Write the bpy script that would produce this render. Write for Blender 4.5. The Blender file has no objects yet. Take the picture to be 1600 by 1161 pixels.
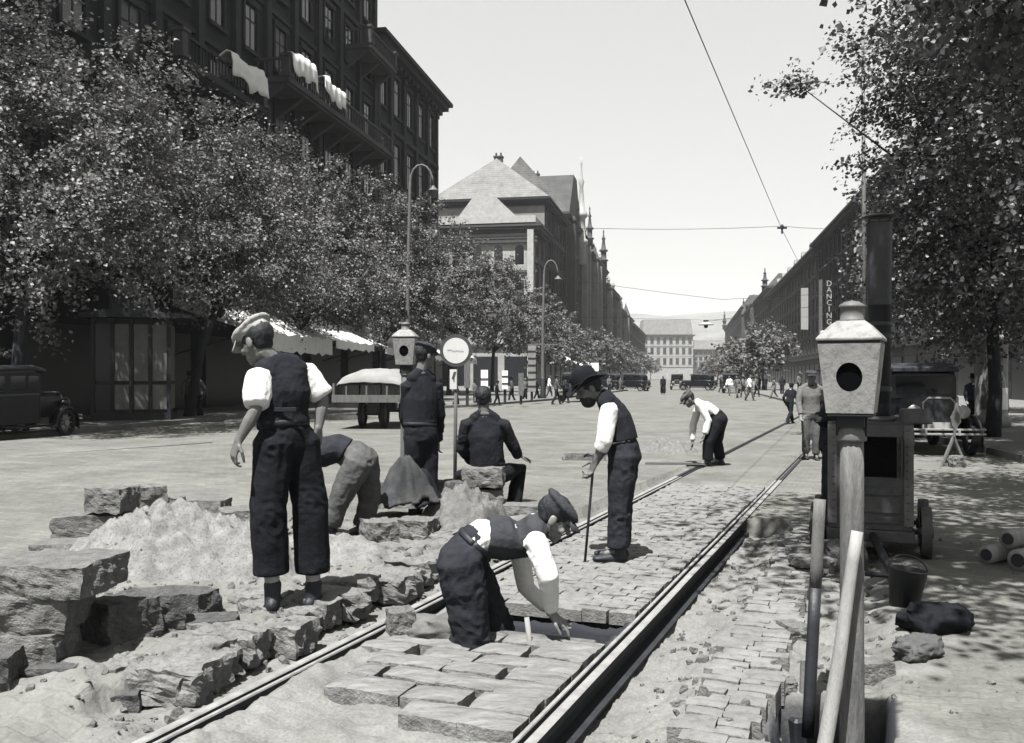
import bpy, bmesh, math, random
import numpy as np
from mathutils import Vector, Matrix, noise as mnoise
V = Vector
R = math.radians
random.seed(7)
S = bpy.context.scene
C = S.collection
F = 1450.0          # focal length in photograph pixels
H = 1.55            # eye height above the rail heads
HOR = 588.0

def at(px, py, Y):
    return V(((px - 800) * Y / F, Y, H - (py - HOR) * Y / F))
def gp(px, py, z=0.0):
    Y = F * (H - z) / (py - HOR)
    return V(((px - 800) * Y / F, Y, z))

# ------------------------------------------------------------------ camera, light, sky
cam = bpy.data.cameras.new('camera')
cam.sensor_width = 36.0
cam.lens = F / 1600 * 36
cam.clip_end = 6000
cam.clip_start = 0.05
cam.shift_y = (HOR - 580.5) / 1600
camo = bpy.data.objects.new('camera', cam)
C.objects.link(camo)
camo.location = (0, 0, H)
camo.rotation_euler = (R(90), 0, 0)
S.camera = camo

SUN = V((-0.17, -0.41, 1.0)).normalized()
sl = bpy.data.lights.new('sun', 'SUN')
sl.energy = 5.0
sl.angle = R(0.5)
sl.color = (1.0, 0.985, 0.955)
so = bpy.data.objects.new('sun', sl)
C.objects.link(so)
so.rotation_euler = (-SUN).to_track_quat('-Z', 'Y').to_euler()
so.location = (0, 0, 60)

w = bpy.data.worlds.new('World')
S.world = w
w.use_nodes = True
nt = w.node_tree
bgn = nt.nodes['Background']
sky = nt.nodes.new('ShaderNodeTexSky')
sky.sky_type = 'NISHITA'
sky.sun_disc = False
sky.sun_elevation = math.asin(SUN.z)
sky.sun_rotation = math.atan2(SUN.x, SUN.y)
sky.dust_density = 1.0
sky.air_density = 1.0
bw = nt.nodes.new('ShaderNodeRGBToBW')
tint = nt.nodes.new('ShaderNodeMix')
tint.data_type = 'RGBA'
tint.blend_type = 'MULTIPLY'
tint.inputs['Factor'].default_value = 1.0
tint.inputs['B'].default_value = (1.0, 1.0, 0.98, 1)
nt.links.new(sky.outputs[0], bw.inputs[0])
pw = nt.nodes.new('ShaderNodeMath'); pw.operation = 'POWER'; pw.inputs[1].default_value = 0.3
ml = nt.nodes.new('ShaderNodeMath'); ml.operation = 'MULTIPLY'; ml.inputs[1].default_value = 1.72
nt.links.new(bw.outputs[0], pw.inputs[0]); nt.links.new(pw.outputs[0], ml.inputs[0])
nt.links.new(ml.outputs[0], tint.inputs['A'])
nt.links.new(tint.outputs['Result'], bgn.inputs[0])
bgn.inputs[1].default_value = 0.10
S.view_settings.view_transform = 'Standard'
S.view_settings.look = 'None'
S.view_settings.exposure = 1.68
S.view_settings.gamma = 1.0
S.cycles.max_bounces = 5
S.cycles.diffuse_bounces = 2
S.cycles.glossy_bounces = 2
S.cycles.transparent_max_bounces = 8
S.cycles.use_denoising = True

# ------------------------------------------------------------------ materials (an old silver print: greys, cool in the darks)
def grey(v):
    k = min(1.0, max(0.0, (v - 0.006) / 0.04))
    return (v * (0.82 + 0.18 * k), v * (0.95 + 0.05 * k), v * (1.30 - 0.32 * k), 1)
MATS = {}
def mat(name, v, rough=0.8, scale=4.0, amp=0.35, bump=0.0, bscale=None, spec=0.3, metal=0.0, stretch=None, detail=6.0, spots=0.0, bdist=0.02, rows=0.0):
    if name in MATS:
        return MATS[name]
    m = bpy.data.materials.new(name)
    m.use_nodes = True
    n = m.node_tree.nodes; l = m.node_tree.links
    b = n['Principled BSDF']
    tc = n.new('ShaderNodeTexCoord'); src = tc.outputs['Object']
    if stretch:
        mp = n.new('ShaderNodeMapping'); mp.inputs['Scale'].default_value = stretch
        l.new(src, mp.inputs[0]); src = mp.outputs[0]
    nz = n.new('ShaderNodeTexNoise'); nz.inputs['Scale'].default_value = scale
    nz.inputs['Detail'].default_value = detail; nz.inputs['Roughness'].default_value = 0.62
    l.new(src, nz.inputs['Vector'])
    cr = n.new('ShaderNodeValToRGB')
    cr.color_ramp.elements[0].position = 0.28; cr.color_ramp.elements[1].position = 0.72
    cr.color_ramp.elements[0].color = grey(v * (1 - amp)); cr.color_ramp.elements[1].color = grey(v * (1 + amp))
    l.new(nz.outputs['Fac'], cr.inputs[0])
    col = cr.outputs[0]
    if spots:
        n2 = n.new('ShaderNodeTexNoise'); n2.inputs['Scale'].default_value = scale * 7; n2.inputs['Detail'].default_value = 3
        l.new(src, n2.inputs['Vector'])
        c2 = n.new('ShaderNodeValToRGB')
        c2.color_ramp.elements[0].position = 0.36; c2.color_ramp.elements[1].position = 0.5
        c2.color_ramp.elements[0].color = (1 - spots, 1 - spots, 1 - spots, 1); c2.color_ramp.elements[1].color = (1, 1, 1, 1)
        l.new(n2.outputs['Fac'], c2.inputs[0])
        mx = n.new('ShaderNodeMix'); mx.data_type = 'RGBA'; mx.blend_type = 'MULTIPLY'; mx.inputs['Factor'].default_value = 1
        l.new(col, mx.inputs['A']); l.new(c2.outputs[0], mx.inputs['B']); col = mx.outputs['Result']
    if rows:        # courses of tiles
        sp = n.new('ShaderNodeSeparateXYZ'); l.new(tc.outputs['Object'], sp.inputs[0])
        mm = n.new('ShaderNodeMath'); mm.operation = 'MULTIPLY'; mm.inputs[1].default_value = 1 / rows; l.new(sp.outputs[2], mm.inputs[0])
        fr = n.new('ShaderNodeMath'); fr.operation = 'FRACT'; l.new(mm.outputs[0], fr.inputs[0])
        c3 = n.new('ShaderNodeValToRGB'); c3.color_ramp.elements[0].color = (0.6, 0.6, 0.6, 1); c3.color_ramp.elements[1].position = 0.35; c3.color_ramp.elements[1].color = (1, 1, 1, 1); l.new(fr.outputs[0], c3.inputs[0])
        mx3 = n.new('ShaderNodeMix'); mx3.data_type = 'RGBA'; mx3.blend_type = 'MULTIPLY'; mx3.inputs['Factor'].default_value = 1
        l.new(col, mx3.inputs['A']); l.new(c3.outputs[0], mx3.inputs['B']); col = mx3.outputs['Result']
    l.new(col, b.inputs['Base Color'])
    b.inputs['Roughness'].default_value = rough
    b.inputs['Specular IOR Level'].default_value = spec
    b.inputs['Metallic'].default_value = metal
    if bump:
        nb = n.new('ShaderNodeTexNoise'); nb.inputs['Scale'].default_value = bscale or scale * 6
        nb.inputs['Detail'].default_value = 5; nb.inputs['Roughness'].default_value = 0.65
        l.new(src, nb.inputs['Vector'])
        bp = n.new('ShaderNodeBump'); bp.inputs['Strength'].default_value = bump; bp.inputs['Distance'].default_value = bdist
        l.new(nb.outputs['Fac'], bp.inputs['Height']); l.new(bp.outputs[0], b.inputs['Normal'])
    MATS[name] = m
    return m

# ------------------------------------------------------------------ object helpers
def tag(o, label=None, cat=None, group=None, kind=None):
    if label: o['label'] = label
    if cat: o['category'] = cat
    if group: o['group'] = group
    if kind: o['kind'] = kind
    return o
def thing(name, loc, label, cat, group=None, rz=0.0):
    o = bpy.data.objects.new(name, None)
    o.empty_display_size = 0.2
    C.objects.link(o)
    o.location = loc; o.rotation_euler = (0, 0, rz)
    return tag(o, label, cat, group)
def link(name, me, mats=(), parent=None, world=True, smooth=False):
    """links a mesh as one object; with a parent and world=True the vertices are world positions and the parent is unrotated"""
    o = bpy.data.objects.new(name, me)
    for m in (mats if isinstance(mats, (list, tuple)) else [mats]):
        me.materials.append(m)
    C.objects.link(o)
    if parent:
        o.parent = parent
        if world:
            me.transform(Matrix.Translation(-(parent_loc(parent))))
    if smooth:
        me.polygons.foreach_set('use_smooth', np.ones(len(me.polygons), dtype=bool))
    return o
def parent_loc(p):
    t = V((0, 0, 0))
    while p:
        t += p.location; p = p.parent
    return t
def copy_tree(o, parent=None):
    c = o.copy(); C.objects.link(c)
    if parent: c.parent = parent
    for ch in list(o.children):
        copy_tree(ch, c)
    return c
def npmesh(name, verts, faces, matidx=None):
    """fast mesh from numpy arrays; faces is (n,3) or (n,4)"""
    me = bpy.data.meshes.new(name)
    verts = np.asarray(verts, dtype=np.float32); faces = np.asarray(faces, dtype=np.int32)
    k = faces.shape[1]; n = len(faces)
    me.vertices.add(len(verts)); me.vertices.foreach_set('co', verts.ravel())
    me.loops.add(n * k); me.loops.foreach_set('vertex_index', faces.ravel())
    me.polygons.add(n)
    me.polygons.foreach_set('loop_start', np.arange(n, dtype=np.int32) * k)
    if matidx is not None:
        me.polygons.foreach_set('material_index', np.asarray(matidx, dtype=np.int32))
    me.update(calc_edges=True)
    me.validate()
    return me

class MB:
    def __init__(s):
        s.v = []; s.f = []; s.m = []; s.mi = 0; s.T = None
    def pt(s, p):
        p = V(p)
        s.v.append(s.T @ p if s.T else p); return len(s.v) - 1
    def face(s, ids):
        s.f.append(tuple(ids)); s.m.append(s.mi)
    def poly(s, pts):
        s.face([s.pt(p) for p in pts])
    def box(s, c, d, rot=None, taper=1.0, jit=0.0, bev=0.0):
        """box centred on c with full size d; rot is a 3x3 Matrix or z angle; taper scales the top"""
        M3 = Matrix.Rotation(rot, 3, 'Z') if isinstance(rot, (int, float)) else (rot or Matrix.Identity(3))
        c = V(c); hx, hy, hz = d[0] / 2, d[1] / 2, d[2] / 2
        def P(x, y, z):
            j = V((random.uniform(-1, 1), random.uniform(-1, 1), random.uniform(-1, 1))) * jit if jit else V((0, 0, 0))
            return s.pt(c + M3 @ (V((x, y, z)) + j))
        if bev <= 0:
            t = taper
            i = [P(-hx, -hy, -hz), P(hx, -hy, -hz), P(hx, hy, -hz), P(-hx, hy, -hz), P(-hx * t, -hy * t, hz), P(hx * t, -hy * t, hz), P(hx * t, hy * t, hz), P(-hx * t, hy * t, hz)]
            for q in ((0, 3, 2, 1), (4, 5, 6, 7), (0, 1, 5, 4), (1, 2, 6, 5), (2, 3, 7, 6), (3, 0, 4, 7)):
                s.face([i[k] for k in q])
        else:
            rings = []
            for z, e in ((-hz, bev), (-hz + bev, 0), (hz - bev, 0), (hz, bev)):
                x, y = hx - e, hy - e; b = bev * 0.8 if e == 0 else bev * 0.5
                rings.append([P(-x + b, -y, z), P(x - b, -y, z), P(x, -y + b, z), P(x, y - b, z), P(x - b, y, z), P(-x + b, y, z), P(-x, y - b, z), P(-x, -y + b, z)])
            s.face(rings[0][::-1]); s.face(rings[-1])
            for a, b in zip(rings, rings[1:]):
                for k in range(8):
                    s.face((a[k], a[(k + 1) % 8], b[(k + 1) % 8], b[k]))
    def tube(s, pts, r, n=8, cap=True, side=None):
        """tube through pts; r is a radius, a list of radii or of (rx, ry)"""
        pts = [V(p) for p in pts]
        rs = r if isinstance(r, (list, tuple)) else [r] * len(pts)
        prev = None; rings = []
        for i, p in enumerate(pts):
            t = (pts[min(i + 1, len(pts) - 1)] - pts[max(i - 1, 0)]).normalized()
            if prev is None:
                a = V(side) if side is not None else (V((0, 0, 1)) if abs(t.z) < 0.9 else V((1, 0, 0)))
            else:
                a = prev
            a = (a - t * a.dot(t))
            a = a.normalized() if a.length > 1e-6 else t.orthogonal().normalized()
            prev = a if side is None else V(side)
            b = t.cross(a)
            rx, ry = (rs[i], rs[i]) if not isinstance(rs[i], (tuple, list)) else rs[i]
            rings.append([s.pt(p + a * rx * math.cos(2 * math.pi * k / n) + b * ry * math.sin(2 * math.pi * k / n)) for k in range(n)])
        for a, b in zip(rings, rings[1:]):
            for k in range(n):
                s.face((a[k], a[(k + 1) % n], b[(k + 1) % n], b[k]))
        if cap:
            s.face(rings[0][::-1]); s.face(rings[-1])
    def capsule(s, pts, r, n=10, side=None, ends=(0.75, 0.75)):
        """tube with rounded closed ends"""
        pts = [V(p) for p in pts]
        rs = list(r) if isinstance(r, (list, tuple)) else [r] * len(pts)
        def sc(q, k): return (q[0] * k, q[1] * k) if isinstance(q, (tuple, list)) else q * k
        def mx(q): return max(q) if isinstance(q, (tuple, list)) else q
        def mn(q): return min(q) if isinstance(q, (tuple, list)) else q
        t0 = (pts[0] - pts[1]).normalized(); t1 = (pts[-1] - pts[-2]).normalized()
        P = [pts[0] + t0 * mn(rs[0]) * ends[0], pts[0] + t0 * mn(rs[0]) * ends[0] * 0.7] + pts + [pts[-1] + t1 * mn(rs[-1]) * ends[1] * 0.7, pts[-1] + t1 * mn(rs[-1]) * ends[1]]
        Q = [sc(rs[0], 0.3), sc(rs[0], 0.72)] + rs + [sc(rs[-1], 0.72), sc(rs[-1], 0.3)]
        s.tube(P, Q, n, True, side)
    def ell(s, c, ax, n=12, k=8):
        """ellipsoid with three semi-axis vectors"""
        c = V(c); rings = []
        for i in range(1, k):
            ph = math.pi * i / k
            rings.append([s.pt(c + ax[2] * math.cos(ph) + (ax[0] * math.cos(2 * math.pi * j / n) + ax[1] * math.sin(2 * math.pi * j / n)) * math.sin(ph)) for j in range(n)])
        a = s.pt(c + ax[2]); b = s.pt(c - ax[2])
        for j in range(n):
            s.face((a, rings[0][j], rings[0][(j + 1) % n])); s.face((b, rings[-1][(j + 1) % n], rings[-1][j]))
        for q, t in zip(rings, rings[1:]):
            for j in range(n):
                s.face((q[j], t[j], t[(j + 1) % n], q[(j + 1) % n]))
    def lathe(s, prof, c=(0, 0, 0), n=20, sx=1.0, sy=1.0, axis=None, cap=True):
        c = V(c); rings = []
        M3 = V((0, 0, 1)).rotation_difference(V(axis)).to_matrix() if axis is not None else Matrix.Identity(3)
        for r, z in prof:
            rings.append([s.pt(c + M3 @ V((r * sx * math.cos(2 * math.pi * k / n), r * sy * math.sin(2 * math.pi * k / n), z))) for k in range(n)])
        for a, b in zip(rings, rings[1:]):
            for k in range(n):
                s.face((a[k], a[(k + 1) % n], b[(k + 1) % n], b[k]))
        if cap:
            s.face(rings[0][::-1]); s.face(rings[-1])
    def prism(s, poly, a, b):
        """polygon (list of 3D points) swept from offset a to offset b"""
        a = V(a); b = V(b)
        i = [s.pt(V(p) + a) for p in poly]; j = [s.pt(V(p) + b) for p in poly]; n = len(poly)
        s.face(i[::-1]); s.face(j)
        for k in range(n):
            s.face((i[k], i[(k + 1) % n], j[(k + 1) % n], j[k]))
    def mesh(s, name):
        me = bpy.data.meshes.new(name)
        me.from_pydata([tuple(p) for p in s.v], [], s.f)
        me.polygons.foreach_set('material_index', s.m)
        bm = bmesh.new(); bm.from_mesh(me)
        bmesh.ops.recalc_face_normals(bm, faces=bm.faces)
        bm.to_mesh(me); bm.free()
        return me
    def build(s, name, mats, parent=None, world=True, smooth=False, bevel=0.0):
        me = s.mesh(name)
        o = link(name, me, mats, parent, world, smooth)
        if bevel:
            b = o.modifiers.new('bevel', 'BEVEL'); b.width = bevel; b.segments = 2; b.limit_method = 'ANGLE'; b.angle_limit = R(40)
        return o

# ------------------------------------------------------------------ numpy noise
def _hash(ix, iy, seed):
    h = (ix.astype(np.int64) * 374761393 + iy.astype(np.int64) * 668265263 + seed * 982451653) & 0xffffffff
    h = ((h ^ (h >> 13)) * 1274126177) & 0xffffffff
    return ((h ^ (h >> 16)) & 0xffff) / 65535.0
def vnoise(x, y, seed=0):
    ix = np.floor(x); iy = np.floor(y); fx = x - ix; fy = y - iy
    fx = fx * fx * (3 - 2 * fx); fy = fy * fy * (3 - 2 * fy)
    a = _hash(ix, iy, seed); b = _hash(ix + 1, iy, seed); c = _hash(ix, iy + 1, seed); d = _hash(ix + 1, iy + 1, seed)
    return (a * (1 - fx) + b * fx) * (1 - fy) + (c * (1 - fx) + d * fx) * fy - 0.5
def fbm(x, y, seed=0, oct=4, gain=0.5):
    t = 0; a = 1.0
    for o in range(oct):
        t = t + a * vnoise(x, y, seed + o); x = x * 2.03 + 11.3; y = y * 2.03 + 7.1; a *= gain
    return t
def sst(e0, e1, x):
    t = np.clip((x - e0) / (e1 - e0), 0, 1); return t * t * (3 - 2 * t)

def remesh(mb, voxel, smooth=3, sfac=0.5):
    """melts the overlapping closed pieces of a builder into one continuous skin; returns a mesh"""
    me = mb.mesh('tmp')
    o = bpy.data.objects.new('tmp', me); C.objects.link(o)
    md = o.modifiers.new('r', 'REMESH'); md.mode = 'VOXEL'; md.voxel_size = voxel; md.adaptivity = 0
    if smooth:
        sm = o.modifiers.new('s', 'SMOOTH'); sm.iterations = smooth; sm.factor = sfac
    dg = bpy.context.evaluated_depsgraph_get()
    dg.update()
    out = bpy.data.meshes.new_from_object(o.evaluated_get(dg))
    bpy.data.objects.remove(o); bpy.data.meshes.remove(me)
    return out
# ------------------------------------------------------------------ the tram track frame: u across the rails, v along them
TH = math.atan(0.396)
TO = (-0.145, 5.455)
TD = (math.sin(TH), math.cos(TH)); TR = (math.cos(TH), -math.sin(TH))
def tw(u, v, z=0.0):
    return V((TO[0] + u * TR[0] + v * TD[0], TO[1] + u * TR[1] + v * TD[1], z))
def tuv(x, y):
    dx, dy = x - TO[0], y - TO[1]
    return dx * TR[0] + dy * TR[1], dx * TD[0] + dy * TD[1]
TROT = -TH     # z rotation that lays a local x axis along u

def saw(v, pitch, seed):
    k = np.floor(v / pitch)
    return _hash(k, k * 0 + 3, seed) - 0.5
def ground_h(u, v):
    u = np.asarray(u, dtype=float); v = np.asarray(v, dtype=float)
    far = 1 - sst(4, 16, v)
    zl = 0.11 * far
    zl = zl * sst(-2.3, -1.35, v) 
    z = np.where(u < -0.9, zl, 0.0)
    rough_near = (1 - sst(7, 13, np.abs(v))) * (1 - sst(3.5, 6, np.abs(u)))
    # churned earth left of the rails
    mess = sst(-3.3, -2.4, u) * (1 - sst(-1.06, -1.0, u)) * (1 - sst(2.5, 5, v))
    z = z + mess * (fbm(u * 3.1, v * 3.1, 5) * 0.10 + fbm(u * 11, v * 11, 15, 3) * 0.035)
    # dug strip left of the left rail, its edge broken block by block
    eL = -1.24 + saw(v, 0.27, 1) * 0.10 + saw(v + 0.09, 0.11, 2) * 0.05 + fbm(u * 14, v * 14, 4, 2) * 0.04
    inL = sst(-0.02, 0.03, u - eL) * (1 - sst(-0.70, -0.66, u)) * (1 - sst(3.4, 4.3, v)) * sst(-2.1, -1.5, v)
    fl = -0.05 + fbm(u * 6, v * 6, 21) * 0.03 + fbm(u * 22, v * 22, 23, 2) * 0.014
    fl = np.where(u > -0.83, -0.09 + fbm(u * 9, v * 9, 3) * 0.02, fl)
    z = z * (1 - inL) + fl * inL
    # between the rails
    mid = sst(-0.72, -0.66, u) * (1 - sst(0.66, 0.72, u)) * (1 - sst(8.2, 8.5, v))
    fm = -0.075 + fbm(u * 5, v * 5, 31) * 0.05 + fbm(u * 19, v * 19, 33, 3) * 0.02
    pit = sst(-0.62, -0.58, u) * (1 - sst(0.56, 0.60, u)) * sst(0.27, 0.31, v) * (1 - sst(0.86, 0.92, v))
    fm = fm + 0.055 * (1 - sst(-0.62, -0.42, u + 0.12 * fbm(v * 5, u * 3, 77, 3))) * (1 - sst(0.0, 0.2, v))
    fm = fm - pit * 0.60
    fm = np.where(v > 0.9, fm - 0.05, fm)
    z = z * (1 - mid) + fm * mid
    # dug strip right of the right rail
    eR = 1.29 + saw(v, 0.105, 6) * 0.05
    inR = sst(0.66, 0.70, u) * (1 - sst(-0.02, 0.02, u - eR)) * (1 - sst(5.30, 5.36, v))
    fr = -0.19 + fbm(u * 3.2, v * 3.2, 41) * 0.06 + fbm(u * 15, v * 15, 43, 3) * 0.03 + 0.07 * sst(0.95, 1.3, u)
    z = z * (1 - inR) + fr * inR
    # under the right-hand sett patch and the broken strip beyond it
    inP = sst(-0.02, 0.02, u - eR) * (1 - sst(1.62, 1.66, u)) * (1 - sst(5.2, 5.3, v))
    z = z * (1 - inP) - 0.10 * inP
    inB = sst(1.60, 1.64, u) * (1 - sst(2.05, 2.3, u)) * (1 - sst(4.6, 5.6, v))
    z = z + inB * (-0.06 + fbm(u * 5, v * 5, 51) * 0.07 + fbm(u * 17, v * 17, 53, 3) * 0.03)
    hole = sst(1.66, 1.72, u + 0.05 * fbm(v * 6, u * 6, 8)) * (1 - sst(2.12, 2.20, u)) * sst(-1.02, -0.93, v + 0.3 * (u - 1.7)) * (1 - sst(-0.18, -0.08, v))
    z = z - hole * 0.55
    hump = np.exp(-((u - 1.85) / 0.42) ** 2 - ((v + 1.55) / 0.33) ** 2)
    z = z + 0.10 * hump * (1 - hole)
    # the open road: long soft unevenness
    z = z + rough_near * (fbm(u * 1.3, v * 1.3, 61, 3) * 0.03 + fbm(u * 9, v * 9, 63, 3) * 0.008) * (1 - mid)
    z = np.where((np.abs(u) > 0.63) & (np.abs(u) < 0.86) & (v > 4.0), np.minimum(z, -0.016), z)
    z = np.where(u > 2.2, z + 0.012 * fbm(u * 2.1, v * 2.1, 71), z)
    return z
def gz(p):
    u, v = tuv(p[0], p[1])
    if (abs(u) < 0.7 and 0.9 < v < 8.4) or (1.27 < u < 1.65 and -2.3 < v < 5.3): return 0.0      # paved with blocks
    return float(ground_h(np.array([u]), np.array([v]))[0])
def on(px, py, dz=0.0):
    """ground point seen at a pixel (marches to the uneven ground)"""
    z = 0.0
    for _ in range(12):
        p = gp(px, py, z); z = 0.5 * z + 0.5 * gz(p)
    p.z = gz(p) + dz
    return p

def axis(lo, hi, d, far_lo, far_hi, grow=1.16, extra=()):
    a = list(np.arange(lo, hi + d / 2, d)) + list(extra)
    s = d; x = hi
    while x < far_hi:
        s *= grow; x += s; a.append(x)
    s = d; x = lo
    while x > far_lo:
        s *= grow; x -= s; a.append(x)
    return np.array(sorted(a))
us = axis(-3.6, 2.7, 0.024, -1500, 1500, 1.12)
vs = axis(-2.6, 6.0, 0.026, -60, 2600, 1.05)
UU, VV = np.meshgrid(us, vs)
ZZ = ground_h(UU, VV)
gx = TO[0] + UU * TR[0] + VV * TD[0]; gy = TO[1] + UU * TR[1] + VV * TD[1]
nu, nv = len(us), len(vs)
idx = np.arange(nu * nv).reshape(nv, nu)
fc = np.stack([idx[:-1, :-1], idx[:-1, 1:], idx[1:, 1:], idx[1:, :-1]], -1).reshape(-1, 4)
gm = npmesh('road', np.stack([gx, gy, ZZ], -1).reshape(-1, 3), fc)
uvl = gm.uv_layers.new(name='track')
li = np.empty(len(gm.loops), dtype=np.int32); gm.loops.foreach_get('vertex_index', li)
uvs = np.stack([UU.ravel(), VV.ravel()], -1)[li]
uvl.data.foreach_set('uv', uvs.astype(np.float32).ravel())
ca = gm.color_attributes.new('dirt_shade', 'FLOAT_COLOR', 'POINT')     # where the paving is lifted: bare sand (red); painted shade of pit and hole (green)
Uf, Vf = UU.ravel(), VV.ravel()
d = np.zeros_like(Uf)
d = np.maximum(d, sst(-1.10, -1.02, Uf + 0.05 * fbm(Uf * 8, Vf * 8, 2)) * (1 - sst(-0.70, -0.66, Uf)) * (1 - sst(3.2, 4.4, Vf)))
d = np.maximum(d, 0.55 * sst(-3.2, -2.2, Uf + fbm(Uf * 2, Vf * 2, 9)) * (1 - sst(-1.06, -1.0, Uf)) * (1 - sst(1.5, 4, Vf)))
d = np.maximum(d, sst(-0.72, -0.66, Uf) * (1 - sst(0.66, 0.72, Uf)) * (1 - sst(8.2, 8.5, Vf)))
d = np.maximum(d, sst(0.66, 0.72, Uf) * (1 - sst(1.9, 2.4, Uf + fbm(Uf * 3, Vf * 3, 19))) * (1 - sst(5.0, 5.5, Vf)))
d = np.maximum(d, 0.8 * np.exp(-((Uf - 1.85) / 0.5) ** 2 - ((Vf + 1.6) / 0.45) ** 2))
dug_shade = sst(-0.66, -0.6, Uf) * (1 - sst(0.62, 0.66, Uf)) * sst(0.26, 0.31, Vf) * (1 - sst(0.96, 1.0, Vf))        # shade of the pit painted into the ground colour
dug_shade = np.maximum(dug_shade, sst(1.60, 1.70, Uf) * (1 - sst(2.2, 2.28, Uf)) * sst(-1.02, -0.94, Vf + 0.3 * (Uf - 1.7)) * (1 - sst(-0.14, -0.05, Vf)) * (ZZ.ravel() < -0.02))  # the same painted shade inside the square hole
buf = np.stack([d, dug_shade, d, np.ones_like(d)], -1).astype(np.float32)
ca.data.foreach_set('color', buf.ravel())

def road_material():
    m = bpy.data.materials.new('road_paving'); m.use_nodes = True
    n = m.node_tree.nodes; l = m.node_tree.links; b = n['Principled BSDF']
    uv = n.new('ShaderNodeUVMap'); uv.uv_map = 'track'
    at_ = n.new('ShaderNodeAttribute'); at_.attribute_name = 'dirt_shade'
    obj = n.new('ShaderNodeTexCoord').outputs['Object']
    def noise(sc, det=6, ro=0.6, src=None, st=None):
        q = n.new('ShaderNodeTexNoise'); q.inputs['Scale'].default_value = sc; q.inputs['Detail'].default_value = det; q.inputs['Roughness'].default_value = ro
        s = src or uv.outputs[0]
        if st:
            mp = n.new('ShaderNodeMapping'); mp.inputs['Scale'].default_value = st; l.new(s, mp.inputs[0]); s = mp.outputs[0]
        l.new(s, q.inputs['Vector']); return q.outputs['Fac']
    def ramp(f, a, b_, p0=0.3, p1=0.7):
        q = n.new('ShaderNodeValToRGB'); q.color_ramp.elements[0].position = p0; q.color_ramp.elements[1].position = p1
        q.color_ramp.elements[0].color = grey(a); q.color_ramp.elements[1].color = grey(b_); l.new(f, q.inputs[0]); return q.outputs[0]
    def mix(a, b_, f, mode='MIX'):
        q = n.new('ShaderNodeMix'); q.data_type = 'RGBA'; q.blend_type = mode
        if isinstance(f, float): q.inputs['Factor'].default_value = f
        else: l.new(f, q.inputs['Factor'])
        l.new(a, q.inputs['A']); l.new(b_, q.inputs['B']); return q.outputs['Result']
    br = n.new('ShaderNodeTexBrick'); br.inputs['Scale'].default_value = 1.0
    br.inputs['Brick Width'].default_value = 0.17; br.inputs['Row Height'].default_value = 0.105; br.inputs['Mortar Size'].default_value = 0.008
    br.inputs['Mortar Smooth'].default_value = 0.6
    br.inputs['Color1'].default_value = (0.80, 0.80, 0.80, 1); br.inputs['Color2'].default_value = (1.1, 1.1, 1.1, 1); br.inputs['Mortar'].default_value = (0.66, 0.66, 0.66, 1)
    # wobble so the rows are never ruled lines
    wn = n.new('ShaderNodeTexNoise'); wn.inputs['Scale'].default_value = 1.7; wn.inputs['Detail'].default_value = 2; l.new(uv.outputs[0], wn.inputs['Vector'])
    vm = n.new('ShaderNodeVectorMath'); vm.operation = 'MULTIPLY_ADD'; vm.inputs[1].default_value = (0.10, 0.10, 0); l.new(wn.outputs['Color'], vm.inputs[0]); l.new(uv.outputs[0], vm.inputs[2])
    l.new(vm.outputs[0], br.inputs['Vector'])
    big = ramp(noise(0.35, 5), 0.084, 0.113)
    fine = ramp(noise(26, 4, 0.7, obj), 0.72, 1.28, 0.25, 0.75)
    sx_ = n.new('ShaderNodeSeparateXYZ'); l.new(uv.outputs[0], sx_.inputs[0])
    mr = n.new('ShaderNodeMapRange'); mr.inputs['From Min'].default_value = 1.8; mr.inputs['From Max'].default_value = 3.0; mr.inputs['To Min'].default_value = 0.62; mr.inputs['To Max'].default_value = 0.22; l.new(sx_.outputs[0], mr.inputs[0])
    col = mix(big, br.outputs['Color'], mr.outputs[0], 'MULTIPLY')
    stain = ramp(noise(0.9, 6, 0.75), 0.72, 1.12, 0.34, 0.60); col = mix(col, stain, 1.0, 'MULTIPLY')
    col = mix(col, fine, 1.0, 'MULTIPLY')
    mark = ramp(noise(2.2, 5, 0.7, st=(0.6, 1.2, 1)), 0.84, 1.10, 0.32, 0.6)
    col = mix(col, mark, 1.0, 'MULTIPLY')
    sand = ramp(noise(3.0, 8, 0.72, obj), 0.086, 0.150, 0.28, 0.72)
    sf = ramp(noise(60, 3, 0.7, obj), 0.70, 1.25, 0.25, 0.75)
    sand = mix(sand, sf, 1.0, 'MULTIPLY')
    sc_ = n.new('ShaderNodeSeparateColor'); l.new(at_.outputs['Color'], sc_.inputs[0])
    col = mix(col, sand, sc_.outputs[0])
    shade_col = n.new('ShaderNodeRGB'); shade_col.outputs[0].default_value = grey(0.014); col = mix(col, shade_col.outputs[0], sc_.outputs[1])  # near-black tone that paints the shade of pit and hole
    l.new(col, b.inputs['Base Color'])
    b.inputs['Roughness'].default_value = 0.85; b.inputs['Specular IOR Level'].default_value = 0.25
    h1 = noise(38, 5, 0.7, obj)
    add = n.new('ShaderNodeMath'); add.operation = 'MULTIPLY_ADD'; add.inputs[1].default_value = 0.5; l.new(h1, add.inputs[0]); l.new(br.outputs['Fac'], add.inputs[2])
    nd = n.new('ShaderNodeMath'); nd.operation = 'MULTIPLY_ADD'; nd.inputs[1].default_value = 0.9; nd.inputs[2].default_value = -0.9; l.new(at_.outputs['Fac'], nd.inputs[0])
    nd2 = n.new('ShaderNodeMath'); nd2.operation = 'MULTIPLY'; l.new(nd.outputs[0], nd2.inputs[0]); l.new(mr.outputs[0], nd2.inputs[1])
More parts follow.
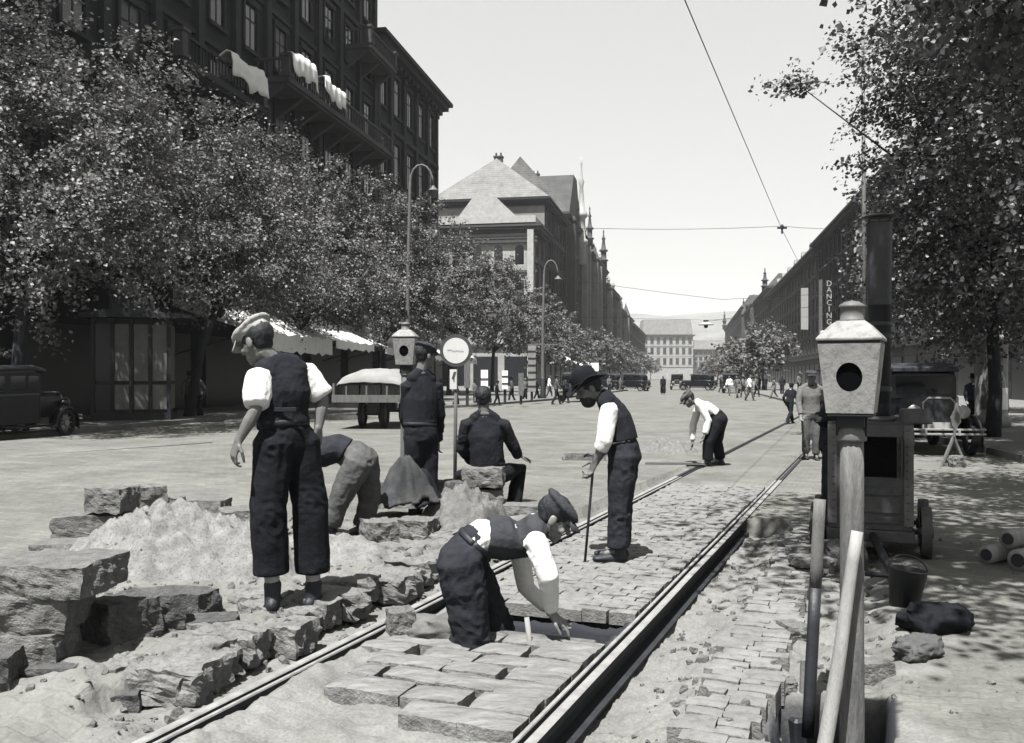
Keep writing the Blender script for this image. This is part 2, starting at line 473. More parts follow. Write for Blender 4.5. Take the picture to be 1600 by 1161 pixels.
    inv = n.new('ShaderNodeMath'); inv.operation = 'MULTIPLY_ADD'; l.new(br.outputs['Fac'], inv.inputs[0]); l.new(nd2.outputs[0], inv.inputs[1]); l.new(h1, inv.inputs[2])
    bp = n.new('ShaderNodeBump'); bp.inputs['Strength'].default_value = 0.55; bp.inputs['Distance'].default_value = 0.012
    l.new(inv.outputs[0], bp.inputs['Height']); l.new(bp.outputs[0], b.inputs['Normal'])
    return m
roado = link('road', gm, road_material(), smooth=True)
tag(roado, kind='structure')

# ------------------------------------------------------------------ blocks and setts laid in the track
M_block = mat('wood_block', 0.128, 0.9, 7, 0.42, 0.9, 26, spots=0.25, stretch=(0.45, 2.4, 1.0))
M_old = mat('worn_sett', 0.125, 0.85, 3, 0.25, 0.7, 60, spots=0.25)
M_sett = mat('granite_sett', 0.125, 0.8, 6, 0.35, 0.7, 50, spots=0.3)
M_edge = mat('edge_block', 0.11, 0.9, 5, 0.3, 0.9, 30, spots=0.3)
def slab(mb, c, size, rot, top_bulge=0.012, jit=0.008, seed=0):
    """one worn block: chipped edges, domed top"""
    rnd = random.Random(seed)
    hx, hy, h = size[0] / 2, size[1] / 2, size[2]
    nx = max(3, int(size[0] / 0.045)); ny = max(3, int(size[1] / 0.045))
    cr, sr = math.cos(rot), math.sin(rot)
    tx, ty = rnd.uniform(-1, 1) * jit * 1.6, rnd.uniform(-1, 1) * jit * 1.6
    grid = []
    for j in range(ny + 1):
        row = []
        for i in range(nx + 1):
            a = i / nx * 2 - 1; b = j / ny * 2 - 1
            e = max(abs(a), abs(b)); corner = abs(a) * abs(b)
            q = V((c[0] * 3.7 + a * hx * 9 + seed, c[1] * 3.1 + b * hy * 9, seed * 0.37))
            wob = (mnoise.noise(q) * 0.012 + mnoise.noise(q * 2.6) * 0.006) * min(1, jit * 120)
            x = a * hx * (1 - 0.03 * corner) + (mnoise.noise(q + V((5, 0, 0))) * 0.012 if e > 0.99 else 0)
            y = b * hy * (1 - 0.03 * corner) + (mnoise.noise(q + V((0, 9, 0))) * 0.012 if e > 0.99 else 0)
            z = c[2] + top_bulge * (1 - e * e) + wob + tx * a + ty * b
            if e > 0.99: z -= (0.010 + 0.010 * corner + abs(mnoise.noise(q * 1.7)) * 0.02) * min(1, jit * 130)
            row.append(mb.pt((c[0] + x * cr - y * sr, c[1] + x * sr + y * cr, z)))
        grid.append(row)
    for j in range(ny):
        for i in range(nx):
            mb.face((grid[j][i], grid[j][i + 1], grid[j + 1][i + 1], grid[j + 1][i]))
    rim = [grid[0][i] for i in range(nx + 1)] + [grid[j][nx] for j in range(1, ny + 1)] + [grid[ny][i] for i in range(nx - 1, -1, -1)] + [grid[j][0] for j in range(ny - 1, 0, -1)]
    low = [mb.pt((mb.v[k].x + rnd.uniform(-.004, .004), mb.v[k].y + rnd.uniform(-.004, .004), c[2] - h)) for k in rim]
    for k in range(len(rim)):
        k2 = (k + 1) % len(rim)
        mb.face((rim[k2], rim[k], low[k], low[k2]))
mb = MB()
rnd = random.Random(3)
vv = -1.42; row = 0
while vv < 0.16:                       # the big blocks of the foreground, stepping back towards the left rail
    d_ = rnd.uniform(0.185, 0.225)
    cols = [-0.655, -0.325, 0.0, 0.325, 0.655]
    for k in range(4):
        lim = (-1.16, -1.22, -1.30, -1.36)[k]     # where each column of blocks starts
        if vv < lim: continue
        off = rnd.uniform(-0.02, 0.02) + (0.055 if row % 2 else -0.045) * (0 if k in (0, 3) else 1)
        u0 = cols[k] + (off if k else 0); u1 = cols[k + 1] + (off if k < 3 else 0)
        if k == 0 and vv < -0.42: u0 = -0.50 + rnd.uniform(-.03, .04)
        c = tw((u0 + u1) / 2, vv + d_ / 2 + rnd.uniform(-.006, .006), rnd.uniform(-0.007, 0.003))
        slab(mb, c, (u1 - u0 - 0.012, d_ - 0.010, 0.14), TROT + rnd.uniform(-.014, .014), 0.006, 0.0034, seed=row * 10 + k)
    vv += d_; row += 1
mb.mi = 1
vv = 0.93; row = 0
while vv < 8.3:                        # the older setts beyond the pit
    d_ = rnd.uniform(0.10, 0.13) if vv < 5 else 0.2
    nC = 7
    sh = 0.5 if row % 2 else 0
    edges = [-0.655] + [-0.655 + (k + sh) * 1.31 / nC + rnd.uniform(-.012, .012) for k in range(1 - (1 if sh else 0), nC)] + [0.655]
    for a, b_ in zip(edges, edges[1:]):
        c = tw((a + b_) / 2, vv + d_ / 2, rnd.uniform(-0.008, 0.003))
        slab(mb, c, (b_ - a - 0.003, d_ - 0.004, 0.09), TROT + rnd.uniform(-.01, .01), 0.004, 0.003, seed=row * 13 + int(a * 100))
    vv += d_; row += 1
o = mb.build('track_paving', [M_block, M_old], smooth=False)
tag(o, kind='structure')
mb = MB()
vv = -2.3; k = 0
while vv < 5.25:                       # setts along the right-hand strip, their ends left ragged
    d_ = rnd.uniform(0.092, 0.115)
    if not (-1.1 < vv < -0.1 and False):
        u = 1.30 + rnd.uniform(-0.05, 0.04)
        while u < 1.62:
            L = rnd.uniform(0.15, 0.21)
            if u + L > 1.76: break
            if rnd.random() > 0.02:
                slab(mb, tw(u + L / 2, vv + d_ / 2, rnd.uniform(-0.006, 0.004)), (L - 0.001, d_ - 0.002, 0.13), TROT + rnd.uniform(-.015, .015), 0.002, 0.0022, seed=k)
            u += L; k += 1
    vv += d_
M_sandy = mat('sandy_sett', 0.135, 0.9, 2.5, 0.28, 0.8, 60, spots=0.2)
o = mb.build('kerbside_setts', [M_sandy]); tag(o, kind='structure')
# ------------------------------------------------------------------ rails
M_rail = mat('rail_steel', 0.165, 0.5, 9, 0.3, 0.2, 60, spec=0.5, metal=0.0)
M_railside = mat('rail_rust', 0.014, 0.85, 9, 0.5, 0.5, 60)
def rail(u0, label, v0, v1, lip):
    """grooved tram rail: running head, groove, guard lip, web and foot"""
    prof = [(-0.085, -0.165), (-0.085, -0.15), (-0.012, -0.13), (-0.012, -0.05), (-0.055, -0.032), (-0.055, 0.002), (-0.046, 0.006), (-0.008, 0.006), (-0.002, 0.0), (-0.001, -0.034), (0.026, -0.034), (0.027, -0.004), (0.030, 0.002), (0.048, 0.002), (0.051, -0.006), (0.046, -0.045), (0.012, -0.06), (0.012, -0.13), (0.085, -0.15), (0.085, -0.165)]
    root = thing('tram_rail', tw(u0, v0, 0), label, 'rail', 'tram rails')
    mb = MB(); vsr = list(np.linspace(v0, 12, 40)) + [20, 30, 45, v1]
    rings = []
    for v_ in vsr:
        wob = mnoise.noise(V((v_ * 0.6, u0, 0))) * 0.004
        rings.append([mb.pt(tw(u0 + q[0] * lip + wob, v_, q[1])) for q in prof])
    n = len(prof)
    for ri, (a, b_) in enumerate(zip(rings, rings[1:])):
        for k in range(n):
            z0 = prof[k][1]; z1 = prof[(k + 1) % n][1]
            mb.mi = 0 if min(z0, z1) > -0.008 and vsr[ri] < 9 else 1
            mb.face((a[k], a[(k + 1) % n], b_[(k + 1) % n], b_[k]))
    mb.mi = 1; mb.face(rings[0]); mb.face(rings[-1][::-1])
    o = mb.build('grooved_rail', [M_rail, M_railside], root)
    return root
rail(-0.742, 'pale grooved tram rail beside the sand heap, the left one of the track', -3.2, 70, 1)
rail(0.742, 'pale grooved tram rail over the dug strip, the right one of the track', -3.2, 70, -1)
# ------------------------------------------------------------------ people
M_skin = mat('skin', 0.085, 0.55, 8, 0.25, 0.1, 60)
M_skinlight = mat('skin_light', 0.11, 0.55, 8, 0.2, 0.1, 60)
M_hair = mat('dark_hair', 0.008, 0.6, 30, 0.5, 0.5, 90, stretch=(1, 1, 0.3))
M_eye = mat('eye', 0.05, 0.2, 5, 0.1)
M_shirt = mat('white_shirt', 0.42, 0.85, 14, 0.10, 0.25, 40)
M_sock = mat('light_sock', 0.24, 0.9, 14, 0.2, 0.2, 60)
M_black = mat('black_cloth', 0.006, 0.9, 9, 0.45, 0.3, 50, spec=0.15)
M_dark = mat('dark_cloth', 0.009, 0.9, 9, 0.4, 0.3, 50, spec=0.15)
M_char = mat('charcoal_cloth', 0.015, 0.9, 9, 0.4, 0.3, 50, spec=0.15)
M_mid = mat('grey_cloth', 0.055, 0.9, 9, 0.35, 0.3, 50, spec=0.15)
M_vest = mat('waistcoat_grey', 0.026, 0.9, 9, 0.4, 0.3, 50, spec=0.15)
M_pale = mat('pale_cloth', 0.085, 0.9, 9, 0.3, 0.3, 50, spec=0.15)
M_cap = mat('tweed_cap', 0.20, 0.9, 30, 0.35, 0.4, 90)
M_capd = mat('dark_tweed', 0.022, 0.9, 30, 0.4, 0.4, 90)
M_shoe = mat('worn_leather', 0.014, 0.55, 12, 0.5, 0.3, 40)
M_dusty = mat('dusty_leather', 0.04, 0.7, 12, 0.5, 0.3, 40)

def lerp(a, b, t): return a + (b - a) * t
def folds(me, amp, freq=(9, 9, 22), seed=0, dirs=None):
    """soft cloth folds: pushes vertices along their normals"""
    n = len(me.vertices)
    co = np.empty(n * 3, dtype=np.float32); me.vertices.foreach_get('co', co); co = co.reshape(-1, 3)
    no = np.empty(n * 3, dtype=np.float32); me.vertices.foreach_get('normal', no); no = no.reshape(-1, 3)
    out = co.copy(); N = mnoise.noise; off = seed * 7.3
    f0, f2 = freq[0] * 0.8, freq[2] * 0.62
    for i in range(n):
        x, y, z = co[i]
        a = N((x * f0 + z * 4.0 + off, y * f0 - z * 2.5, z * f2 - x * 3.0))
        b = N((x * f0 * 2.2 - z * 7, y * f0 * 2.2 + off, z * f2 * 1.9 + x * 8))
        c = N((x * 4 + off, y * 4, z * 4))
        k = amp * (0.75 * a + (0.30 - abs(b) * 1.5) * (0.35 + max(0.0, c) * 1.6))
        out[i] += no[i] * k
    me.vertices.foreach_set('co', out.ravel()); me.update()

def hand(mb, w, d, n, side, curl=0.5, s=1.0, spread=1.0):
    """palm, four bent fingers of unequal length and a thumb; d points along the hand, n out of the palm"""
    d = d.normalized(); side = (side - d * side.dot(d)).normalized(); nn = d.cross(side).normalized()
    if nn.dot(n) < 0: nn = -nn
    mb.capsule([w - d * 0.02 * s, w + d * 0.03 * s, w + d * 0.085 * s], [(0.027 * s, 0.021 * s), (0.040 * s, 0.017 * s), (0.041 * s, 0.014 * s)], 10, side=side)
    for k, (o, L) in enumerate(((-0.031, 0.070), (-0.0105, 0.084), (0.0105, 0.079), (0.031, 0.060))):
        p = w + d * 0.088 * s + side * o * s
        dd = (d + side * o * 3.5 * spread).normalized(); a = curl * (0.75 + 0.1 * k)
        pts = [p - d * 0.012 * s]; rr = [0.0098 * s]
        for f, q in ((0.44, 0.6), (0.32, 1.0), (0.24, 0.9)):
            dd = (dd * math.cos(a * q) + nn * math.sin(a * q)).normalized() if False else (Matrix.Rotation(a * q, 3, dd.cross(nn)) @ dd).normalized()
            pts.append(pts[-1] + dd * (L * f + (0.012 if f == 0.44 else 0)) * s); rr.append((0.0095 if f > 0.4 else 0.0085 if f > 0.3 else 0.0068) * s)
        mb.capsule(pts, rr, 7)
    p = w + d * 0.018 * s - side * 0.030 * s
    t1 = (d * 0.62 - side * 0.62 + nn * 0.35).normalized(); t2 = (d * 0.9 - side * 0.15 + nn * (0.2 + 0.4 * curl)).normalized()
    mb.capsule([p, p + t1 * 0.042 * s, p + t1 * 0.042 * s + t2 * 0.034 * s, p + t1 * 0.042 * s + t2 * 0.058 * s], [0.0135 * s, 0.0115 * s, 0.0098 * s, 0.008 * s], 7)

def head(mb, c, f, u, s=1.0, beard=False):
    f = f.normalized(); u = (u - f * u.dot(f)).normalized(); r = f.cross(u)
    E = lambda o, rad: mb.ell(c + (r * o[0] + f * o[1] + u * o[2]) * s, [r * rad[0] * s, f * rad[1] * s, u * rad[2] * s])
    E((0, -0.012, 0.035), (0.076, 0.096, 0.088))      # skull
    E((0, 0.012, -0.012), (0.066, 0.080, 0.090))      # face
    E((0, 0.030, -0.062), (0.050, 0.056, 0.050))      # jaw
    E((0, 0.066, -0.098), (0.022, 0.020, 0.018))      # chin
    E((0, 0.078, 0.030), (0.050, 0.016, 0.012))       # brow
    for sx in (-1, 1):
        E((sx * 0.076, -0.010, -0.008), (0.010, 0.022, 0.034))   # ear
        E((sx * 0.040, 0.066, -0.028), (0.022, 0.020, 0.020))    # cheekbone
    P = lambda o: c + (r * o[0] + f * o[1] + u * o[2]) * s
    mb.capsule([P((0, 0.086, 0.018)), P((0, 0.101, -0.008)), P((0, 0.110, -0.026))], [(0.008 * s), 0.010 * s, 0.015 * s], 8)   # nose
    mb.capsule([P((-0.022, 0.080, -0.066)), P((0, 0.088, -0.064)), P((0.022, 0.080, -0.066))], 0.006 * s, 6)    # lips
    mb.capsule([P((-0.018, 0.080, -0.077)), P((0, 0.086, -0.077)), P((0.018, 0.080, -0.077))], 0.0065 * s, 6)
    return r, f, u

def flat_cap(root, c, f, u, m, s=1.0, name='cap', tilt=0.0, blouse=1.0):
    f = f.normalized(); u = (u - f * u.dot(f)).normalized(); r = f.cross(u)
    if tilt:
        Mr = Matrix.Rotation(tilt, 3, r); f = Mr @ f; u = Mr @ u
    mb = MB()
    P = lambda a, b, h: c + (r * a + f * b + u * h) * s
    mb.ell(P(0, -0.012, 0.066), [r * 0.090 * s, f * 0.110 * s, u * 0.048 * s], 16, 10)
    mb.ell(P(0.008 * blouse, -0.012, 0.088), [r * 0.106 * s * blouse, (f * 0.116 - u * 0.03) * s * blouse, (u * 0.034 + f * 0.006) * s], 18, 10)
    mb.ell(P(-0.012, 0.05, 0.085), [r * 0.085 * s, (f * 0.075 - u * 0.025) * s, u * 0.030 * s], 14, 8)
    me = remesh(mb, 0.007 * s, 4)
    folds(me, 0.006 * s, (16, 16, 16), 3)
    o = link(name, me, m, root, True, True)
    vb = MB(); nn = 12; top = []; bot = []
    for i in range(nn + 1):
        a = -1.15 + 2.3 * i / nn
        for ls, h in ((top, 0.0), (bot, -0.007)):
            inner = P(0.088 * math.sin(a), 0.045 + 0.052 * math.cos(a), 0.055 + h)
            outer = P(0.094 * math.sin(a), 0.065 + 0.098 * math.cos(a), 0.030 + h + 0.018 * math.sin(a) ** 2 * -1)
            ls.append((vb.pt(inner), vb.pt(outer)))
    for i in range(nn):
        vb.face((top[i][0], top[i][1], top[i + 1][1], top[i + 1][0])); vb.face((bot[i][0], bot[i + 1][0], bot[i + 1][1], bot[i][1]))
        vb.face((top[i][1], bot[i][1], bot[i + 1][1], top[i + 1][1])); vb.face((top[i][0], top[i + 1][0], bot[i + 1][0], bot[i][0]))
    for e in (0, nn):
        vb.face((top[e][0], bot[e][0], bot[e][1], top[e][1]))
    vb.build('visor', [m], o, True, True)
    return o
def felt_hat(root, c, f, u, m, s=1.0):
    f = f.normalized(); u = (u - f * u.dot(f)).normalized(); r = f.cross(u)
    mb = MB(); n = 28; rings = []
    prof = [(0.150, 0.040), (0.158, 0.036), (0.150, 0.031), (0.100, 0.038), (0.094, 0.048), (0.094, 0.072), (0.090, 0.110), (0.082, 0.146), (0.062, 0.160), (0.03, 0.150), (0.004, 0.146)]
    for rr, z in prof:
        ring = []
        for k in range(n):
            a = 2 * math.pi * k / n; cs, sn = math.cos(a), math.sin(a)
            dz = 0.0
            if rr > 0.12: dz = 0.030 * sn * sn - 0.030 * max(0, cs) + 0.010 * math.sin(3 * a)    # curled sides, brim turned down in front
            if z > 0.12: dz = -0.028 * (1 - abs(sn)) + 0.010 * (abs(sn))                        # pinched crown
            ring.append(mb.pt(c + (r * rr * 0.86 * sn + f * rr * 1.06 * cs + u * (z + dz)) * s))
        rings.append(ring)
    for a, b in zip(rings, rings[1:]):
        for k in range(n): mb.face((a[k], a[(k + 1) % n], b[(k + 1) % n], b[k]))
    mb.face(rings[-1])
    inner = [mb.pt(c + (r * 0.088 * 0.86 * math.sin(2 * math.pi * k / n) + f * 0.088 * 1.06 * math.cos(2 * math.pi * k / n) + u * 0.034) * s) for k in range(n)]
    for k in range(n): mb.face((rings[0][(k + 1) % n], rings[0][k], inner[k], inner[(k + 1) % n]))
    o = mb.build('hat', [m], root, True, True)
    bb = MB()
    bb.tube([c + (r * 0.096 * 0.86 * math.sin(2 * math.pi * k / 24) + f * 0.096 * 1.06 * math.cos(2 * math.pi * k / 24) + u * 0.058) * s for k in range(25)], [(0.004 * s, 0.014 * s)] * 25, 6, side=u)
    bb.build('hat_band', [M_black], o, True, True)
    return o

def shoe(mb, ankle, d, up, s=1.0, L=0.29):
    d = d.normalized(); up = (up - d * up.dot(d)).normalized(); r = d.cross(up)
    b = ankle - up * 0.075 * s
    mb.capsule([b - d * 0.055 * s, b + d * 0.03 * s, b + d * 0.11 * s, b + d * (L - 0.11) * s, b + d * (L - 0.085) * s], [(0.036 * s, 0.042 * s), (0.040 * s, 0.045 * s), (0.047 * s, 0.036 * s), (0.046 * s, 0.026 * s), (0.036 * s, 0.020 * s)], 12, side=r)
    mb.capsule([b - d * 0.012 * s, ankle - d * 0.005 * s, ankle + up * 0.05 * s], [0.050 * s, 0.052 * s, 0.056 * s], 10)
    mb.box(b + d * 0.062 * s - up * 0.042 * s, (0.078 * s, 0.285 * s, 0.018 * s), Matrix((r, d, up)).transposed(), bev=0.006 * s)

def person(label, J, o, group=None, voxel=0.0075):

    hs = o.get('hs', 1.10)
    """J: world joints; o: options for dress. Builds one body skin and the clothes as children."""
    s = o.get('s', 1.0); g = o.get('girth', 1.0)
    base = V(((J['aL'].x + J['aR'].x) / 2, (J['aL'].y + J['aR'].y) / 2, min(J['aL'].z, J['aR'].z) - 0.08))
    root = thing('person', base, label, 'person', group)
    side = (J['sR'] - J['sL']).normalized(); hside = (J['hR'] - J['hL']).normalized()
    chest = (J['sL'] + J['sR']) / 2; hips = (J['hL'] + J['hR']) / 2
    waist = J.get('waist', lerp(hips, chest, 0.36)); neck = J['neck']
    up = (chest - waist).normalized(); fwd = up.cross(side); 
    if fwd.dot(o['face']) < -0.6 and not o.get('noflip'): pass
    back = -side.cross(up)
    hf = o['face'].normalized(); hu = o.get('hup', V((0, 0, 1)))
    # ---------- body
    mb = MB()
    mb.capsule([hips - (waist - hips) * 0.2, waist, lerp(waist, chest, 0.6), lerp(chest, neck, 0.1)], [(0.145 * s * g, 0.10 * s * g), (0.13 * s * g, 0.09 * s * g), (0.15 * s * g, 0.10 * s), (0.12 * s, 0.065 * s)], 12, side=side)
    hb = J['head'] - hu * 0.06 * s - hf * 0.02 * s
    mb.capsule([lerp(chest, neck, 0.3), neck, hb], [0.075 * s, 0.064 * s, 0.060 * s], 10)
    head(mb, J['head'], hf, hu, s * hs)
    for k in 'LR':
        mb.capsule([J['s' + k], lerp(J['s' + k], J['e' + k], 0.5), J['e' + k]], [0.05 * s, 0.046 * s, 0.037 * s], 9)
        mb.capsule([J['e' + k], lerp(J['e' + k], J['w' + k], 0.35), J['w' + k]], [0.038 * s, 0.041 * s, 0.026 * s], 9)
        mb.capsule([J['h' + k], J['k' + k]], [0.075 * s, 0.05 * s], 9)
        mb.capsule([J['k' + k], lerp(J['k' + k], J['a' + k], 0.35), J['a' + k]], [0.05 * s, 0.052 * s, 0.036 * s], 9)
        mb.capsule([J['a' + k], J['a' + k] + o['toe' + k].normalized() * 0.11 * s - V((0, 0, 0.04 * s))], [0.034 * s, 0.025 * s], 8)
        hd = o.get('hd' + k, J['w' + k] - J['e' + k]); hn = o.get('hn' + k, hf)
        hsd = hd.cross(hn)
        hand(mb, J['w' + k], hd, hn, -hsd if k == "L" else hsd, o.get('curl' + k, 0.55), s * 1.05)
    me = remesh(mb, min(voxel, 0.0065) if voxel < 0.01 else voxel, 2)
    body = link('body', me, o.get('skin', M_skin), root, True, True)
    hr = (J['head'], hf, (hu - hf * hu.dot(hf)).normalized())
    rr = hr[1].cross(hr[2])
    if voxel < 0.01:
        for sx in (-1, 1):
            eb = MB()
            eb.ell(J['head'] + (rr * 0.032 * sx + hr[1] * 0.079 + hr[2] * 0.006) * s * hs, [rr * 0.013 * s * hs, hr[1] * 0.010 * s * hs, hr[2] * 0.008 * s * hs], 8, 6)
            eb.build('eye', [M_eye], root, True, True)
    hm = MB()      # hair
    hm.ell(J['head'] + (hr[1] * -0.020 + hr[2] * 0.040) * s * hs, [rr * 0.082 * s * hs, hr[1] * 0.100 * s * hs, hr[2] * 0.092 * s * hs], 16, 10)
    hm.ell(J['head'] + (hr[1] * -0.046 + hr[2] * -0.01) * s * hs, [rr * 0.066 * s * hs, hr[1] * 0.046 * s * hs, hr[2] * 0.062 * s * hs], 14, 8)
    hme = remesh(hm, max(voxel, 0.007), 3); folds(hme, 0.008, (45, 45, 14), 5)
    link('hair', hme, o.get('hairm', M_hair), root, True, True)
    if o.get('beard'):
        bm_ = MB()
        bm_.ell(J['head'] + (hr[1] * 0.040 + hr[2] * -0.078) * s * hs, [rr * 0.058 * s * hs, hr[1] * 0.060 * s * hs, hr[2] * 0.058 * s * hs], 14, 8)
        bm_.capsule([J['head'] + (rr * x + hr[1] * 0.090 + hr[2] * z) * s for x, z in ((-0.035, -0.058), (0, -0.047), (0.035, -0.058))], 0.012 * s, 8)
        bme = remesh(bm_, 0.007, 2); folds(bme, 0.006, (40, 40, 20), 8)
        link('beard', bme, M_hair, root, True, True)
    # ---------- trousers
    tr = o.get('trousers', M_dark); lw = o.get('legw', (0.100, 0.085, 0.078))
    mb = MB()
    if o.get('seat'):
        mb.capsule([waist + (hips - waist) * 0.25, hips], [(0.155 * s * g, 0.115 * s * g), (0.18 * s * g, 0.13 * s * g)], 14, side=hside)
    else:
        mb.capsule([waist + (hips - waist) * 0.12, lerp(waist, hips, 0.6), hips + (hips - waist) * 0.18], [(0.150 * s * g, 0.105 * s * g), (0.168 * s * g, 0.125 * s * g), (0.165 * s * g, 0.130 * s * g)], 14, side=hside)
    hemf = o.get('hem', 0.93)
    for k in 'LR':
        hem = lerp(J['k' + k], J['a' + k], hemf); kn = J['k' + k]
        mb.capsule([J['h' + k], lerp(J['h' + k], kn, 0.5), kn, lerp(kn, hem, 0.5), hem], [lw[0] * s * 1.08, lw[0] * s * 0.98, lw[1] * s, (lw[1] + lw[2]) / 2 * s, lw[2] * s], 12, ends=(0.75, 0.06))
    me = remesh(mb, voxel * 1.2, 5); folds(me, o.get('tfold', 0.011), (8, 8, 13), o.get('seed', 1))
    link('trousers', me, tr, root, True, True)
    # ---------- shoes and socks
    for k in 'LR':
        mb = MB(); shoe(mb, J['a' + k], o['toe' + k], o.get('upf' + k, V((0, 0, 1))), s)
        link('shoe', remesh(mb, voxel, 2), o.get('shoes', M_shoe), root, True, True)
        if hemf < 0.85:
            mb = MB(); mb.capsule([lerp(J['k' + k], J['a' + k], hemf - 0.1), lerp(J['k' + k], J['a' + k], 0.96)], [0.052 * s, 0.043 * s], 12)
            mb.build('sock', [M_sock], root, True, True)
    # ---------- shirt or jacket sleeves + torso
    top = o.get('top', M_shirt); sl = o.get('sleeve', 1.0); sw = o.get('sleevew', (0.068, 0.062, 0.050))
    mb = MB()
    tg = o.get('torsow', 1.0)
    def torso(q, e, lo, reach):
        """chest and shoulders, q metres fatter; the same pieces make the shirt and the waistcoat over it"""
        if lo >= 0: pts = [lerp(waist, hips, lo), waist]; rad = [(0.158 * g, 0.110 * g), (0.150 * g, 0.105 * g)]
        else: pts = [lerp(waist, chest, -lo)]; rad = [(0.152 * g, 0.107 * g)]
        pts += [lerp(waist, chest, 0.58), lerp(waist, chest, 0.95), lerp(chest, neck, 0.70)]; rad += [(0.172 * tg, 0.120), (0.160 * tg, 0.098), (0.078, 0.066)]
        mb.capsule(pts, [((x + q) * s, (y + q) * s) for x, y in rad], 16, side=side, ends=(e, 0.5))
        for k in 'LR':
            mb.capsule([lerp(neck, chest, 0.05), lerp(neck, J['s' + k], 0.6)], [(0.060 + q) * s, (0.064 + q) * s], 10)
            mb.capsule([lerp(chest, J['s' + k], 0.2), lerp(chest, J['s' + k], reach)], [(0.080 + q) * s, (0.072 + q) * s], 10)
    if o.get('skirt'):       # a jacket reaches below the waist
        mb.capsule([lerp(waist, hips, 1.1), waist, lerp(waist, chest, 0.55), chest, lerp(chest, neck, 0.75)], [(0.195 * s * g, 0.150 * s * g), (0.172 * s * g, 0.128 * s * g), (0.192 * s * tg, 0.135 * s), (0.180 * s * tg, 0.095 * s), (0.075 * s, 0.065 * s)], 16, side=side, ends=(0.1, 0.5))
    else:
        torso(0.0, 0.5, 0.35, 0.85)
    for k in 'LR':
        if o.get('skirt'): mb.capsule([lerp(neck, J['head'], 0.10), lerp(neck, J['s' + k], 0.62) + (neck - chest) * 0.02], [0.060 * s, 0.062 * s], 10)
        sh = J['s' + k]; el = J['e' + k]; wr = J['w' + k]; f_ = o.get('sleeve' + k, sl)
        w_ = o.get('sw' + k, sw)
        if f_ > 0.5:
            q = min(1.0, (f_ - 0.5) * 2)
            pts = [lerp(sh, chest, 0.25), sh, lerp(sh, el, 0.5), el, lerp(el, wr, q * 0.55), lerp(el, wr, q * 0.93)]
            rad = [w_[0] * s * 0.95, w_[0] * s, w_[0] * s * 0.97, w_[1] * s, (w_[1] + w_[2]) / 2 * s, w_[2] * s]
        else:
            q = f_ * 2
            pts = [lerp(sh, chest, 0.25), sh, lerp(sh, el, 0.5 * q), lerp(sh, el, 0.93 * q), lerp(sh, el, q)]
            rad = [w_[0] * s * 0.95, w_[0] * s, w_[0] * s * 1.06, w_[1] * s, w_[2] * s]
        mb.capsule(pts, rad, 12, ends=(0.75, 0.1))
    me = remesh(mb, voxel, 9 if not o.get('skirt') else 4); folds(me, o.get('sfold', 0.010), (13, 13, 17), o.get('seed', 1) + 3)
    link('jacket' if o.get('skirt') else 'shirt', me, top, root, True, True)
    # ---------- collar
    if o.get('collar', True):
        cb = MB(); ax = (J['head'] - neck).normalized(); ca = side; cbv = ax.cross(ca).normalized()
        cc = lerp(neck, chest, 0.12)
        cb.tube([cc + (ca * math.cos(t) * 0.066 + cbv * math.sin(t) * 0.066) * s for t in np.linspace(0, 2 * math.pi, 21)], [(0.020 * s, 0.008 * s)] * 21, 8, side=ax)
        cb.build('collar', [o.get('collarm', M_shirt)], root, True, True)
    # ---------- waistcoat
    if o.get('vest') is not None:
        mb = MB(); torso(0.015, 0.08, o.get('vlen', 0.25), 0.66)
        me = remesh(mb, voxel, 4); folds(me, o.get('vfold', 0.007), (10, 10, 9), o.get('seed', 1) + 6)
        link('waistcoat', me, o['vest'], root, True, True)
    if o.get('belt'):
        mb = MB(); ax = (waist - hips).normalized(); c0 = lerp(waist, hips, 0.28); fv = ax.cross(hside).normalized()
        mb.tube([c0 + (hside * math.cos(t) * 0.163 * g + fv * math.sin(t) * 0.118 * g) * s for t in np.linspace(0, 2 * math.pi, 33)], [(0.018 * s, 0.006 * s)] * 33, 8, side=ax)
        mb.build('belt', [M_shoe], root, True, True)
    # ---------- headgear
    if o.get('cap'): flat_cap(root, J['head'], hf, hu, o['cap'], s * hs * 0.97, tilt=o.get('captilt', 0.0), blouse=o.get('blouse', 1.0))
    if o.get('hat'): felt_hat(root, J['head'] + hu * 0.01, hf, hu, o['hat'], s * hs * 1.08)
    return root

def joints(Y0, **k):
    return {n: at(p[0], p[1], Y0 + (p[2] if len(p) > 2 else 0)) for n, p in k.items()}
DOWN = V((0, 0, -1)); UP = V((0, 0, 1))

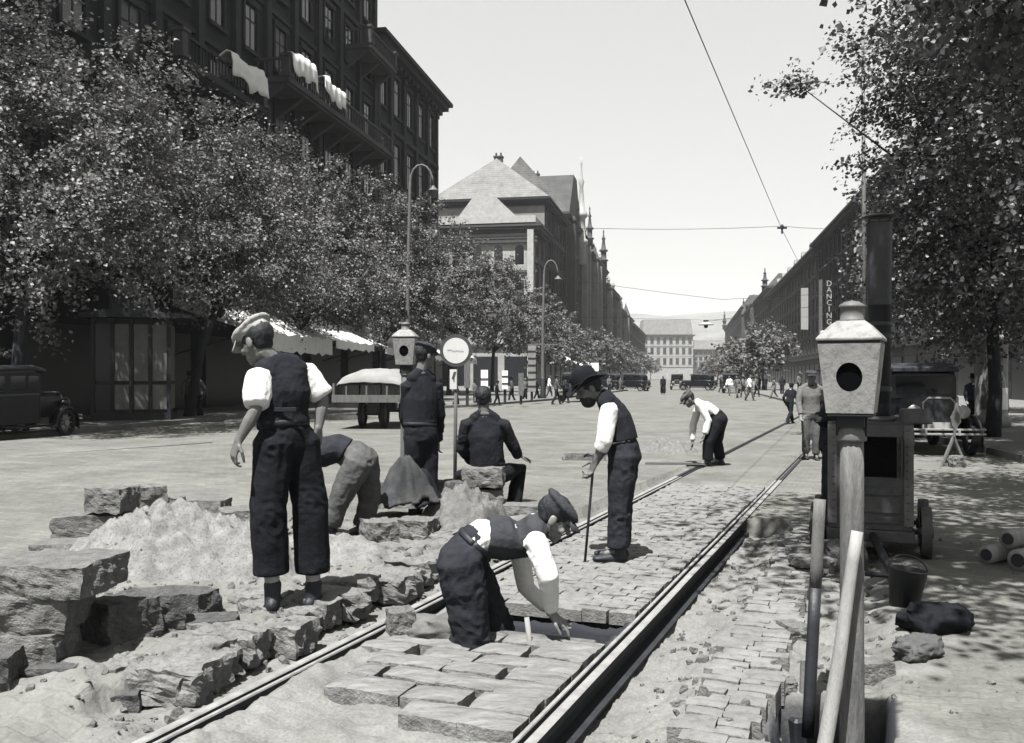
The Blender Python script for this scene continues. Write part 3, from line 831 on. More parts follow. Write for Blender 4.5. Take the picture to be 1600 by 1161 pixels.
# 1 --- the tall man with white rolled sleeves in the foreground
J = joints(5.73, head=(401, 535, -0.02), neck=(428, 566, 0.0), sL=(404, 592, -0.10), sR=(478, 580, 0.13), eL=(400, 640, -0.20), eR=(505, 622, 0.16), wL=(372, 690, -0.22), wR=(497, 672, 0.10),
           waist=(442, 648, 0), hL=(428, 692, -0.05), hR=(468, 690, 0.08), kL=(419, 790, -0.07), kR=(484, 786, 0.10), aL=(426, 915, -0.04), aR=(490, 905, 0.12))
J['aL'].z = gz(J['aL']) + 0.09; J['aR'].z = gz(J['aR']) + 0.09
man1 = person('tall man seen from behind in light flat cap, dark waistcoat and rolled white sleeves', J, dict(face=V((-0.86, 0.42, -0.34)), hup=V((-0.28, 0.1, 0.95)), toeL=V((-0.15, 0.9, 0)), toeR=V((0.35, 0.75, 0)),
       trousers=M_black, legw=(0.118, 0.116, 0.112), hem=0.78, top=M_shirt, sleeveL=0.46, sleeveR=0.48, swL=(0.086, 0.082, 0.062), swR=(0.07, 0.082, 0.066), vest=M_dark, vfold=0.012, tfold=0.009, cap=M_cap, captilt=-0.18, blouse=1.05, belt=True, shoes=M_shoe, curlL=0.8, curlR=0.9, seed=2, vlen=0.35,
       hnL=V((0.6, 0.5, 0)), hnR=V((-0.7, 0.5, 0)), hdL=V((-0.35, 0, -1)), hdR=V((-0.1, 0.1, -1)), sfold=0.012))
mb = MB(); c_ = at(446, 640, 5.60)
mb.box(c_, (0.13, 0.012, 0.026), Matrix.Rotation(0.25, 3, 'Z'), bev=.003); mb.build('cinch_strap', [M_char], man1)
# 2 --- the man bending behind him
J = joints(8.2, head=(448, 742, 0.05), neck=(470, 722, 0.05), sL=(482, 716, -0.16), sR=(488, 706, 0.20), eL=(478, 766, -0.16), eR=(480, 762, 0.2), wL=(470, 808, -0.12), wR=(470, 800, 0.15),
           waist=(530, 700, 0), hL=(560, 722, -0.10), hR=(568, 716, 0.12), kL=(532, 778, -0.12), kR=(578, 782, 0.14), aL=(516, 832, -0.10), aR=(566, 834, 0.14))
J['aL'].z = gz(J['aL']) + 0.09; J['aR'].z = gz(J['aR']) + 0.09
man2 = person('man bending low in pale grey trousers and dark waistcoat behind the tall man', J, dict(face=V((-0.6, 0.05, -0.8)), hup=V((-0.8, 0, 0.6)), toeL=V((-1, -0.1, 0)), toeR=V((-1, 0.1, 0)),
       trousers=M_mid, legw=(0.125, 0.098, 0.088), top=M_dark, vest=M_char, cap=M_capd, tfold=0.018, seed=4, girth=1.05, collar=False, vlen=0.3), voxel=0.009)
# 3 --- standing in a dark jacket beside the far lantern
J = joints(9.7, head=(665, 556, 0), neck=(658, 580, -0.01), sL=(637, 602, -0.06), sR=(680, 602, 0.08), eL=(634, 652, 0.02), eR=(686, 648, 0.12), wL=(646, 690, 0.2), wR=(684, 690, 0.3),
           waist=(656, 655, 0), hL=(648, 682, -0.04), hR=(668, 682, 0.05), kL=(647, 730, 0), kR=(670, 730, 0.06), aL=(646, 775, 0.0), aR=(672, 775, 0.06))
J['aL'].z = gz(J['aL']) + 0.09; J['aR'].z = gz(J['aR']) + 0.09
man3 = person('man standing in dark jacket and grey flat cap between lantern and round sign', J, dict(face=V((0.75, 0.62, -0.1)), toeL=V((0.4, 0.9, 0)), toeR=V((0.5, 0.8, 0)), trousers=M_dark, legw=(0.11, 0.1, 0.095),
       top=M_dark, sleevew=(0.075, 0.068, 0.055), skirt=False, torsow=1.08, girth=1.12, cap=M_capd, belt=True, vest=M_dark, seed=7, collarm=M_pale, sfold=0.012), voxel=0.009)
# 4 --- seated man seen from behind
J = joints(10.3, head=(755, 624, 0.0), neck=(757, 645, -0.02), sL=(729, 662, -0.03), sR=(787, 663, 0.0), eL=(722, 702, 0.02), eR=(803, 700, 0.08), wL=(738, 722, 0.28), wR=(810, 712, 0.22),
           waist=(760, 703, -0.01), hL=(748, 742, 0.04), hR=(778, 742, 0.04), kL=(722, 742, 0.46), kR=(812, 732, 0.34), aL=(734, 800, 0.38), aR=(802, 796, 0.22))
man4 = person('bareheaded man in dark suit sitting with his back turned on stacked stones', J, dict(hs=1.14, face=V((0.05, 1, -0.25)), toeL=V((-0.2, 1, 0)), toeR=V((0.6, 0.8, 0)), trousers=M_black, legw=(0.105, 0.09, 0.085), seat=True,
       top=M_dark, skirt=True, sleevew=(0.078, 0.068, 0.055), torsow=1.06, girth=1.08, seed=9, hdR=V((1, 0.3, -0.25)), hnR=V((0, 0, -1)), skin=M_skin, sfold=0.010, collarm=M_pale), voxel=0.009)
# 5 --- kneeling paver
J = joints(5.52, head=(866, 810, 0.05), neck=(838, 818, 0.06), sL=(808, 840, 0.30), sR=(836, 846, -0.10), eL=(822, 918, 0.34), eR=(857, 902, -0.16), wL=(860, 955, 0.22), wR=(862, 960, -0.06),
           waist=(752, 838, 0.06), hL=(724, 872, 0.16), hR=(718, 876, -0.10), kL=(776, 985, 0.22), kR=(737, 992, -0.08), aL=(742, 1020, 0.62), aR=(690, 1022, 0.36))
man5 = person('kneeling man in flat cap laying blocks, white sleeve reaching down into the pit', J, dict(face=V((0.80, 0.0, -0.55)), hup=V((0.5, 0, 0.8)), toeL=V((-0.3, 0.3, -0.9)), toeR=V((-0.3, 0.3, -0.9)), upfL=V((-0.7, 0.4, 0.3)), upfR=V((-0.7, 0.4, 0.3)), trousers=M_char, legw=(0.128, 0.120, 0.095),
       top=M_shirt, swR=(0.072, 0.064, 0.040), swL=(0.064, 0.058, 0.042), sleeveR=0.97, sleeveL=0.97, vest=M_vest, vlen=-0.12, cap=M_capd, captilt=-0.05, belt=True, tfold=0.020, seed=12, girth=1.04, curlR=0.35, curlL=0.6, hdR=V((0.72, 0.1, -0.62)), hnR=V((-0.2, 0.2, -1)), hdL=V((0.6, 0.2, -0.8)), sfold=0.009, skin=M_skinlight), voxel=0.0075)
# 6 --- the foreman with a stick
J = joints(7.88, head=(920, 608, -0.02), neck=(942, 618, 0.0), sL=(952, 640, -0.14), sR=(962, 640, 0.19), eL=(944, 690, -0.20), eR=(948, 690, 0.22), wL=(930, 722, -0.16), wR=(928, 728, 0.06),
           waist=(970, 676, 0.0), hL=(973, 712, -0.09), hR=(977, 712, 0.09), kL=(968, 790, -0.09), kR=(970, 790, 0.09), aL=(966, 868, -0.08), aR=(968, 864, 0.10))
J['aL'].z = gz(J['aL']) + 0.10; J['aR'].z = gz(J['aR']) + 0.10
man6 = person('bearded foreman in dark felt hat, waistcoat and white sleeves leaning on a stick', J, dict(face=V((-0.88, -0.12, -0.42)), hup=V((-0.42, 0, 0.9)), toeL=V((-1, -0.12, 0)), toeR=V((-1, 0.1, 0)), trousers=M_char, legw=(0.118, 0.098, 0.098), hem=0.97,
       top=M_shirt, sleeve=0.72, sleevew=(0.080, 0.074, 0.060), vest=M_dark, vlen=0.3, hat=M_black, beard=True, seed=15, girth=1.12, curlL=1.1, curlR=1.1, hdL=V((-0.35, 0.3, -0.85)), hdR=V((-0.3, -0.3, -0.9)), tfold=0.012, torsow=1.05), voxel=0.008)
# 7 --- bending man further up the track
J = joints(16.05, head=(1076, 624, 0.0), neck=(1089, 627, 0), sL=(1094, 632, -0.16), sR=(1092, 634, 0.18), eL=(1107, 658, -0.2), eR=(1083, 664, 0.22), wL=(1101, 679, -0.22), wR=(1082, 690, 0.2),
           waist=(1112, 642, 0), hL=(1124, 655, -0.1), hR=(1126, 655, 0.1), kL=(1107, 690, -0.14), kR=(1120, 690, 0.16), aL=(1106, 724, -0.10), aR=(1126, 718, 0.22))
J['aL'].z = gz(J['aL']) + 0.09; J['aR'].z = gz(J['aR']) + 0.09
man7 = person('man in white shirt and grey cap stooping over the track near the gravel heap', J, dict(face=V((-0.8, 0, -0.6)), hup=V((-0.6, 0, 0.8)), toeL=V((-1, -0.2, 0)), toeR=V((-1, 0.2, 0)), trousers=M_black, legw=(0.115, 0.1, 0.095), top=M_shirt, sleeve=1.0,
       sleevew=(0.07, 0.065, 0.055), cap=M_mid, seed=18, collar=False, vest=None), voxel=0.013)
# 8 --- dark walker on the right
def upright(px, py, hpx, f, stride=0.25, dress=None, label='', lean=0.03, voxel=0.014, group=None, arms=0.1, female=False):
    """a whole walking or standing person from a foot pixel and a height in pixels"""
    p0 = gp(px, py, 0.0); Y = p0.y; s = hpx * Y / F / 1.76
    f = V(f).normalized(); r = f.cross(UP); z0 = gz(p0)
    P = lambda a, b, h: V((p0.x, p0.y, z0)) + (r * a + f * b + UP * h) * s
    J = dict(head=P(0, 0.03 + lean, 1.62), neck=P(0, lean, 1.47), sL=P(-0.19, lean, 1.40), sR=P(0.19, lean, 1.40), eL=P(-0.25, -arms, 1.12), eR=P(0.25, arms, 1.12), wL=P(-0.23, -arms * 0.4 + 0.06, 0.86), wR=P(0.23, arms * 2 + 0.06, 0.88),
             hL=P(-0.09, 0, 0.92), hR=P(0.09, 0, 0.92), kL=P(-0.09, stride * 0.5 + 0.04, 0.50), kR=P(0.09, -stride * 0.25 + 0.03, 0.49), aL=P(-0.09, stride, 0.09), aR=P(0.09, -stride, 0.11))
    d = dict(face=f, toeL=f, toeR=f, s=s, sfold=0.006, tfold=0.008); d.update(dress or {})
    return person(label, J, d, group, voxel)
upright(1234, 662, 64, (0.75, 0.65, 0), 0.36, dict(trousers=M_dark, top=M_dark, skirt=True, cap=M_capd, seed=21), 'man in dark suit and cap striding across the road near the track', lean=0.10)
upright(1267, 718, 140, (-0.15, -1, 0), 0.05, dict(trousers=M_mid, top=M_pale, skirt=True, cap=M_capd, seed=22, collarm=M_black), 'man in pale work jacket and dark cap facing the camera beside the lantern post', voxel=0.012)
upright(1290, 700, 116, (-0.3, -1, 0), 0.05, dict(trousers=M_dark, top=M_char, skirt=True, hat=M_char, seed=23), 'man in dark hat and jacket half hidden by the near lantern', voxel=0.013)
J = joints(8.7, head=(1304, 578, 0), neck=(1304, 602, 0), sL=(1312, 618, -0.20), sR=(1302, 618, 0.18), eL=(1300, 662, -0.22), eR=(1292, 655, 0.22), wL=(1280, 655, -0.28), wR=(1276, 652, 0.15), waist=(1304, 668, 0), hL=(1305, 700, -0.09), hR=(1304, 700, 0.09), kL=(1298, 775, -0.10), kR=(1304, 775, 0.09), aL=(1298, 845, -0.1), aR=(1306, 842, 0.1))
J['aL'].z = gz(J['aL']) + 0.09; J['aR'].z = gz(J['aR']) + 0.09
person('man in long dark jacket standing against the tar boiler behind the near lantern post', J, dict(face=V((-0.9, -0.3, -0.2)), toeL=V((-1, -0.2, 0)), toeR=V((-1, 0.1, 0)), trousers=M_char, legw=(0.105, 0.09, 0.085), top=M_dark, skirt=True, sleevew=(0.075, 0.068, 0.055), cap=M_capd, seed=25, skin=M_skinlight), voxel=0.01)
# ------------------------------------------------------------------ lanterns, sign, boiler and other things on the site
M_lamp = mat('lamp_white', 0.155, 0.65, 5, 0.28, 0.25, 30, spots=0.28)
M_lampd = mat('lamp_dark', 0.008, 0.6, 6, 0.3)
M_lampg = mat('lamp_grey', 0.075, 0.6, 8, 0.3, 0.2, 30)
M_pole = mat('limed_wood', 0.085, 0.85, 5, 0.55, 0.5, 40, stretch=(4, 4, 0.6), spots=0.2)
M_bare = mat('bare_wood', 0.19, 0.85, 5, 0.25, 0.4, 40, stretch=(4, 4, 0.5))
M_wood = mat('weathered_wood', 0.075, 0.85, 5, 0.4, 0.5, 40, stretch=(4, 4, 0.6))
M_iron = mat('black_iron', 0.010, 0.55, 6, 0.4, 0.2, 40, spec=0.4)
M_sheet = mat('sooty_sheet', 0.026, 0.6, 3, 0.5, 0.25, 30, spec=0.35, spots=0.2)
M_tar = mat('boiler_sheet', 0.042, 0.6, 4, 0.4, 0.25, 30, spec=0.3, spots=0.2)
M_sand = mat('sand', 0.150, 0.95, 9, 0.28, 0.7, 110, spec=0.1, spots=0.3)
M_stone = mat('sandstone', 0.115, 0.95, 16, 0.35, 1.0, 70, spec=0.15, spots=0.2)
M_stoned = mat('dirty_stone', 0.07, 0.95, 16, 0.45, 1.0, 70, spec=0.15, spots=0.2)
M_glassd = mat('dark_glass', 0.0015, 0.6, 4, 0.1, spec=0.03)

def lantern(base, top_z, k, label, polew, lean=(0, 0), yaw=-0.45):
    """warning lantern: square tapering case with a round port, hipped cover and chimney, on a post; k is the case width"""
    root = thing('site_lantern', (base[0], base[1], base[2]), label, 'lantern', 'site warning lanterns')
    zc = top_z - base[2]            # chimney top above the base
    hl = k * 1.83                   # lantern height from case bottom to chimney top
    zb = zc - hl
    lx = lambda z: V((lean[0] * z, lean[1] * z, z))
    mb = MB(); pw = polew / 2
    pts = [lx(z) for z in np.linspace(-0.35, zb - k * 0.30, 9)]
    mb.tube([p + V((mnoise.noise(p * 3) * .004, 0, 0)) for p in pts], [pw * (1.06 - 0.012 * i + 0.03 * mnoise.noise((i * .9, 2, 1))) for i in range(9)], 14)
    mb.build('post', [M_pole], root, False, True)
    T = lx(0)
    mb = MB(); c0 = lx(zb)
    mb.lathe([(pw * 1.02, -k * 0.47), (pw * 1.16, -k * 0.46), (pw * 1.22, -k * 0.43), (pw * 1.08, -k * 0.30), (pw * 0.80, -k * 0.17), (pw * 0.4, -k * 0.11)], c0, 16)
    mb.build('post_cap', [M_lampg], root, False, True)
    mb = MB(); mb.box(c0 + V((0, 0, -k * 0.03)), (k * 0.70, k * 0.70, k * 0.06), yaw, bev=k * .02)
    for sx in (-1, 1): mb.box(c0 + Matrix.Rotation(yaw, 3, 'Z') @ V((sx * k * 0.22, 0, -k * 0.20)), (k * 0.05, k * 0.12, k * 0.36), yaw)
    mb.box(c0 + V((0, 0, -k * 0.14)), (k * 0.42, k * 0.42, k * 0.18), yaw)
    mb.build('bracket', [M_lampd], root, False)
    mb = MB(); zt = k * 1.12        # case: front sheet with a round hole
    def ring(z, h, n=4): return [V((sx * h, sy * h, z)) for sx, sy in ((-1, -1), (1, -1), (1, 1), (-1, 1))]
    lo = ring(0, k * 0.36); hi = ring(zt, k * 0.475)
    rotz = Matrix.Rotation(yaw, 3, 'Z')
    W = lambda p: c0 + rotz @ V(p)
    for i in range(4):
        a, b_, c_, d_ = lo[i], lo[(i + 1) % 4], hi[(i + 1) % 4], hi[i]
        cen = (a + b_ + c_ + d_) / 4 + V((0, 0, k * 0.02)); ux = (b_ - a).normalized(); uy = ((c_ + d_) / 2 - (a + b_) / 2).normalized()
        rr = (k * 0.20, k * 0.235); n = 24
        if i % 2 == 1: rr = (k * 0.10, k * 0.13)
        circ = [cen + ux * rr[0] * math.cos(2 * math.pi * j / n) + uy * rr[1] * math.sin(2 * math.pi * j / n) for j in range(n)]
        outer = []
        for j in range(n):
            an = 2 * math.pi * j / n; cx, sy_ = math.cos(an), math.sin(an); m_ = max(abs(cx), abs(sy_)); cx, sy_ = cx / m_, sy_ / m_
            bot = a.lerp(b_, (cx + 1) / 2); tp = d_.lerp(c_, (cx + 1) / 2)
            outer.append(bot.lerp(tp, (sy_ + 1) / 2))
        ci = [mb.pt(W(p)) for p in circ]; oi = [mb.pt(W(p)) for p in outer]
        nrm = ux.cross(uy); inn = [mb.pt(W(p - nrm * k * 0.03)) for p in circ]
        for j in range(n):
            j2 = (j + 1) % n
            mb.face((ci[j], ci[j2], oi[j2], oi[j])); mb.face((ci[j2], ci[j], inn[j], inn[j2]))
    mb.face([mb.pt(W(p)) for p in lo][::-1])
    case = mb.build('lamp_case', [M_lamp], root, False)
    for i in range(2):
        gm_ = MB(); y = (-1, 1)[i] * k * 0.375
        gm_.tube([W((0, y, zt * 0.53 - 0.002)), W((0, y + 0.006, zt * 0.53 - 0.002))], [(k * 0.26, k * 0.23)] * 2, 20, side=(0, 0, 1))
        gm_.build('port_glass', [M_glassd], root, False)
    mb = MB()
    for h, z in ((0.40, 0.0), (0.50, zt / k)):
        pass
    mb.box(W((0, 0, zt + k * 0.025)), (k * 0.94, k * 0.94, k * 0.05), rotz)
    mb.build('band', [M_lampd], root, False)
    mb = MB()
    def sq(h, z): return [mb.pt(W((sx * h, sy * h, z))) for sx, sy in ((-1, -1), (1, -1), (1, 1), (-1, 1))]
    lv = [sq(k * 0.50, zt + k * 0.045), sq(k * 0.505, zt + k * 0.085), sq(k * 0.47, zt + k * 0.13), sq(k * 0.30, zt + k * 0.31), sq(k * 0.215, zt + k * 0.375)]
    mb.face(lv[0][::-1]); mb.face(lv[-1])
    for a, b_ in zip(lv, lv[1:]):
        for j in range(4): mb.face((a[j], a[(j + 1) % 4], b_[(j + 1) % 4], b_[j]))
    mb.build('lamp_cover', [M_lamp], root, False, bevel=k * .012)
    mb = MB(); zz = zt + k * 0.37
    mb.lathe([(k * 0.20, 0), (k * 0.20, k * 0.03), (k * 0.185, k * 0.035), (k * 0.185, k * 0.22), (k * 0.20, k * 0.225), (k * 0.215, k * 0.235), (k * 0.20, k * 0.27), (k * 0.12, k * 0.32), (k * 0.03, k * 0.34)], W((0, 0, zz)), 20)
    ch = mb.build('lamp_chimney', [M_lampg], root, False, True)
    return root
b0 = gp(1331, 1180, 0); b0.z = gz(b0)
lantern(b0, H + 118 / F * b0.y, 0.25, 'near white lantern with black round port on a limed post, right foreground', 0.096)
b1 = V((at(631, 600, 10.4).x, 10.4, 0.1))
lantern(b1, H + 85 / F * 10.4, 0.262, 'far white lantern with black round port behind the man in dark jacket', 0.095, (0.012, 0), -0.06)

# bare pole leaning on the near lantern post, and the dark stake in the hole
pa = at(1285, 1185, 3.62); pb = at(1341, 830, 3.70)
r_ = thing('leaning_pole', pa, 'pale bare wooden pole leaning against the near lantern post', 'pole')
mb = MB(); mb.tube([lerp(pa, pb, t) + V((0.004 * math.sin(t * 5), 0, 0)) for t in np.linspace(-0.1, 1, 9)], [0.031 - 0.001 * i for i in range(9)], 12)
mb.build('pole_shaft', [M_bare], r_, True, True)
pa = at(1262, 1120, 4.52); pb = at(1281, 780, 4.66); pa.z -= 0.1
r_ = thing('dark_stake', pa, 'tall narrow stake standing in the square hole, its lower half black', 'stake')
mb = MB()
for i, (t0, t1) in enumerate(((0, 0.62), (0.62, 1.0))):
    m2 = MB(); m2.tube([lerp(pa, pb, t) for t in np.linspace(t0, t1, 5)], [(0.031, 0.026)] * 5, 10, side=(1, 0, 0))
    m2.build(('dark_end', 'bare_end')[i], [(M_iron, M_wood)[i]], r_, True, True)  # lower part in a darker material than the upper
b_ = at(1385, 1140, 3.9); b_.z = gz(b_)
r_ = thing('tamper', on(1250, 1095, 0.0), 'dark iron tamper head lying in the hole behind the near lantern', 'tool')
mb = MB(); c = on(1252, 1092); c.z = -0.42
mb.box(c + V((0, 0, 0.12)), (0.15, 0.12, 0.24), 0.3, bev=0.015); mb.build('tamper_head', [M_iron], r_)
mb = MB(); mb.tube([c + V((0, 0, 0.2)), c + V((0.03, 0.06, 0.50))], 0.017, 8); mb.build('handle', [M_wood], r_)

# ------------------------------------------------------------------ round no-entry sign on a thin post
bs = V((at(711, 700, 11.2).x, 11.2, 0.08))
r_ = thing('round_sign', bs, 'round white road sign with broad grey rim on a thin post', 'road sign')
cz = at(713, 548, 11.2).z - bs.z; rad = 25 / F * 11.2
M_signw = mat('sign_white', 0.36, 0.5, 5, 0.06); M_signg = mat('sign_rim', 0.035, 0.5, 6, 0.3)
mb = MB(); mb.tube([V((-0.005, 0.02, -0.2)), V((0.012, 0.02, cz + 0.1))], 0.022, 10); mb.build('sign_post', [M_wood], r_, False, True)
mb = MB(); mb.lathe([(rad * 0.62, -0.014), (rad, -0.014), (rad * 1.01, 0), (rad, 0.012), (0.001, 0.012)], V((0.012, -0.012, cz)), 40, axis=(0, -1, 0), cap=False)
mb.lathe([(rad, -0.014), (0.001, -0.014)], V((0.012, -0.012, cz)), 40, axis=(0, -1, 0), cap=False); mb.build('rim', [M_signg], r_, False)
mb = MB(); mb.lathe([(rad * 0.80, 0.0), (rad * 0.80, 0.003), (0.001, 0.004)], V((0.012, -0.026, cz)), 40, axis=(0, -1, 0), cap=False); disc = mb.build('disc', [M_signw], r_, False)
# the faint worn line of lettering across the disc
fm = mat('faint_letters', 0.15, 0.6, 5, 0.1)
mb = MB(); rnd = random.Random(5); x = -rad * 0.5
while x < rad * 0.5:
    wdt = rnd.uniform(0.012, 0.02)
    mb.box((0.012 + x, -0.0312, cz), (0.004, 0.002, rnd.uniform(0.02, 0.03))); mb.box((0.012 + x + wdt / 2, -0.0322, cz + rnd.choice((-0.01, 0, 0.01))), (wdt, 0.002, 0.004)); x += wdt + 0.008
mb.build('faded_lettering', [fm], r_, False)
mb = MB(); ph = at(708, 593, 11.2).z - bs.z; mb.box((-0.02, -0.01, ph), (0.085, 0.018, 0.24)); mb.build('lower_plate', [M_signw], r_, False, bevel=0.004)
mb = MB(); mb.box((-0.012, -0.0215, ph + 0.05), (0.028, 0.003, 0.09), Matrix.Rotation(0.3, 3, 'Y')); mb.box((-0.012, -0.0225, ph + 0.01), (0.012, 0.003, 0.07)); mb.build('plate_mark', [M_signg], r_, False)

# ------------------------------------------------------------------ tar boiler with tall smokestack
YB = 8.05
def bq(px, py, dy=0.0): return at(px, py, YB + dy)
x0 = bq(1300, 700).x; x1 = bq(1419, 700).x; zt = bq(0, 664).z; zb = bq(0, 826).z; gzb = -0.02
cx = (x0 + x1) / 2; wB = x1 - x0; dB = 0.95
AB = R(-21.5)
r_ = thing('tar_boiler', (cx + dB / 2 * math.sin(-AB), YB + dB / 2 * math.cos(AB), gzb), 'wheeled tar boiler with a tall dark smokestack and open fire door', 'tar boiler', rz=AB)
L = lambda px, py, dy=0.0: bq(px, py, dy) - V((cx, YB + dB / 2, gzb))
mb = MB(); hB = zt - zb; zc = (zt + zb) / 2 - gzb
t = 0.022
for sx in (-1, 1):
    mb.box((sx * (wB / 2 - t / 2), 0, zc), (t, dB, hB))
mb.box((0, dB / 2 - t / 2, zc), (wB - 2 * t, t, hB)); mb.box((0, 0, zc - hB / 2 + t / 2), (wB - 2 * t, dB - 2 * t, t))
mb.box((0, 0, zc + hB / 2 + t / 2), (wB + 0.03, dB + 0.02, t))
mb.build('boiler_shell', [M_sheet], r_, False)
# front plate with the open fire door
mb = MB(); fo0 = L(1350, 745); fo1 = L(1398, 682); yf = -dB / 2 - 0.011
zf0, zf1 = zc - hB / 2, zc + hB / 2; xf0, xf1 = -wB / 2 - 0.004, wB / 2 + 0.004
def slabq(xa, xb, za, zb_): mb.box(((xa + xb) / 2, yf, (za + zb_) / 2), (xb - xa, 0.02, zb_ - za))
dx0 = fo0.x - 0.10
slabq(xf0, dx0, zf0, zf1); slabq(fo1.x, xf1, zf0, zf1); slabq(dx0, fo1.x, zf0, fo0.z); slabq(dx0, fo1.x, fo1.z, zf1)
mb.build('front_plate', [M_tar], r_, False)
mb = MB()
for (px0, py0, px1, py1) in ((1345, 760, 1396, 772), (1345, 776, 1394, 800), (1345, 806, 1394, 816)):
    a = L(px0, py1); b_ = L(px1, py0); mb.box(((a.x + b_.x) / 2, yf - 0.018, (a.z + b_.z) / 2), (b_.x - a.x + 0.1, 0.014, b_.z - a.z))
mb.build('ash_doors', [M_tar], r_, False, bevel=0.003)
for sx in (-1, 1):
    mb = MB(); mb.box((sx * (wB / 2 - 0.02) , yf - 0.016, zc + 0.02), (0.075, 0.012, hB * 0.96)); mb.build('corner_strip', [M_lampg], r_, False)
def rivets(x, n):
    rb = MB()
    for k in range(n): rb.lathe([(0.011, 0), (0.009, 0.007), (0.003, 0.010)], (x, yf - 0.022, zf0 + 0.04 + (zf1 - zf0 - 0.08) * k / (n - 1)), 8, axis=(0, -1, 0))
    o_ = rb.build('rivet_row', [M_lampg], r_, False, True); return o_
rivets(-wB / 2 + 0.03, 13); rivets(wB / 2 - 0.03, 13)
mb = MB(); mb.box((0, 0, zc - hB / 2 - 0.055), (wB + 0.05, dB + 0.12, 0.10), bev=0.008); mb.build('chassis', [M_tar], r_, False)
sb = L(1373, 664, 0.42); sb.y = -0.02; stz = L(0, 345, 0.3).z
mb = MB(); sy = sb.y; rl = r_.location; q_ = (1374 - 800) / F
sxm = (q_ * (rl.y + math.cos(AB) * sy) - rl.x + math.sin(AB) * sy) / (math.cos(AB) - q_ * math.sin(AB))
mb.lathe([(0.092, sb.z), (0.094, sb.z + 0.5), (0.097, sb.z + 0.9), (0.103, sb.z + 0.905), (0.103, sb.z + 0.93), (0.100, sb.z + 0.94), (0.112, stz - 0.02), (0.116, stz), (0.108, stz), (0.095, sb.z + 0.2)], V((sxm, sy, 0)), 24)
stk = mb.build('smokestack', [M_sheet], r_, False, True)
mb = MB(); mb.lathe([(0.005, 0.066), (0.10, 0.052), (0.160, 0.030), (0.166, 0.022), (0.10, 0.018), (0.005, 0.02)], V((sxm, sy, stz + 0.02)), 24); mb.build('rain_cap', [M_iron], stk, False, True)
mb = MB()
for k in range(3):
    a = 2 * math.pi * k / 3 + 0.5; mb.box((sxm + 0.1 * math.cos(a), sy + 0.1 * math.sin(a), stz + 0.02), (0.014, 0.014, 0.06))
mb.build('cap_brackets', [M_iron], stk, False)
mb = MB(); mb.lathe([(0.15, 0), (0.15, 0.03), (0.12, 0.05), (0.12, 0.12), (0.10, 0.13)], L(1405, 664, 0.25) + V((0, 0, 0.02)), 20); mb.lathe([(0.2, 0.0), (0.2, 0.02), (0.13, 0.04)], V((sxm, sy, zc + hB / 2 + t)), 20); mb.build('filler_collar', [M_tar], r_, False, True)
for sx in (-1, 1):
    for sy_ in (-1, 1):
        wb = MB(); c = V((sx * (wB / 2 + 0.12), sy_ * (dB / 2 - 0.2) - 0.06, 0.22))
        wb.lathe([(0.170, -0.035), (0.222, -0.042), (0.226, 0), (0.222, 0.042), (0.170, 0.035), (0.165, 0)], c, 28, axis=(1, 0, 0), cap=False)
        wb.lathe([(0.045, -0.06), (0.05, 0), (0.045, 0.06)], c, 14, axis=(1, 0, 0))
        for k in range(8):
            a = 2 * math.pi * k / 8; dd = V((0, math.cos(a), math.sin(a))); wb.tube([c + dd * 0.04, c + dd * 0.175], 0.014, 6)
        wb.build('wheel', [M_iron if sx < 0 else M_tar], r_, False)
for sy_ in (-1, 1):
    mb = MB(); yy = sy_ * (dB / 2 - 0.2) - 0.06; mb.tube([(-wB / 2 - 0.14, yy, 0.22), (wB / 2 + 0.14, yy, 0.22)], 0.022, 8); mb.box((0, yy, 0.285), (0.3, 0.1, 0.11)); mb.build('axle', [M_iron], r_, False)
mb = MB(); a = V((0.02, -dB / 2 - 0.02, 0.20)); e = V((0.17, -dB / 2 - 1.1, 0.07)); mb.tube([a, lerp(a, e, 0.5), e], [0.035, 0.032, 0.03], 10); mb.tube([e + V((-0.2, 0.02, 0)), e + V((0.22, -0.02, 0))], 0.02, 8); mb.build('drawbar', [M_iron], r_, False, True)

# the fire door swung open, its hinges, a feed pipe, lifting rings and a rake
mb = MB(); dh = fo1.z - fo0.z; mb.box((fo1.x + 0.035, yf - 0.09, (fo0.z + fo1.z) / 2), (0.014, 0.16, dh), bev=.003); fd = mb.build('fire_door', [M_sheet], r_, False)
for z in (fo0.z + dh * .22, fo0.z + dh * .78):
    mb = MB(); mb.tube([(fo1.x + 0.022, yf - 0.016, z - .02), (fo1.x + 0.022, yf - 0.016, z + .02)], .012, 8); mb.build('hinge', [M_iron], r_, False)
mb = MB(); mb.tube([(dx0 - .03, yf - .05, zf1 - .04), (dx0 - .03, yf - .05, fo0.z - .05), (dx0 + .02, yf - .05, fo0.z - .10), (dx0 + .02, yf + .01, fo0.z - .10)], .016, 8); mb.build('feed_pipe', [M_iron], r_, False, True)
for sx in (-1, 1):
    mb = MB(); mb.tube([(sx * (wB / 2 + .02), -.25 + .06 * math.cos(a), zf1 - .12 + .06 * math.sin(a)) for a in np.linspace(0, 2 * math.pi, 13)], .009, 6); mb.build('lifting_ring', [M_iron], r_, False)
for dz in (0.30, 0.78):
    mb = MB(); mb.lathe([(.100, 0), (.108, .01), (.108, .045), (.100, .055)], V((sxm, sy, sb.z + dz)), 24, cap=False); mb.build('stack_hoop', [M_iron], stk, False)
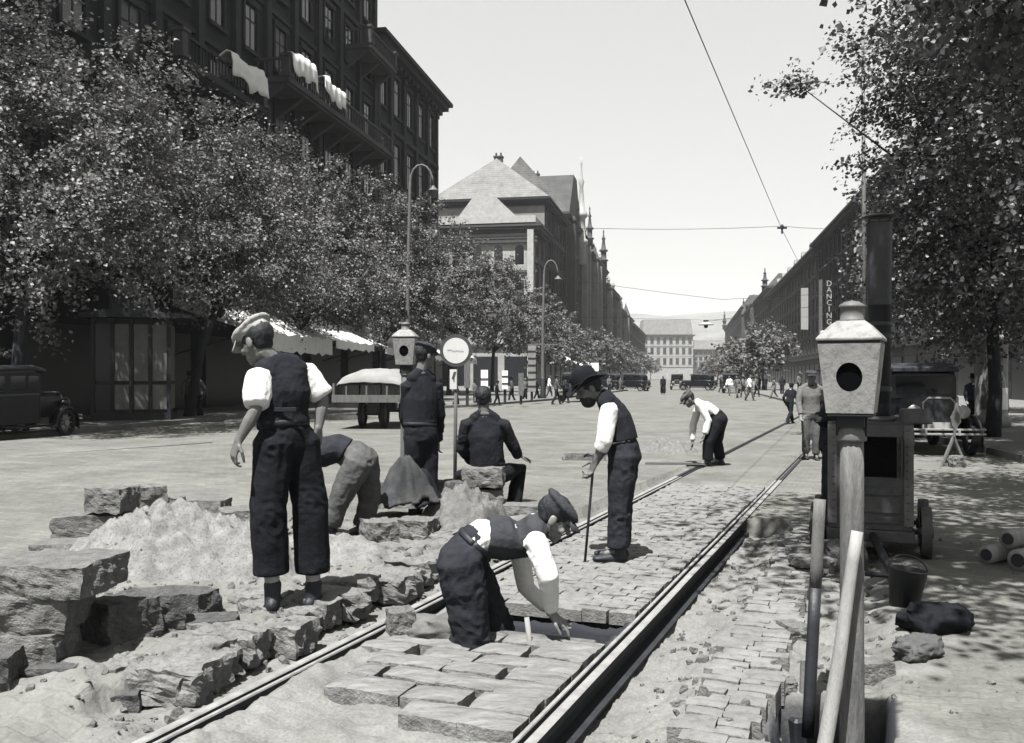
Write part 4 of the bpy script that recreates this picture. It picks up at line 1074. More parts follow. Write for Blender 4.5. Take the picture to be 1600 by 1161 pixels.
# buckets, sacks and logs on the ground beyond
def bucket(p, label, tilt=0.0, s=1.0, az=0.0):
    r_ = thing('tar_bucket', p, label, 'bucket')
    M3 = Matrix.Rotation(az, 3, 'Z') @ Matrix.Rotation(tilt, 3, 'Y')
    mb = MB(); mb.T = (M3).to_4x4()
    mb.lathe([(0.001, 0.02), (0.10 * s, 0.02), (0.105 * s, 0), (0.14 * s, 0.27 * s), (0.146 * s, 0.275 * s), (0.140 * s, 0.28 * s), (0.132 * s, 0.27 * s), (0.1 * s, 0.04)], (0, 0, 0.0), 24, cap=False)
    mb.build('pail', [M_iron], r_, False, True)
    mb = MB(); mb.T = M3.to_4x4()
    mb.tube([(0.146 * s * math.cos(t), 0.05 * s * math.sin(t) , 0.275 * s + 0.10 * s * math.sin(t)) for t in np.linspace(0, math.pi, 12)], 0.006, 6); mb.build('bail', [M_iron], r_, False)
    return r_
bucket(on(1412, 946) , 'black tar bucket standing upright beside the boiler drawbar', 0.12, 0.9)
def lump(name, p, dims, m, label, cat, group=None, seed=0, rot=0.0, amp=0.16, freq=3.0, flat=0.25, part=None, kind=None, sub=14, smooth=False):
    """one irregular solid: a subdivided block worn and pushed about by noise"""
    bm = bmesh.new(); bmesh.ops.create_cube(bm, size=2.0); bmesh.ops.subdivide_edges(bm, edges=bm.edges, cuts=sub, use_grid_fill=True)
    M3 = Matrix.Rotation(rot, 3, 'Z')
    for v in bm.verts:
        c = v.co.copy(); rr = c.normalized() * 1.32
        c = c.lerp(rr, flat)
        q = V((c.x * dims[0], c.y * dims[1], c.z * dims[2])) * freq / max(dims) * 0.8 + V((seed * 3.7, seed * 1.3, 0))
        n1 = V((mnoise.noise(q), mnoise.noise(q + V((31, 0, 0))), mnoise.noise(q + V((0, 47, 0)))))
        n2 = mnoise.noise(q * 2.7) ; n3 = mnoise.noise(q * 6.5)
        c = c + n1 * amp * 1.6 + c.normalized() * (n2 * amp * 0.7 + n3 * amp * 0.3)
        v.co = M3 @ V((c.x * dims[0] / 2, c.y * dims[1] / 2, c.z * dims[2] / 2 + dims[2] * 0.46))
    me = bpy.data.meshes.new(name); bm.to_mesh(me); bm.free()
    if smooth: me.update(); folds(me, min(dims) * 0.06, (14, 14, 20), seed)
    o = link(name, me, m, None, True, smooth); o.location = p
    tag(o, label, cat, group, kind)
    return o
lump('tar_sack', on(1462, 985), (0.40, 0.24, 0.15), M_black, 'dark slumped sack lying on the road behind the small grey bundle', 'sack', None, 71, 0.3, 0.2, 2.6, 0.7, smooth=True)
lump('grey_bundle', on(1436, 1024), (0.28, 0.17, 0.10), M_mid, 'small grey cloth bundle lying on the road in front of the dark sack', 'bundle', None, 72, 0.7, 0.2, 2.8, 0.7, smooth=True)
def log(a, b_, r, label, m=None):
    o_ = thing('log', a, label, 'log', 'pale logs at the right edge')
    mb = MB(); d = (b_ - a).normalized(); mb.tube([a, lerp(a, b_, 0.3), lerp(a, b_, 0.7), b_], [r * 1.02, r, r * 0.97, r * 0.95], 16); mb.build('trunk_piece', [m or M_bare], o_, True, True)
    mb = MB(); mb.tube([a - d * 0.012, a - d * 0.002], [r * 0.62, r * 0.66], 14); mb.build('sawn_core', [M_iron], o_)
    return o_
g0 = on(1580, 888)
log(g0 + V((0.0, -0.1, 0.085)), g0 + V((0.9, 0.5, 0.09)), 0.085, 'pale log with a dark hollow end nearest the road, at the right edge')
log(g0 + V((-0.12, 0.16, 0.08)), g0 + V((0.8, 0.75, 0.08)), 0.075, 'pale thinner log lying just behind the hollow one, at the right edge')
log(g0 + V((0.0, 0.05, 0.23)), g0 + V((0.9, 0.62, 0.235)), 0.075, 'pale log resting on top of the other two, at the right edge')
lump('sett_stone', on(1366, 1104), (0.17, 0.13, 0.13), M_stone, 'single squared sett standing on the road right of the near lantern post', 'stone', None, 5, 0.1, 0.05, 3, 0.12)

# ------------------------------------------------------------------ heaps and loose stones
def heap(name, p, rx, ry, h, m, label, cat, seed, kind=None, rough=0.10, n=70, power=1.5, rot=0.0):
    g = np.linspace(-1.25, 1.25, n); X, Y = np.meshgrid(g, g)
    wob = 1 + fbm(X * 1.4 + seed, Y * 1.4, seed, 3) * 0.55
    Rr = np.sqrt(X * X + Y * Y) / wob
    Z = h * np.clip(1 - Rr ** power, -0.25, 1) + h * (fbm(X * 2.2, Y * 2.2, seed + 4, 4, 0.6) * 0.38 + fbm(X * 9, Y * 9, seed + 9, 3, 0.7) * rough) * np.clip(1.25 - Rr, 0, 1)
    cr, sr = math.cos(rot), math.sin(rot)
    px = X * rx; py = Y * ry; wx = px * cr - py * sr; wy = px * sr + py * cr
    u, v = tuv(wx + p[0], wy + p[1])
    Z = ground_h(u, v) + np.where(Z > 0, Z, Z * 0.6) - 0.004
    ids = np.arange(n * n).reshape(n, n)
    keep = (Rr[:-1, :-1] < 1.12)
    f = np.stack([ids[:-1, :-1], ids[:-1, 1:], ids[1:, 1:], ids[1:, :-1]], -1)[keep]
    me = npmesh(name, np.stack([wx, wy, Z - p[2]], -1).reshape(-1, 3), f)
    o = link(name, me, m, None, True, False); o.location = p
    return tag(o, label, cat, None, kind)
hp = gp(285, 905, 0.1); hp.y += 0.45; hp.x *= (hp.y / (hp.y - 0.45)); hp.z = 0.1
heap('sand_heap', hp, 0.95, 0.66, 0.47, M_sand, 'tall pale heap of sand between the stone slabs and the tall man', 'sand heap', 3, rot=-0.25, rough=0.26, n=100)
heap('sand_spill', gp(520, 868, 0.12), 0.62, 0.55, 0.17, M_sand, 'low spread of sand around the feet of the bending man', 'sand heap', 8)
heap('rubble_mound', gp(722, 822, 0.1), 0.44, 0.5, 0.40, M_stone, 'crumbling mound of sand and mortar behind the kneeling man', 'rubble mound', 12, rough=0.22)
heap('gravel_heap', gp(1040, 704, 0.02), 0.66, 1.15, 0.24, M_stone, 'low heap of broken stone on the road beyond the foreman', 'gravel heap', 17, rough=0.55, n=60)
STONES = [  # pixel of the foot, width px, height px, depth m, rise m, rotation, shade, label
    (30, 1052, 150, 66, 0.36, 0.0, 0.10, 0, 'lowest grey slab of the stack at the lower left edge'),
    (50, 1046, 150, 64, 0.44, 0.18, 0.10, 0, 'middle rounded slab of the stack at the left edge'),
    (96, 1040, 150, 52, 0.46, 0.345, -0.12, 0, 'topmost broad slab of the stack at the left edge, sand on it'),
    (240, 985, 90, 62, 0.24, 0.0, 0.5, 1, 'dark broken stone at the foot of the sand heap beside the stack'),
    (190, 1006, 90, 70, 0.30, 0.0, 0.9, 1, 'black shaded slab tilted against the back of the stack'),
    (298, 960, 75, 40, 0.2, 0.0, -0.4, 1, 'small dark stone in front of the sand heap'),
    (330, 990, 80, 26, 0.2, 0.0, 0.3, 1, 'long low stone lying between sand heap and dug edge'),
    (112, 861, 105, 14, 0.34, 0.0, 0.1, 0, 'thin flat slab lying on the road left of the sand heap'),
    (146, 846, 106, 46, 0.36, 0.0, 0.25, 0, 'squared block on the road with a smaller block on it'),
    (176, 846, 62, 40, 0.30, 0.27, -0.2, 0, 'smaller block standing on the squared block by the sand heap'),
    (228, 812, 50, 58, 0.3, 0.0, 0.7, 0, 'pointed upright stone behind the sand heap'),
    (268, 808, 36, 34, 0.25, 0.0, 0.2, 0, 'small dark squared stone next to the pointed upright one'),
    (320, 802, 72, 24, 0.3, 0.0, -0.1, 0, 'flat oblong stone behind the sand heap left of the tall man'),
    (392, 838, 90, 46, 0.4, 0.0, 0.4, 0, 'large low stone half hidden behind the tall man'),
    (624, 812, 88, 44, 0.34, 0.14, 0.12, 0, 'big pale-topped stone under the jacket heap'),
    (592, 856, 46, 46, 0.3, 0.0, 0.5, 0, 'upright stone by the boot of the bending man'),
    (652, 842, 56, 34, 0.3, 0.0, -0.3, 0, 'grey stone wedged under the big pale-topped stone'),
    (700, 800, 40, 34, 0.3, 0.12, 0.3, 1, 'dark stone on the crumbling mound'),
    (752, 797, 66, 36, 0.40, 0.0, 0.05, 0, 'lower of the two blocks the seated man sits on'),
    (756, 797, 62, 32, 0.36, 0.26, -0.08, 0, 'upper of the two blocks the seated man sits on'),
    (822, 806, 70, 22, 0.3, 0.0, -0.2, 0, 'rounded stone in front of the seated man\'s foot'),
    (626, 1002, 40, 48, 0.16, 0.02, 0.3, 0, 'rounded upright stone wedged against the left rail'),
    (175, 1112, 86, 38, 0.2, -0.02, 0.25, 1, 'dark broken stone by the left rail at the lower edge'),
    (62, 1056, 120, 16, 0.2, 0.0, 0.1, 1, 'thin dark splinter of stone in front of the left stack'),
    (4, 1085, 40, 64, 0.25, 0.0, 0.2, 1, 'dark block cut off by the left edge of the photo'),
    (1268, 892, 58, 14, 0.26, 0.04, 0.1, 0, 'pale flat slab among the stones left of the tar boiler'),
    (1256, 876, 44, 16, 0.2, 0.04, 0.4, 0, 'small pale stone behind the flat slab left of the tar boiler'),
    (1318, 896, 60, 56, 0.2, 0.0, 0.05, 1, 'squared grey block standing against the tar boiler wheel'),
    (1240, 1004, 34, 30, 0.2, 0.0, 0.3, 0, 'grey stone on the edge of the square hole'),
    (1222, 1085, 30, 26, 0.14, 0.0, 0.3, 0, 'crumbled stone on the rim of the square hole'),
]
for i, (px, py, wp, hp_, dm, rise, rot, sh, lab) in enumerate(STONES):
    p = on(px, py); Y = p.y + dm / 2; k = Y / F
    p = V(((px - 800) * k, Y, p.z + rise - 0.015))
    lump('stone', p, (wp * k, dm, hp_ * k * (0.93)), (M_stone, M_stoned)[sh], lab, 'stone', 'loose stones of the dug up paving', i + 11, rot, 0.085, 2.8, 0.10)
eb = MB(); rnd = random.Random(33)
def ledge_stone(c, dims, rot, seed):
    bm = bmesh.new(); bmesh.ops.create_cube(bm, size=2.0); bmesh.ops.subdivide_edges(bm, edges=bm.edges, cuts=7, use_grid_fill=True)
    M3 = Matrix.Rotation(rot, 3, 'Z') @ Matrix.Rotation(rnd.uniform(-.09, .09), 3, 'X') @ Matrix.Rotation(rnd.uniform(-.09, .09), 3, 'Y'); base = len(eb.v)
    for v in bm.verts:
        q = v.co.lerp(v.co.normalized() * 1.3, 0.10); w_ = V((q.x * dims[0], q.y * dims[1], q.z * dims[2])) * 7 + V((seed * 3.1, seed, 0))
        q = q + V((mnoise.noise(w_), mnoise.noise(w_ + V((9, 0, 0))), mnoise.noise(w_ + V((0, 9, 0))))) * 0.30 + q.normalized() * mnoise.noise(w_ * 3) * 0.10
        eb.v.append(V(c) + M3 @ V((q.x * dims[0] / 2, q.y * dims[1] / 2, q.z * dims[2] / 2)))
    bm.verts.index_update()
    for f in bm.faces: eb.face([base + v.index for v in f.verts])
    bm.free()
vv = -1.5; k = 0
while vv < 3.7:
    d_ = rnd.uniform(0.14, 0.34)
    for rr in range(2):
        L_ = rnd.uniform(0.24, 0.46); u_ = -1.06 - rr * 0.34 + rnd.uniform(-0.10, 0.07)
        if rr and rnd.random() < 0.35: continue
        p = tw(u_ - L_ / 2 + 0.08, vv + d_ / 2, 0); zz = 0.11 * (1 - sst(3, 6, vv)) * float(sst(-2.3, -1.35, vv))
        ledge_stone((p.x, p.y, zz - 0.045 - rr * 0.015 + rnd.uniform(-.03, .012)), (L_, d_ * rnd.uniform(.8, 1.05), 0.17), TROT + rnd.gauss(0, .14), k); k += 1
    vv += d_ * 0.97
o = eb.build('paving_edge', [M_edge]); tag(o, kind='structure')
M_tool = M_wood
# scattered small rubble on both sides of the track, past counting
rb = MB(); rnd = random.Random(21)
def pebble(p, s):
    M3 = Matrix.Rotation(rnd.uniform(0, 6), 3, 'Z') @ Matrix.Rotation(rnd.uniform(-.6, .6), 3, 'X')
    d = V((s * rnd.uniform(.7, 1.4), s * rnd.uniform(.6, 1), s * rnd.uniform(.4, .8)))
    rb.box(p + V((0, 0, d.z * 0.25)), d, M3, taper=rnd.uniform(.5, .9), jit=s * 0.16)
for k in range(1500):
    z = rnd.random()
    if z < 0.45: u, v = rnd.uniform(-2.9, -1.0), rnd.uniform(-1.9, 3.0)
    elif z < 0.6: u, v = rnd.uniform(-1.05, -0.78), rnd.uniform(-2, 3)
    elif z < 0.75: u, v = rnd.uniform(0.85, 1.3), rnd.uniform(-2, 5.2)
    elif z < 0.93: u, v = rnd.gauss(1.9, 0.22), rnd.uniform(-1.5, 5)
    else: u, v = rnd.uniform(2.2, 5), rnd.uniform(-1, 5)
    p = tw(u, v); p.z = gz(p)
    pebble(p, abs(rnd.gauss(0, 0.022)) + 0.008)
ho = bpy.data.objects['sand_heap'].data
for k in range(170):
    vv_ = ho.vertices[rnd.randrange(len(ho.vertices))].co
    if vv_.z > 0.03: pebble(hp + vv_ - V((0, 0, .006)), abs(rnd.gauss(0, 0.016)) + 0.006)
o = rb.build('rubble', [M_stone]); tag(o, kind='stuff')

# the jacket heap on the stones
def cloth_heap(p, w_, d_, h, m, label, cat, seed, rot=0.0, name='jacket_heap'):
    n = 44; g = np.linspace(-1, 1, n); X, Y = np.meshgrid(g, g)
    ang = np.arctan2(Y, X); R_ = np.sqrt(X * X + Y * Y)
    wob = 0.86 + 0.22 * np.sin(ang * 3 + seed) + 0.12 * np.sin(ang * 7 + seed * 2)
    t = R_ / wob
    ridge = np.exp(-((Y - 0.25 * X + 0.1) / 0.42) ** 2)
    Z = h * (ridge * np.clip(1 - t ** 3, 0, 1) * (0.75 + 0.25 * np.cos(X * 2)) + 0.16 * np.abs(np.sin(ang * 5 + R_ * 3)) * np.clip(1 - t, 0, 1) + 0.10 * fbm(X * 5, Y * 5, seed, 3))
    ids = np.arange(n * n).reshape(n, n); keep = t[:-1, :-1] < 1.0
    f = np.stack([ids[:-1, :-1], ids[:-1, 1:], ids[1:, 1:], ids[1:, :-1]], -1)[keep]
    cr, sr = math.cos(rot), math.sin(rot)
    x = X * w_ / 2; y = Y * d_ / 2
    me = npmesh(name, np.stack([x * cr - y * sr, x * sr + y * cr, Z], -1).reshape(-1, 3), f)
    o = link(name, me, m, None, True, True); o.location = p
    s_ = o.modifiers.new('thick', 'SOLIDIFY'); s_.thickness = 0.025; s_.offset = -1
    return tag(o, label, cat)
M_jack = mat('jacket_cloth', 0.030, 0.9, 7, 0.5, 0.4, 45)
cloth_heap(at(630, 783, 8.75), 0.66, 0.56, 0.38, M_jack, 'dark jackets thrown over the stones between the two lantern-side men', 'jackets', 2, 0.35)
cloth_heap(at(664, 785, 8.85), 0.34, 0.44, 0.30, M_dark, 'black coat hanging over the right side of the stones, next to the jackets', 'coat', 5, -0.5, 'black_coat')
o = lump('cloth_bundle', gp(690, 1004, -0.02) + V((0, 0.12, -0.03)), (0.36, 0.2, 0.15), M_pale, 'crumpled pale cloth lying beside the kneeling man at the left rail', 'cloth', None, 44, -0.12, 0.22, 2.4, 0.55)
o.data.polygons.foreach_set('use_smooth', np.ones(len(o.data.polygons), dtype=bool)); 
# pegs and plank at the pit, plank and block further up
for i, (px, py0, py1, lab) in enumerate(((757, 1002, 960, 'grey wooden peg at the pit edge, beside the kneeling man\'s knee'), (828, 1006, 965, 'white wooden peg at the pit edge, below the white sleeve'))):
    a = gp(px, py0, -0.02); b_ = at(px - 2 + i * -3, py1, a.y)
    r_ = thing('peg', a, lab, 'peg', 'wooden pegs at the pit')
    mb = MB(); mb.tube([a - V((0, 0, 0.15)), a, b_], [0.016, 0.016, 0.015], 10); mb.build('peg_shaft', [(M_pole, M_bare)[i]], r_, True, True)
a = tw(-0.55, 0.20, -0.035); b_ = tw(0.60, 0.20, -0.02)
r_ = thing('plank', a, 'narrow board laid across the track along the pit edge', 'board'); mb = MB(); mb.box((a + b_) / 2, ((b_ - a).length, 0.055, 0.06), TROT, bev=0.006, jit=0.003); mb.build('board', [M_wood], r_)
a = gp(1008, 728, 0.02); b_ = gp(1100, 729, 0.02)
r_ = thing('iron_bar', a, 'long dark bar lying across the track beside the stooping man', 'bar'); mb = MB(); mb.tube([a + V((0, 0, .03)), b_ + V((0, 0, .03))], 0.03, 8); mb.build('bar', [M_iron], r_)
a = gp(914, 722, 0.02)
lump('kerb_block', a + V((0, 0.15, -0.01)), (0.72, 0.24, 0.17), M_stone, 'long kerb block lying on the road left of the foreman', 'stone', None, 61, 0.05, 0.10, 3, 0.08)
# the foreman's stick
a = gp(914, 878, 0.0); b_ = at(928, 716, 7.76)
r_ = thing('walking_stick', a, 'thin dark walking stick held by the foreman', 'stick'); mb = MB(); mb.tube([a, lerp(a, b_, .5), b_, b_ + V((0.0, 0, 0.02)), b_ + V((-0.05, 0.02, 0.035)), b_ + V((-0.08, 0.03, 0.01))], 0.011, 8); mb.build('stick_shaft', [M_iron], r_, True, True)

# triangular roadworks stand
Yt = 17.0; bt = gp(1490, 729, 0); Yt = bt.y
r_ = thing('warning_stand', bt, 'small roadworks stand with leaf-shaped board on a splayed foot, before the parked car', 'stand')
k = Yt / F
mb = MB()
for sx in (-1, 1): mb.tube([(sx * 19 * k, 0, 0.0), (0, 0, 46 * k)], 0.032, 6)
mb.tube([(0, 0.32, 0.0), (0, 0, 46 * k)], 0.03, 6); mb.box((0, 0, 0.03), (30 * k, 0.05, 0.06)); mb.build('splayed_foot', [M_pole], r_, False)
mb = MB(); mb.tube([(0, 0, 40 * k), (3 * k, 0, 62 * k)], 0.022, 8); mb.build('staff', [M_pole], r_, False)
mb = MB(); q = [(2, 56), (11, 70), (9, 84), (5, 100), (1, 88), (-5, 76), (-3, 64)]; mb.prism([V((x * k, 0, z * k)) for x, z in q], (0, -0.02, 0), (0, 0.02, 0)); mb.build('board', [M_lampg], r_, False)
lump('base_stone', bt + V((0.02, -0.05, 0)), (0.24, 0.2, 0.2), M_stone, 'stone weighting the foot of the roadworks stand', 'stone', None, 66, 0.1, 0.1)
# ------------------------------------------------------------------ street trees: trunk with limbs, crown of many small leaves in sprays
def leaf_mat(name, v, rough=0.42, spec=0.5):
    m = bpy.data.materials.new(name); m.use_nodes = True
    n = m.node_tree.nodes; l = m.node_tree.links; b = n['Principled BSDF']
    gi = n.new('ShaderNodeNewGeometry')
    cr = n.new('ShaderNodeValToRGB'); cr.color_ramp.elements[0].color = grey(v * 0.6); cr.color_ramp.elements[1].color = grey(v * 1.5)
    l.new(gi.outputs['Random Per Island'], cr.inputs[0]); l.new(cr.outputs[0], b.inputs['Base Color'])
    b.inputs['Roughness'].default_value = rough; b.inputs['Specular IOR Level'].default_value = spec
    ts = n.new('ShaderNodeBsdfTranslucent'); l.new(cr.outputs[0], ts.inputs['Color'])
    mxs = n.new('ShaderNodeMixShader'); mxs.inputs[0].default_value = 0.22
    l.new(b.outputs[0], mxs.inputs[1]); l.new(ts.outputs[0], mxs.inputs[2]); l.new(mxs.outputs[0], n['Material Output'].inputs['Surface'])
    return m
M_leaf = leaf_mat('leaves', 0.085, 0.5, 0.3)
M_leafd = leaf_mat('leaves_far', 0.080, 0.6, 0.25)
M_leafr = leaf_mat('leaves_near', 0.050, 0.45, 0.35)
M_bark = mat('bark', 0.018, 0.9, 6, 0.5, 0.6, 30, stretch=(3, 3, 0.7))
M_barkl = mat('pale_bark', 0.05, 0.9, 6, 0.5, 0.6, 30, stretch=(3, 3, 0.7))

def make_tree(p, h, trunk_h, blobs, nleaf, lsize, seed, label, group=None, lm=None, tr=0.16, lean=(0, 0), per=34, bark=None, limbs=True, spray=0.75, name='plane_tree', droop=0.15):
    """blobs: (x, y, z, rx, ry, rz) local ellipsoids that the crown fills"""
    rg = np.random.default_rng(seed); rnd = random.Random(seed)
    root = thing(name, p, label, 'tree', group)
    tw_ = MB(); top = V((lean[0], lean[1], trunk_h))
    tpts = [V((0, 0, -0.3)), V((lean[0] * .15, lean[1] * .15, trunk_h * .3)), V((lean[0] * .5, lean[1] * .5, trunk_h * .65)), top]
    tw_.tube([q + V((rnd.gauss(0, .03), rnd.gauss(0, .03), 0)) for q in tpts], [tr * 1.35, tr, tr * 0.9, tr * 0.8], 10)
    tw_.build('trunk', [bark or M_bark], root, False, True)
    B = np.array(blobs); vol = B[:, 3] * B[:, 4] * B[:, 5]; vol = vol ** 0.8 / (vol ** 0.8).sum()
    nsp = max(6, nleaf // per)
    bi = rg.choice(len(B), nsp, p=vol)
    d = rg.normal(size=(nsp, 3)); d /= np.linalg.norm(d, axis=1)[:, None]
    rr = rg.random(nsp) ** 0.45
    # lumpy outline: some directions reach further than others
    lum = 1 + 0.22 * np.sin(d[:, 0] * 5 + seed) * np.cos(d[:, 1] * 4 + d[:, 2] * 5 + seed * 2)
    cen = B[bi, :3] + d * rr[:, None] * B[bi, 3:6] * lum[:, None]
    # limbs
    br = MB()
    if limbs:
        k = min(14, nsp)
        ends = [V(cen[i]) for i in rg.choice(nsp, k, replace=False)]
        nodes = []
        for e in ends:
            mid = lerp(top, e, 0.5) + V((rnd.gauss(0, .2), rnd.gauss(0, .2), 0.35))
            br.tube([top - V((0, 0, rnd.uniform(0, trunk_h * .15))), lerp(top, mid, .5) + V((0, 0, .1)), mid, e], [tr * 0.42, tr * 0.32, tr * 0.2, tr * 0.07], 6)
            nodes += [mid, lerp(mid, e, .5), e]
        for i in range(min(nsp, 90)):
            e = V(cen[i]); q = min(nodes, key=lambda a: (a - e).length_squared)
            if 0.2 < (q - e).length < 3: br.tube([q, lerp(q, e, .5) + V((0, 0, .08)), e], [0.022, 0.014, 0.006], 4, cap=False)
    # leaves: each spray is a short arching twig with leaves either side
    outd = cen - (B[:, :3] * vol[:, None]).sum(0); outd /= np.linalg.norm(outd, axis=1)[:, None] + 1e-6
    dirn = outd + rg.normal(size=(nsp, 3)) * 0.55 + np.array([0, 0, 0.25 - droop]); dirn /= np.linalg.norm(dirn, axis=1)[:, None]
    t = rg.random((nsp, per)); L = spray * (0.6 + 0.8 * rg.random(nsp))
    pos = cen[:, None, :] + dirn[:, None, :] * (t * L[:, None])[..., None] + rg.normal(size=(nsp, per, 3)) * np.array([0.20, 0.20, 0.13]) * spray * (0.5 + 0.8 * t)[..., None]
    pos[..., 2] -= droop * (t ** 2) * L[:, None]
    pos = pos.reshape(-1, 3); N = len(pos)
    nor = rg.normal(size=(N, 3)) * 0.62 + np.array([0, 0, 0.8]) + np.repeat(outd, per, 0) * 0.45; nor /= np.linalg.norm(nor, axis=1)[:, None]
    ax = rg.normal(size=(N, 3)) + np.repeat(dirn, per, 0) * 0.8; ax -= nor * (ax * nor).sum(1)[:, None]; ax /= np.linalg.norm(ax, axis=1)[:, None]
    bx = np.cross(nor, ax); s = lsize * (0.6 + 0.8 * rg.random(N))[:, None]
    fold = nor * s * 0.12
    a0 = pos; a1 = pos + ax * s * 0.55 + bx * s * 0.46 + fold; a2 = pos + ax * s * 1.05 - fold * 0.8; a3 = pos + ax * s * 0.55 - bx * s * 0.46 + fold
    vs_ = np.stack([a0, a1, a2, a3], 1).reshape(-1, 3)
    i4 = np.arange(N)[:, None] * 4
    fs = np.concatenate([i4 + np.array([[0, 1, 2]]), i4 + np.array([[0, 2, 3]])], 1).reshape(-1, 3)
    me = npmesh('crown', vs_, fs)
    link('crown', me, lm or M_leaf, root, False)
    if limbs: br.build('limbs', [bark or M_bark], root, False, True)
    return root
def kerbL(Y): return -16.5 + 0.19 * Y
def kerbR(Y): return 5.9 + 0.19 * Y

# left row, from the corner of the photo down the street
lt = [(24.5, 'leftmost street tree, dark crown over the parked car', 46000, 0.10), (33.0, 'second street tree from the left, leaning trunk beside the kiosk', 50000, 0.10), (42.0, 'third street tree from the left, broad light crown above the tall man', 46000, 0.108),
      (54.0, 'fourth street tree from the left, behind the tall gas lamp', 28000, 0.13), (69.0, 'fifth street tree from the left, above the round sign', 18000, 0.15), (84.0, 'sixth street tree from the left, in front of the pale corner house', 13000, 0.18),
      (104, 'seventh street tree from the left, dark and rounded', 7000, 0.25)]
for i, (Y, lab, n, ls) in enumerate(lt):
    hh = 12.2 - 0.0 * i
    x = kerbL(Y) - 1.3
    big = 1.0 if i < 4 else 0.95
    if i == 0:
        bl = [(0, 0, 7.2, 4.3, 4.5, 4.3), (1.6, -1, 5.2, 3.0, 3.0, 2.0), (-2.0, 1, 9.0, 3.2, 3, 3.6), (2.5, 1.5, 8.3, 2.2, 2.5, 2.8)]
    elif i == 1:
        bl = [(0.3, 0, 7.2, 4.2, 4.4, 3.3), (-2.2, 0, 8.8, 2.6, 3, 3.0), (2.6, -0.8, 5.6, 2.8, 2.8, 1.8), (1.8, 0.5, 8.9, 2.0, 2.3, 2.2)]
    elif i == 2:
        bl = [(-0.2, 0, 7.0, 4.2, 4.6, 3.2), (-2.6, 0, 8.6, 2.6, 2.8, 2.9), (2.4, 0, 5.6, 3.0, 3.2, 2.0), (0.6, 0, 9.2, 2.0, 2.2, 2.4)]
    else:
        dz = 1.6 if i < 6 else 0.6
        bl = [(0, 0, 6.8 + dz * .5, 4.0, 4.6, 3.6), (-0.8, 0, 9.0 + dz, 2.8, 3.0, 2.7), (2.0, 0, 5.6, 2.9, 3.2, 2.0), (1.4, 0, 8.2 + dz, 2.2, 2.6, 2.2)]
    make_tree((x, Y, 0), hh, 4.2, bl, n, ls, 40 + i, lab, 'left row of street trees', M_leaf if i < 4 else M_leafd, 0.17, (1.3, -0.4) if i == 1 else (0.2, 0.1), per=64 if i < 4 else 40, spray=0.85)
rnd = random.Random(4)
for k, Y in enumerate((126, 148, 172, 200, 232, 270, 315, 365, 420)):
    x = kerbL(Y) - 1.5 if Y < 150 else kerbL(Y) - 0.5
    make_tree((x, Y, 0), 11, 3.5, [(0, 0, 6.6, 3.8, 4.5, 3.2), (1.4, -1, 5.2, 3.0, 3, 2.0), (-1, 1, 8.4, 2.4, 2.6, 2.2)], 2600 if Y < 240 else 1500, 0.38 if Y < 240 else 0.55, 80 + k, 'distant left street tree, number %d beyond the pale corner house' % (k + 1) if False else 'one of the distant round trees along the left pavement', 'distant trees along the left pavement', M_leafd, 0.16, per=20, limbs=False, spray=1.0)
# right row
make_tree((6.4, 5.6, 0), 10, 4.2, [(2.9 - 6.4, 0.0, 7.3, 2.2, 3.3, 1.3), (5.5 - 6.4, 3.4, 6.4, 1.5, 1.4, 1.1), (6.3 - 6.4, 4.6, 6.6, 2.0, 2.0, 1.7)], 22000, 0.10, 201, 'nearest right-hand tree, its leafy boughs hanging in from the upper right corner', None, M_leafr, 0.15, per=20, spray=0.8, droop=0.25)
rt = [(15.8, 10.2, 'second right-hand tree, dense dark crown reaching the right edge', 42000, 0.095, [(0.5, 0, 7.0, 3.4, 3.6, 3.6), (-0.9, 0.5, 8.4, 2.2, 2.4, 2.8), (0.6, 0, 4.3, 3.0, 2.8, 1.9)]),
      (21.8, 11.3, 'third right-hand tree with a straight dark trunk beside the poster column', 42000, 0.10, [(0.3, 0, 7.2, 3.0, 3.4, 3.4), (-1.4, 0, 9.2, 1.8, 2.2, 2.4), (0.2, 0.5, 4.3, 3.0, 2.6, 1.9), (-4.2, 0, 8.3, 0.8, 0.6, 0.28)]),
      (29, 14.6, 'fourth right-hand tree, dark crown behind the smokestack', 28000, 0.12, [(0, 0, 7.0, 3.4, 3.6, 3.4), (-1.0, 0, 9.6, 1.5, 2.2, 1.5), (-0.2, 0, 4.4, 3.4, 2.6, 2.2)]),
      (37, 19.6, 'fifth right-hand tree, pale and loose behind the smokestack', 22000, 0.13, [(0, 0, 7.0, 3.6, 3.8, 3.6), (-0.8, 0, 9.2, 2.0, 2.4, 2.2), (-0.5, 0, 4.6, 3.0, 3, 2.0)])]
for i, (Y, x, lab, n, ls, bl) in enumerate(rt):
    make_tree((x, Y, 0), 11, 4.0, bl, n, ls, 210 + i, lab, 'right row of street trees', M_leafr if i < 3 else M_leafd, 0.15, per=30, spray=0.7)
# the long thin bough that stands out against the sky
for k, Y in enumerate((98, 116, 136, 158, 182, 212, 250, 295, 345, 400, 460)):
    make_tree((kerbR(Y) + 2.0, Y, 0), 9, 2.4, [(0, 0, 4.4, 3.4, 4.5, 2.4), (-1.2, -1, 3.6, 2.8, 3, 1.6), (1, 1, 5.4, 2.2, 2.6, 1.6)], 2800 if Y < 240 else 1500, 0.34 if Y < 240 else 0.55, 120 + k, 'one of the distant low trees along the right pavement', 'distant trees along the right pavement', M_leafd, 0.15, per=20, limbs=False, spray=1.0)
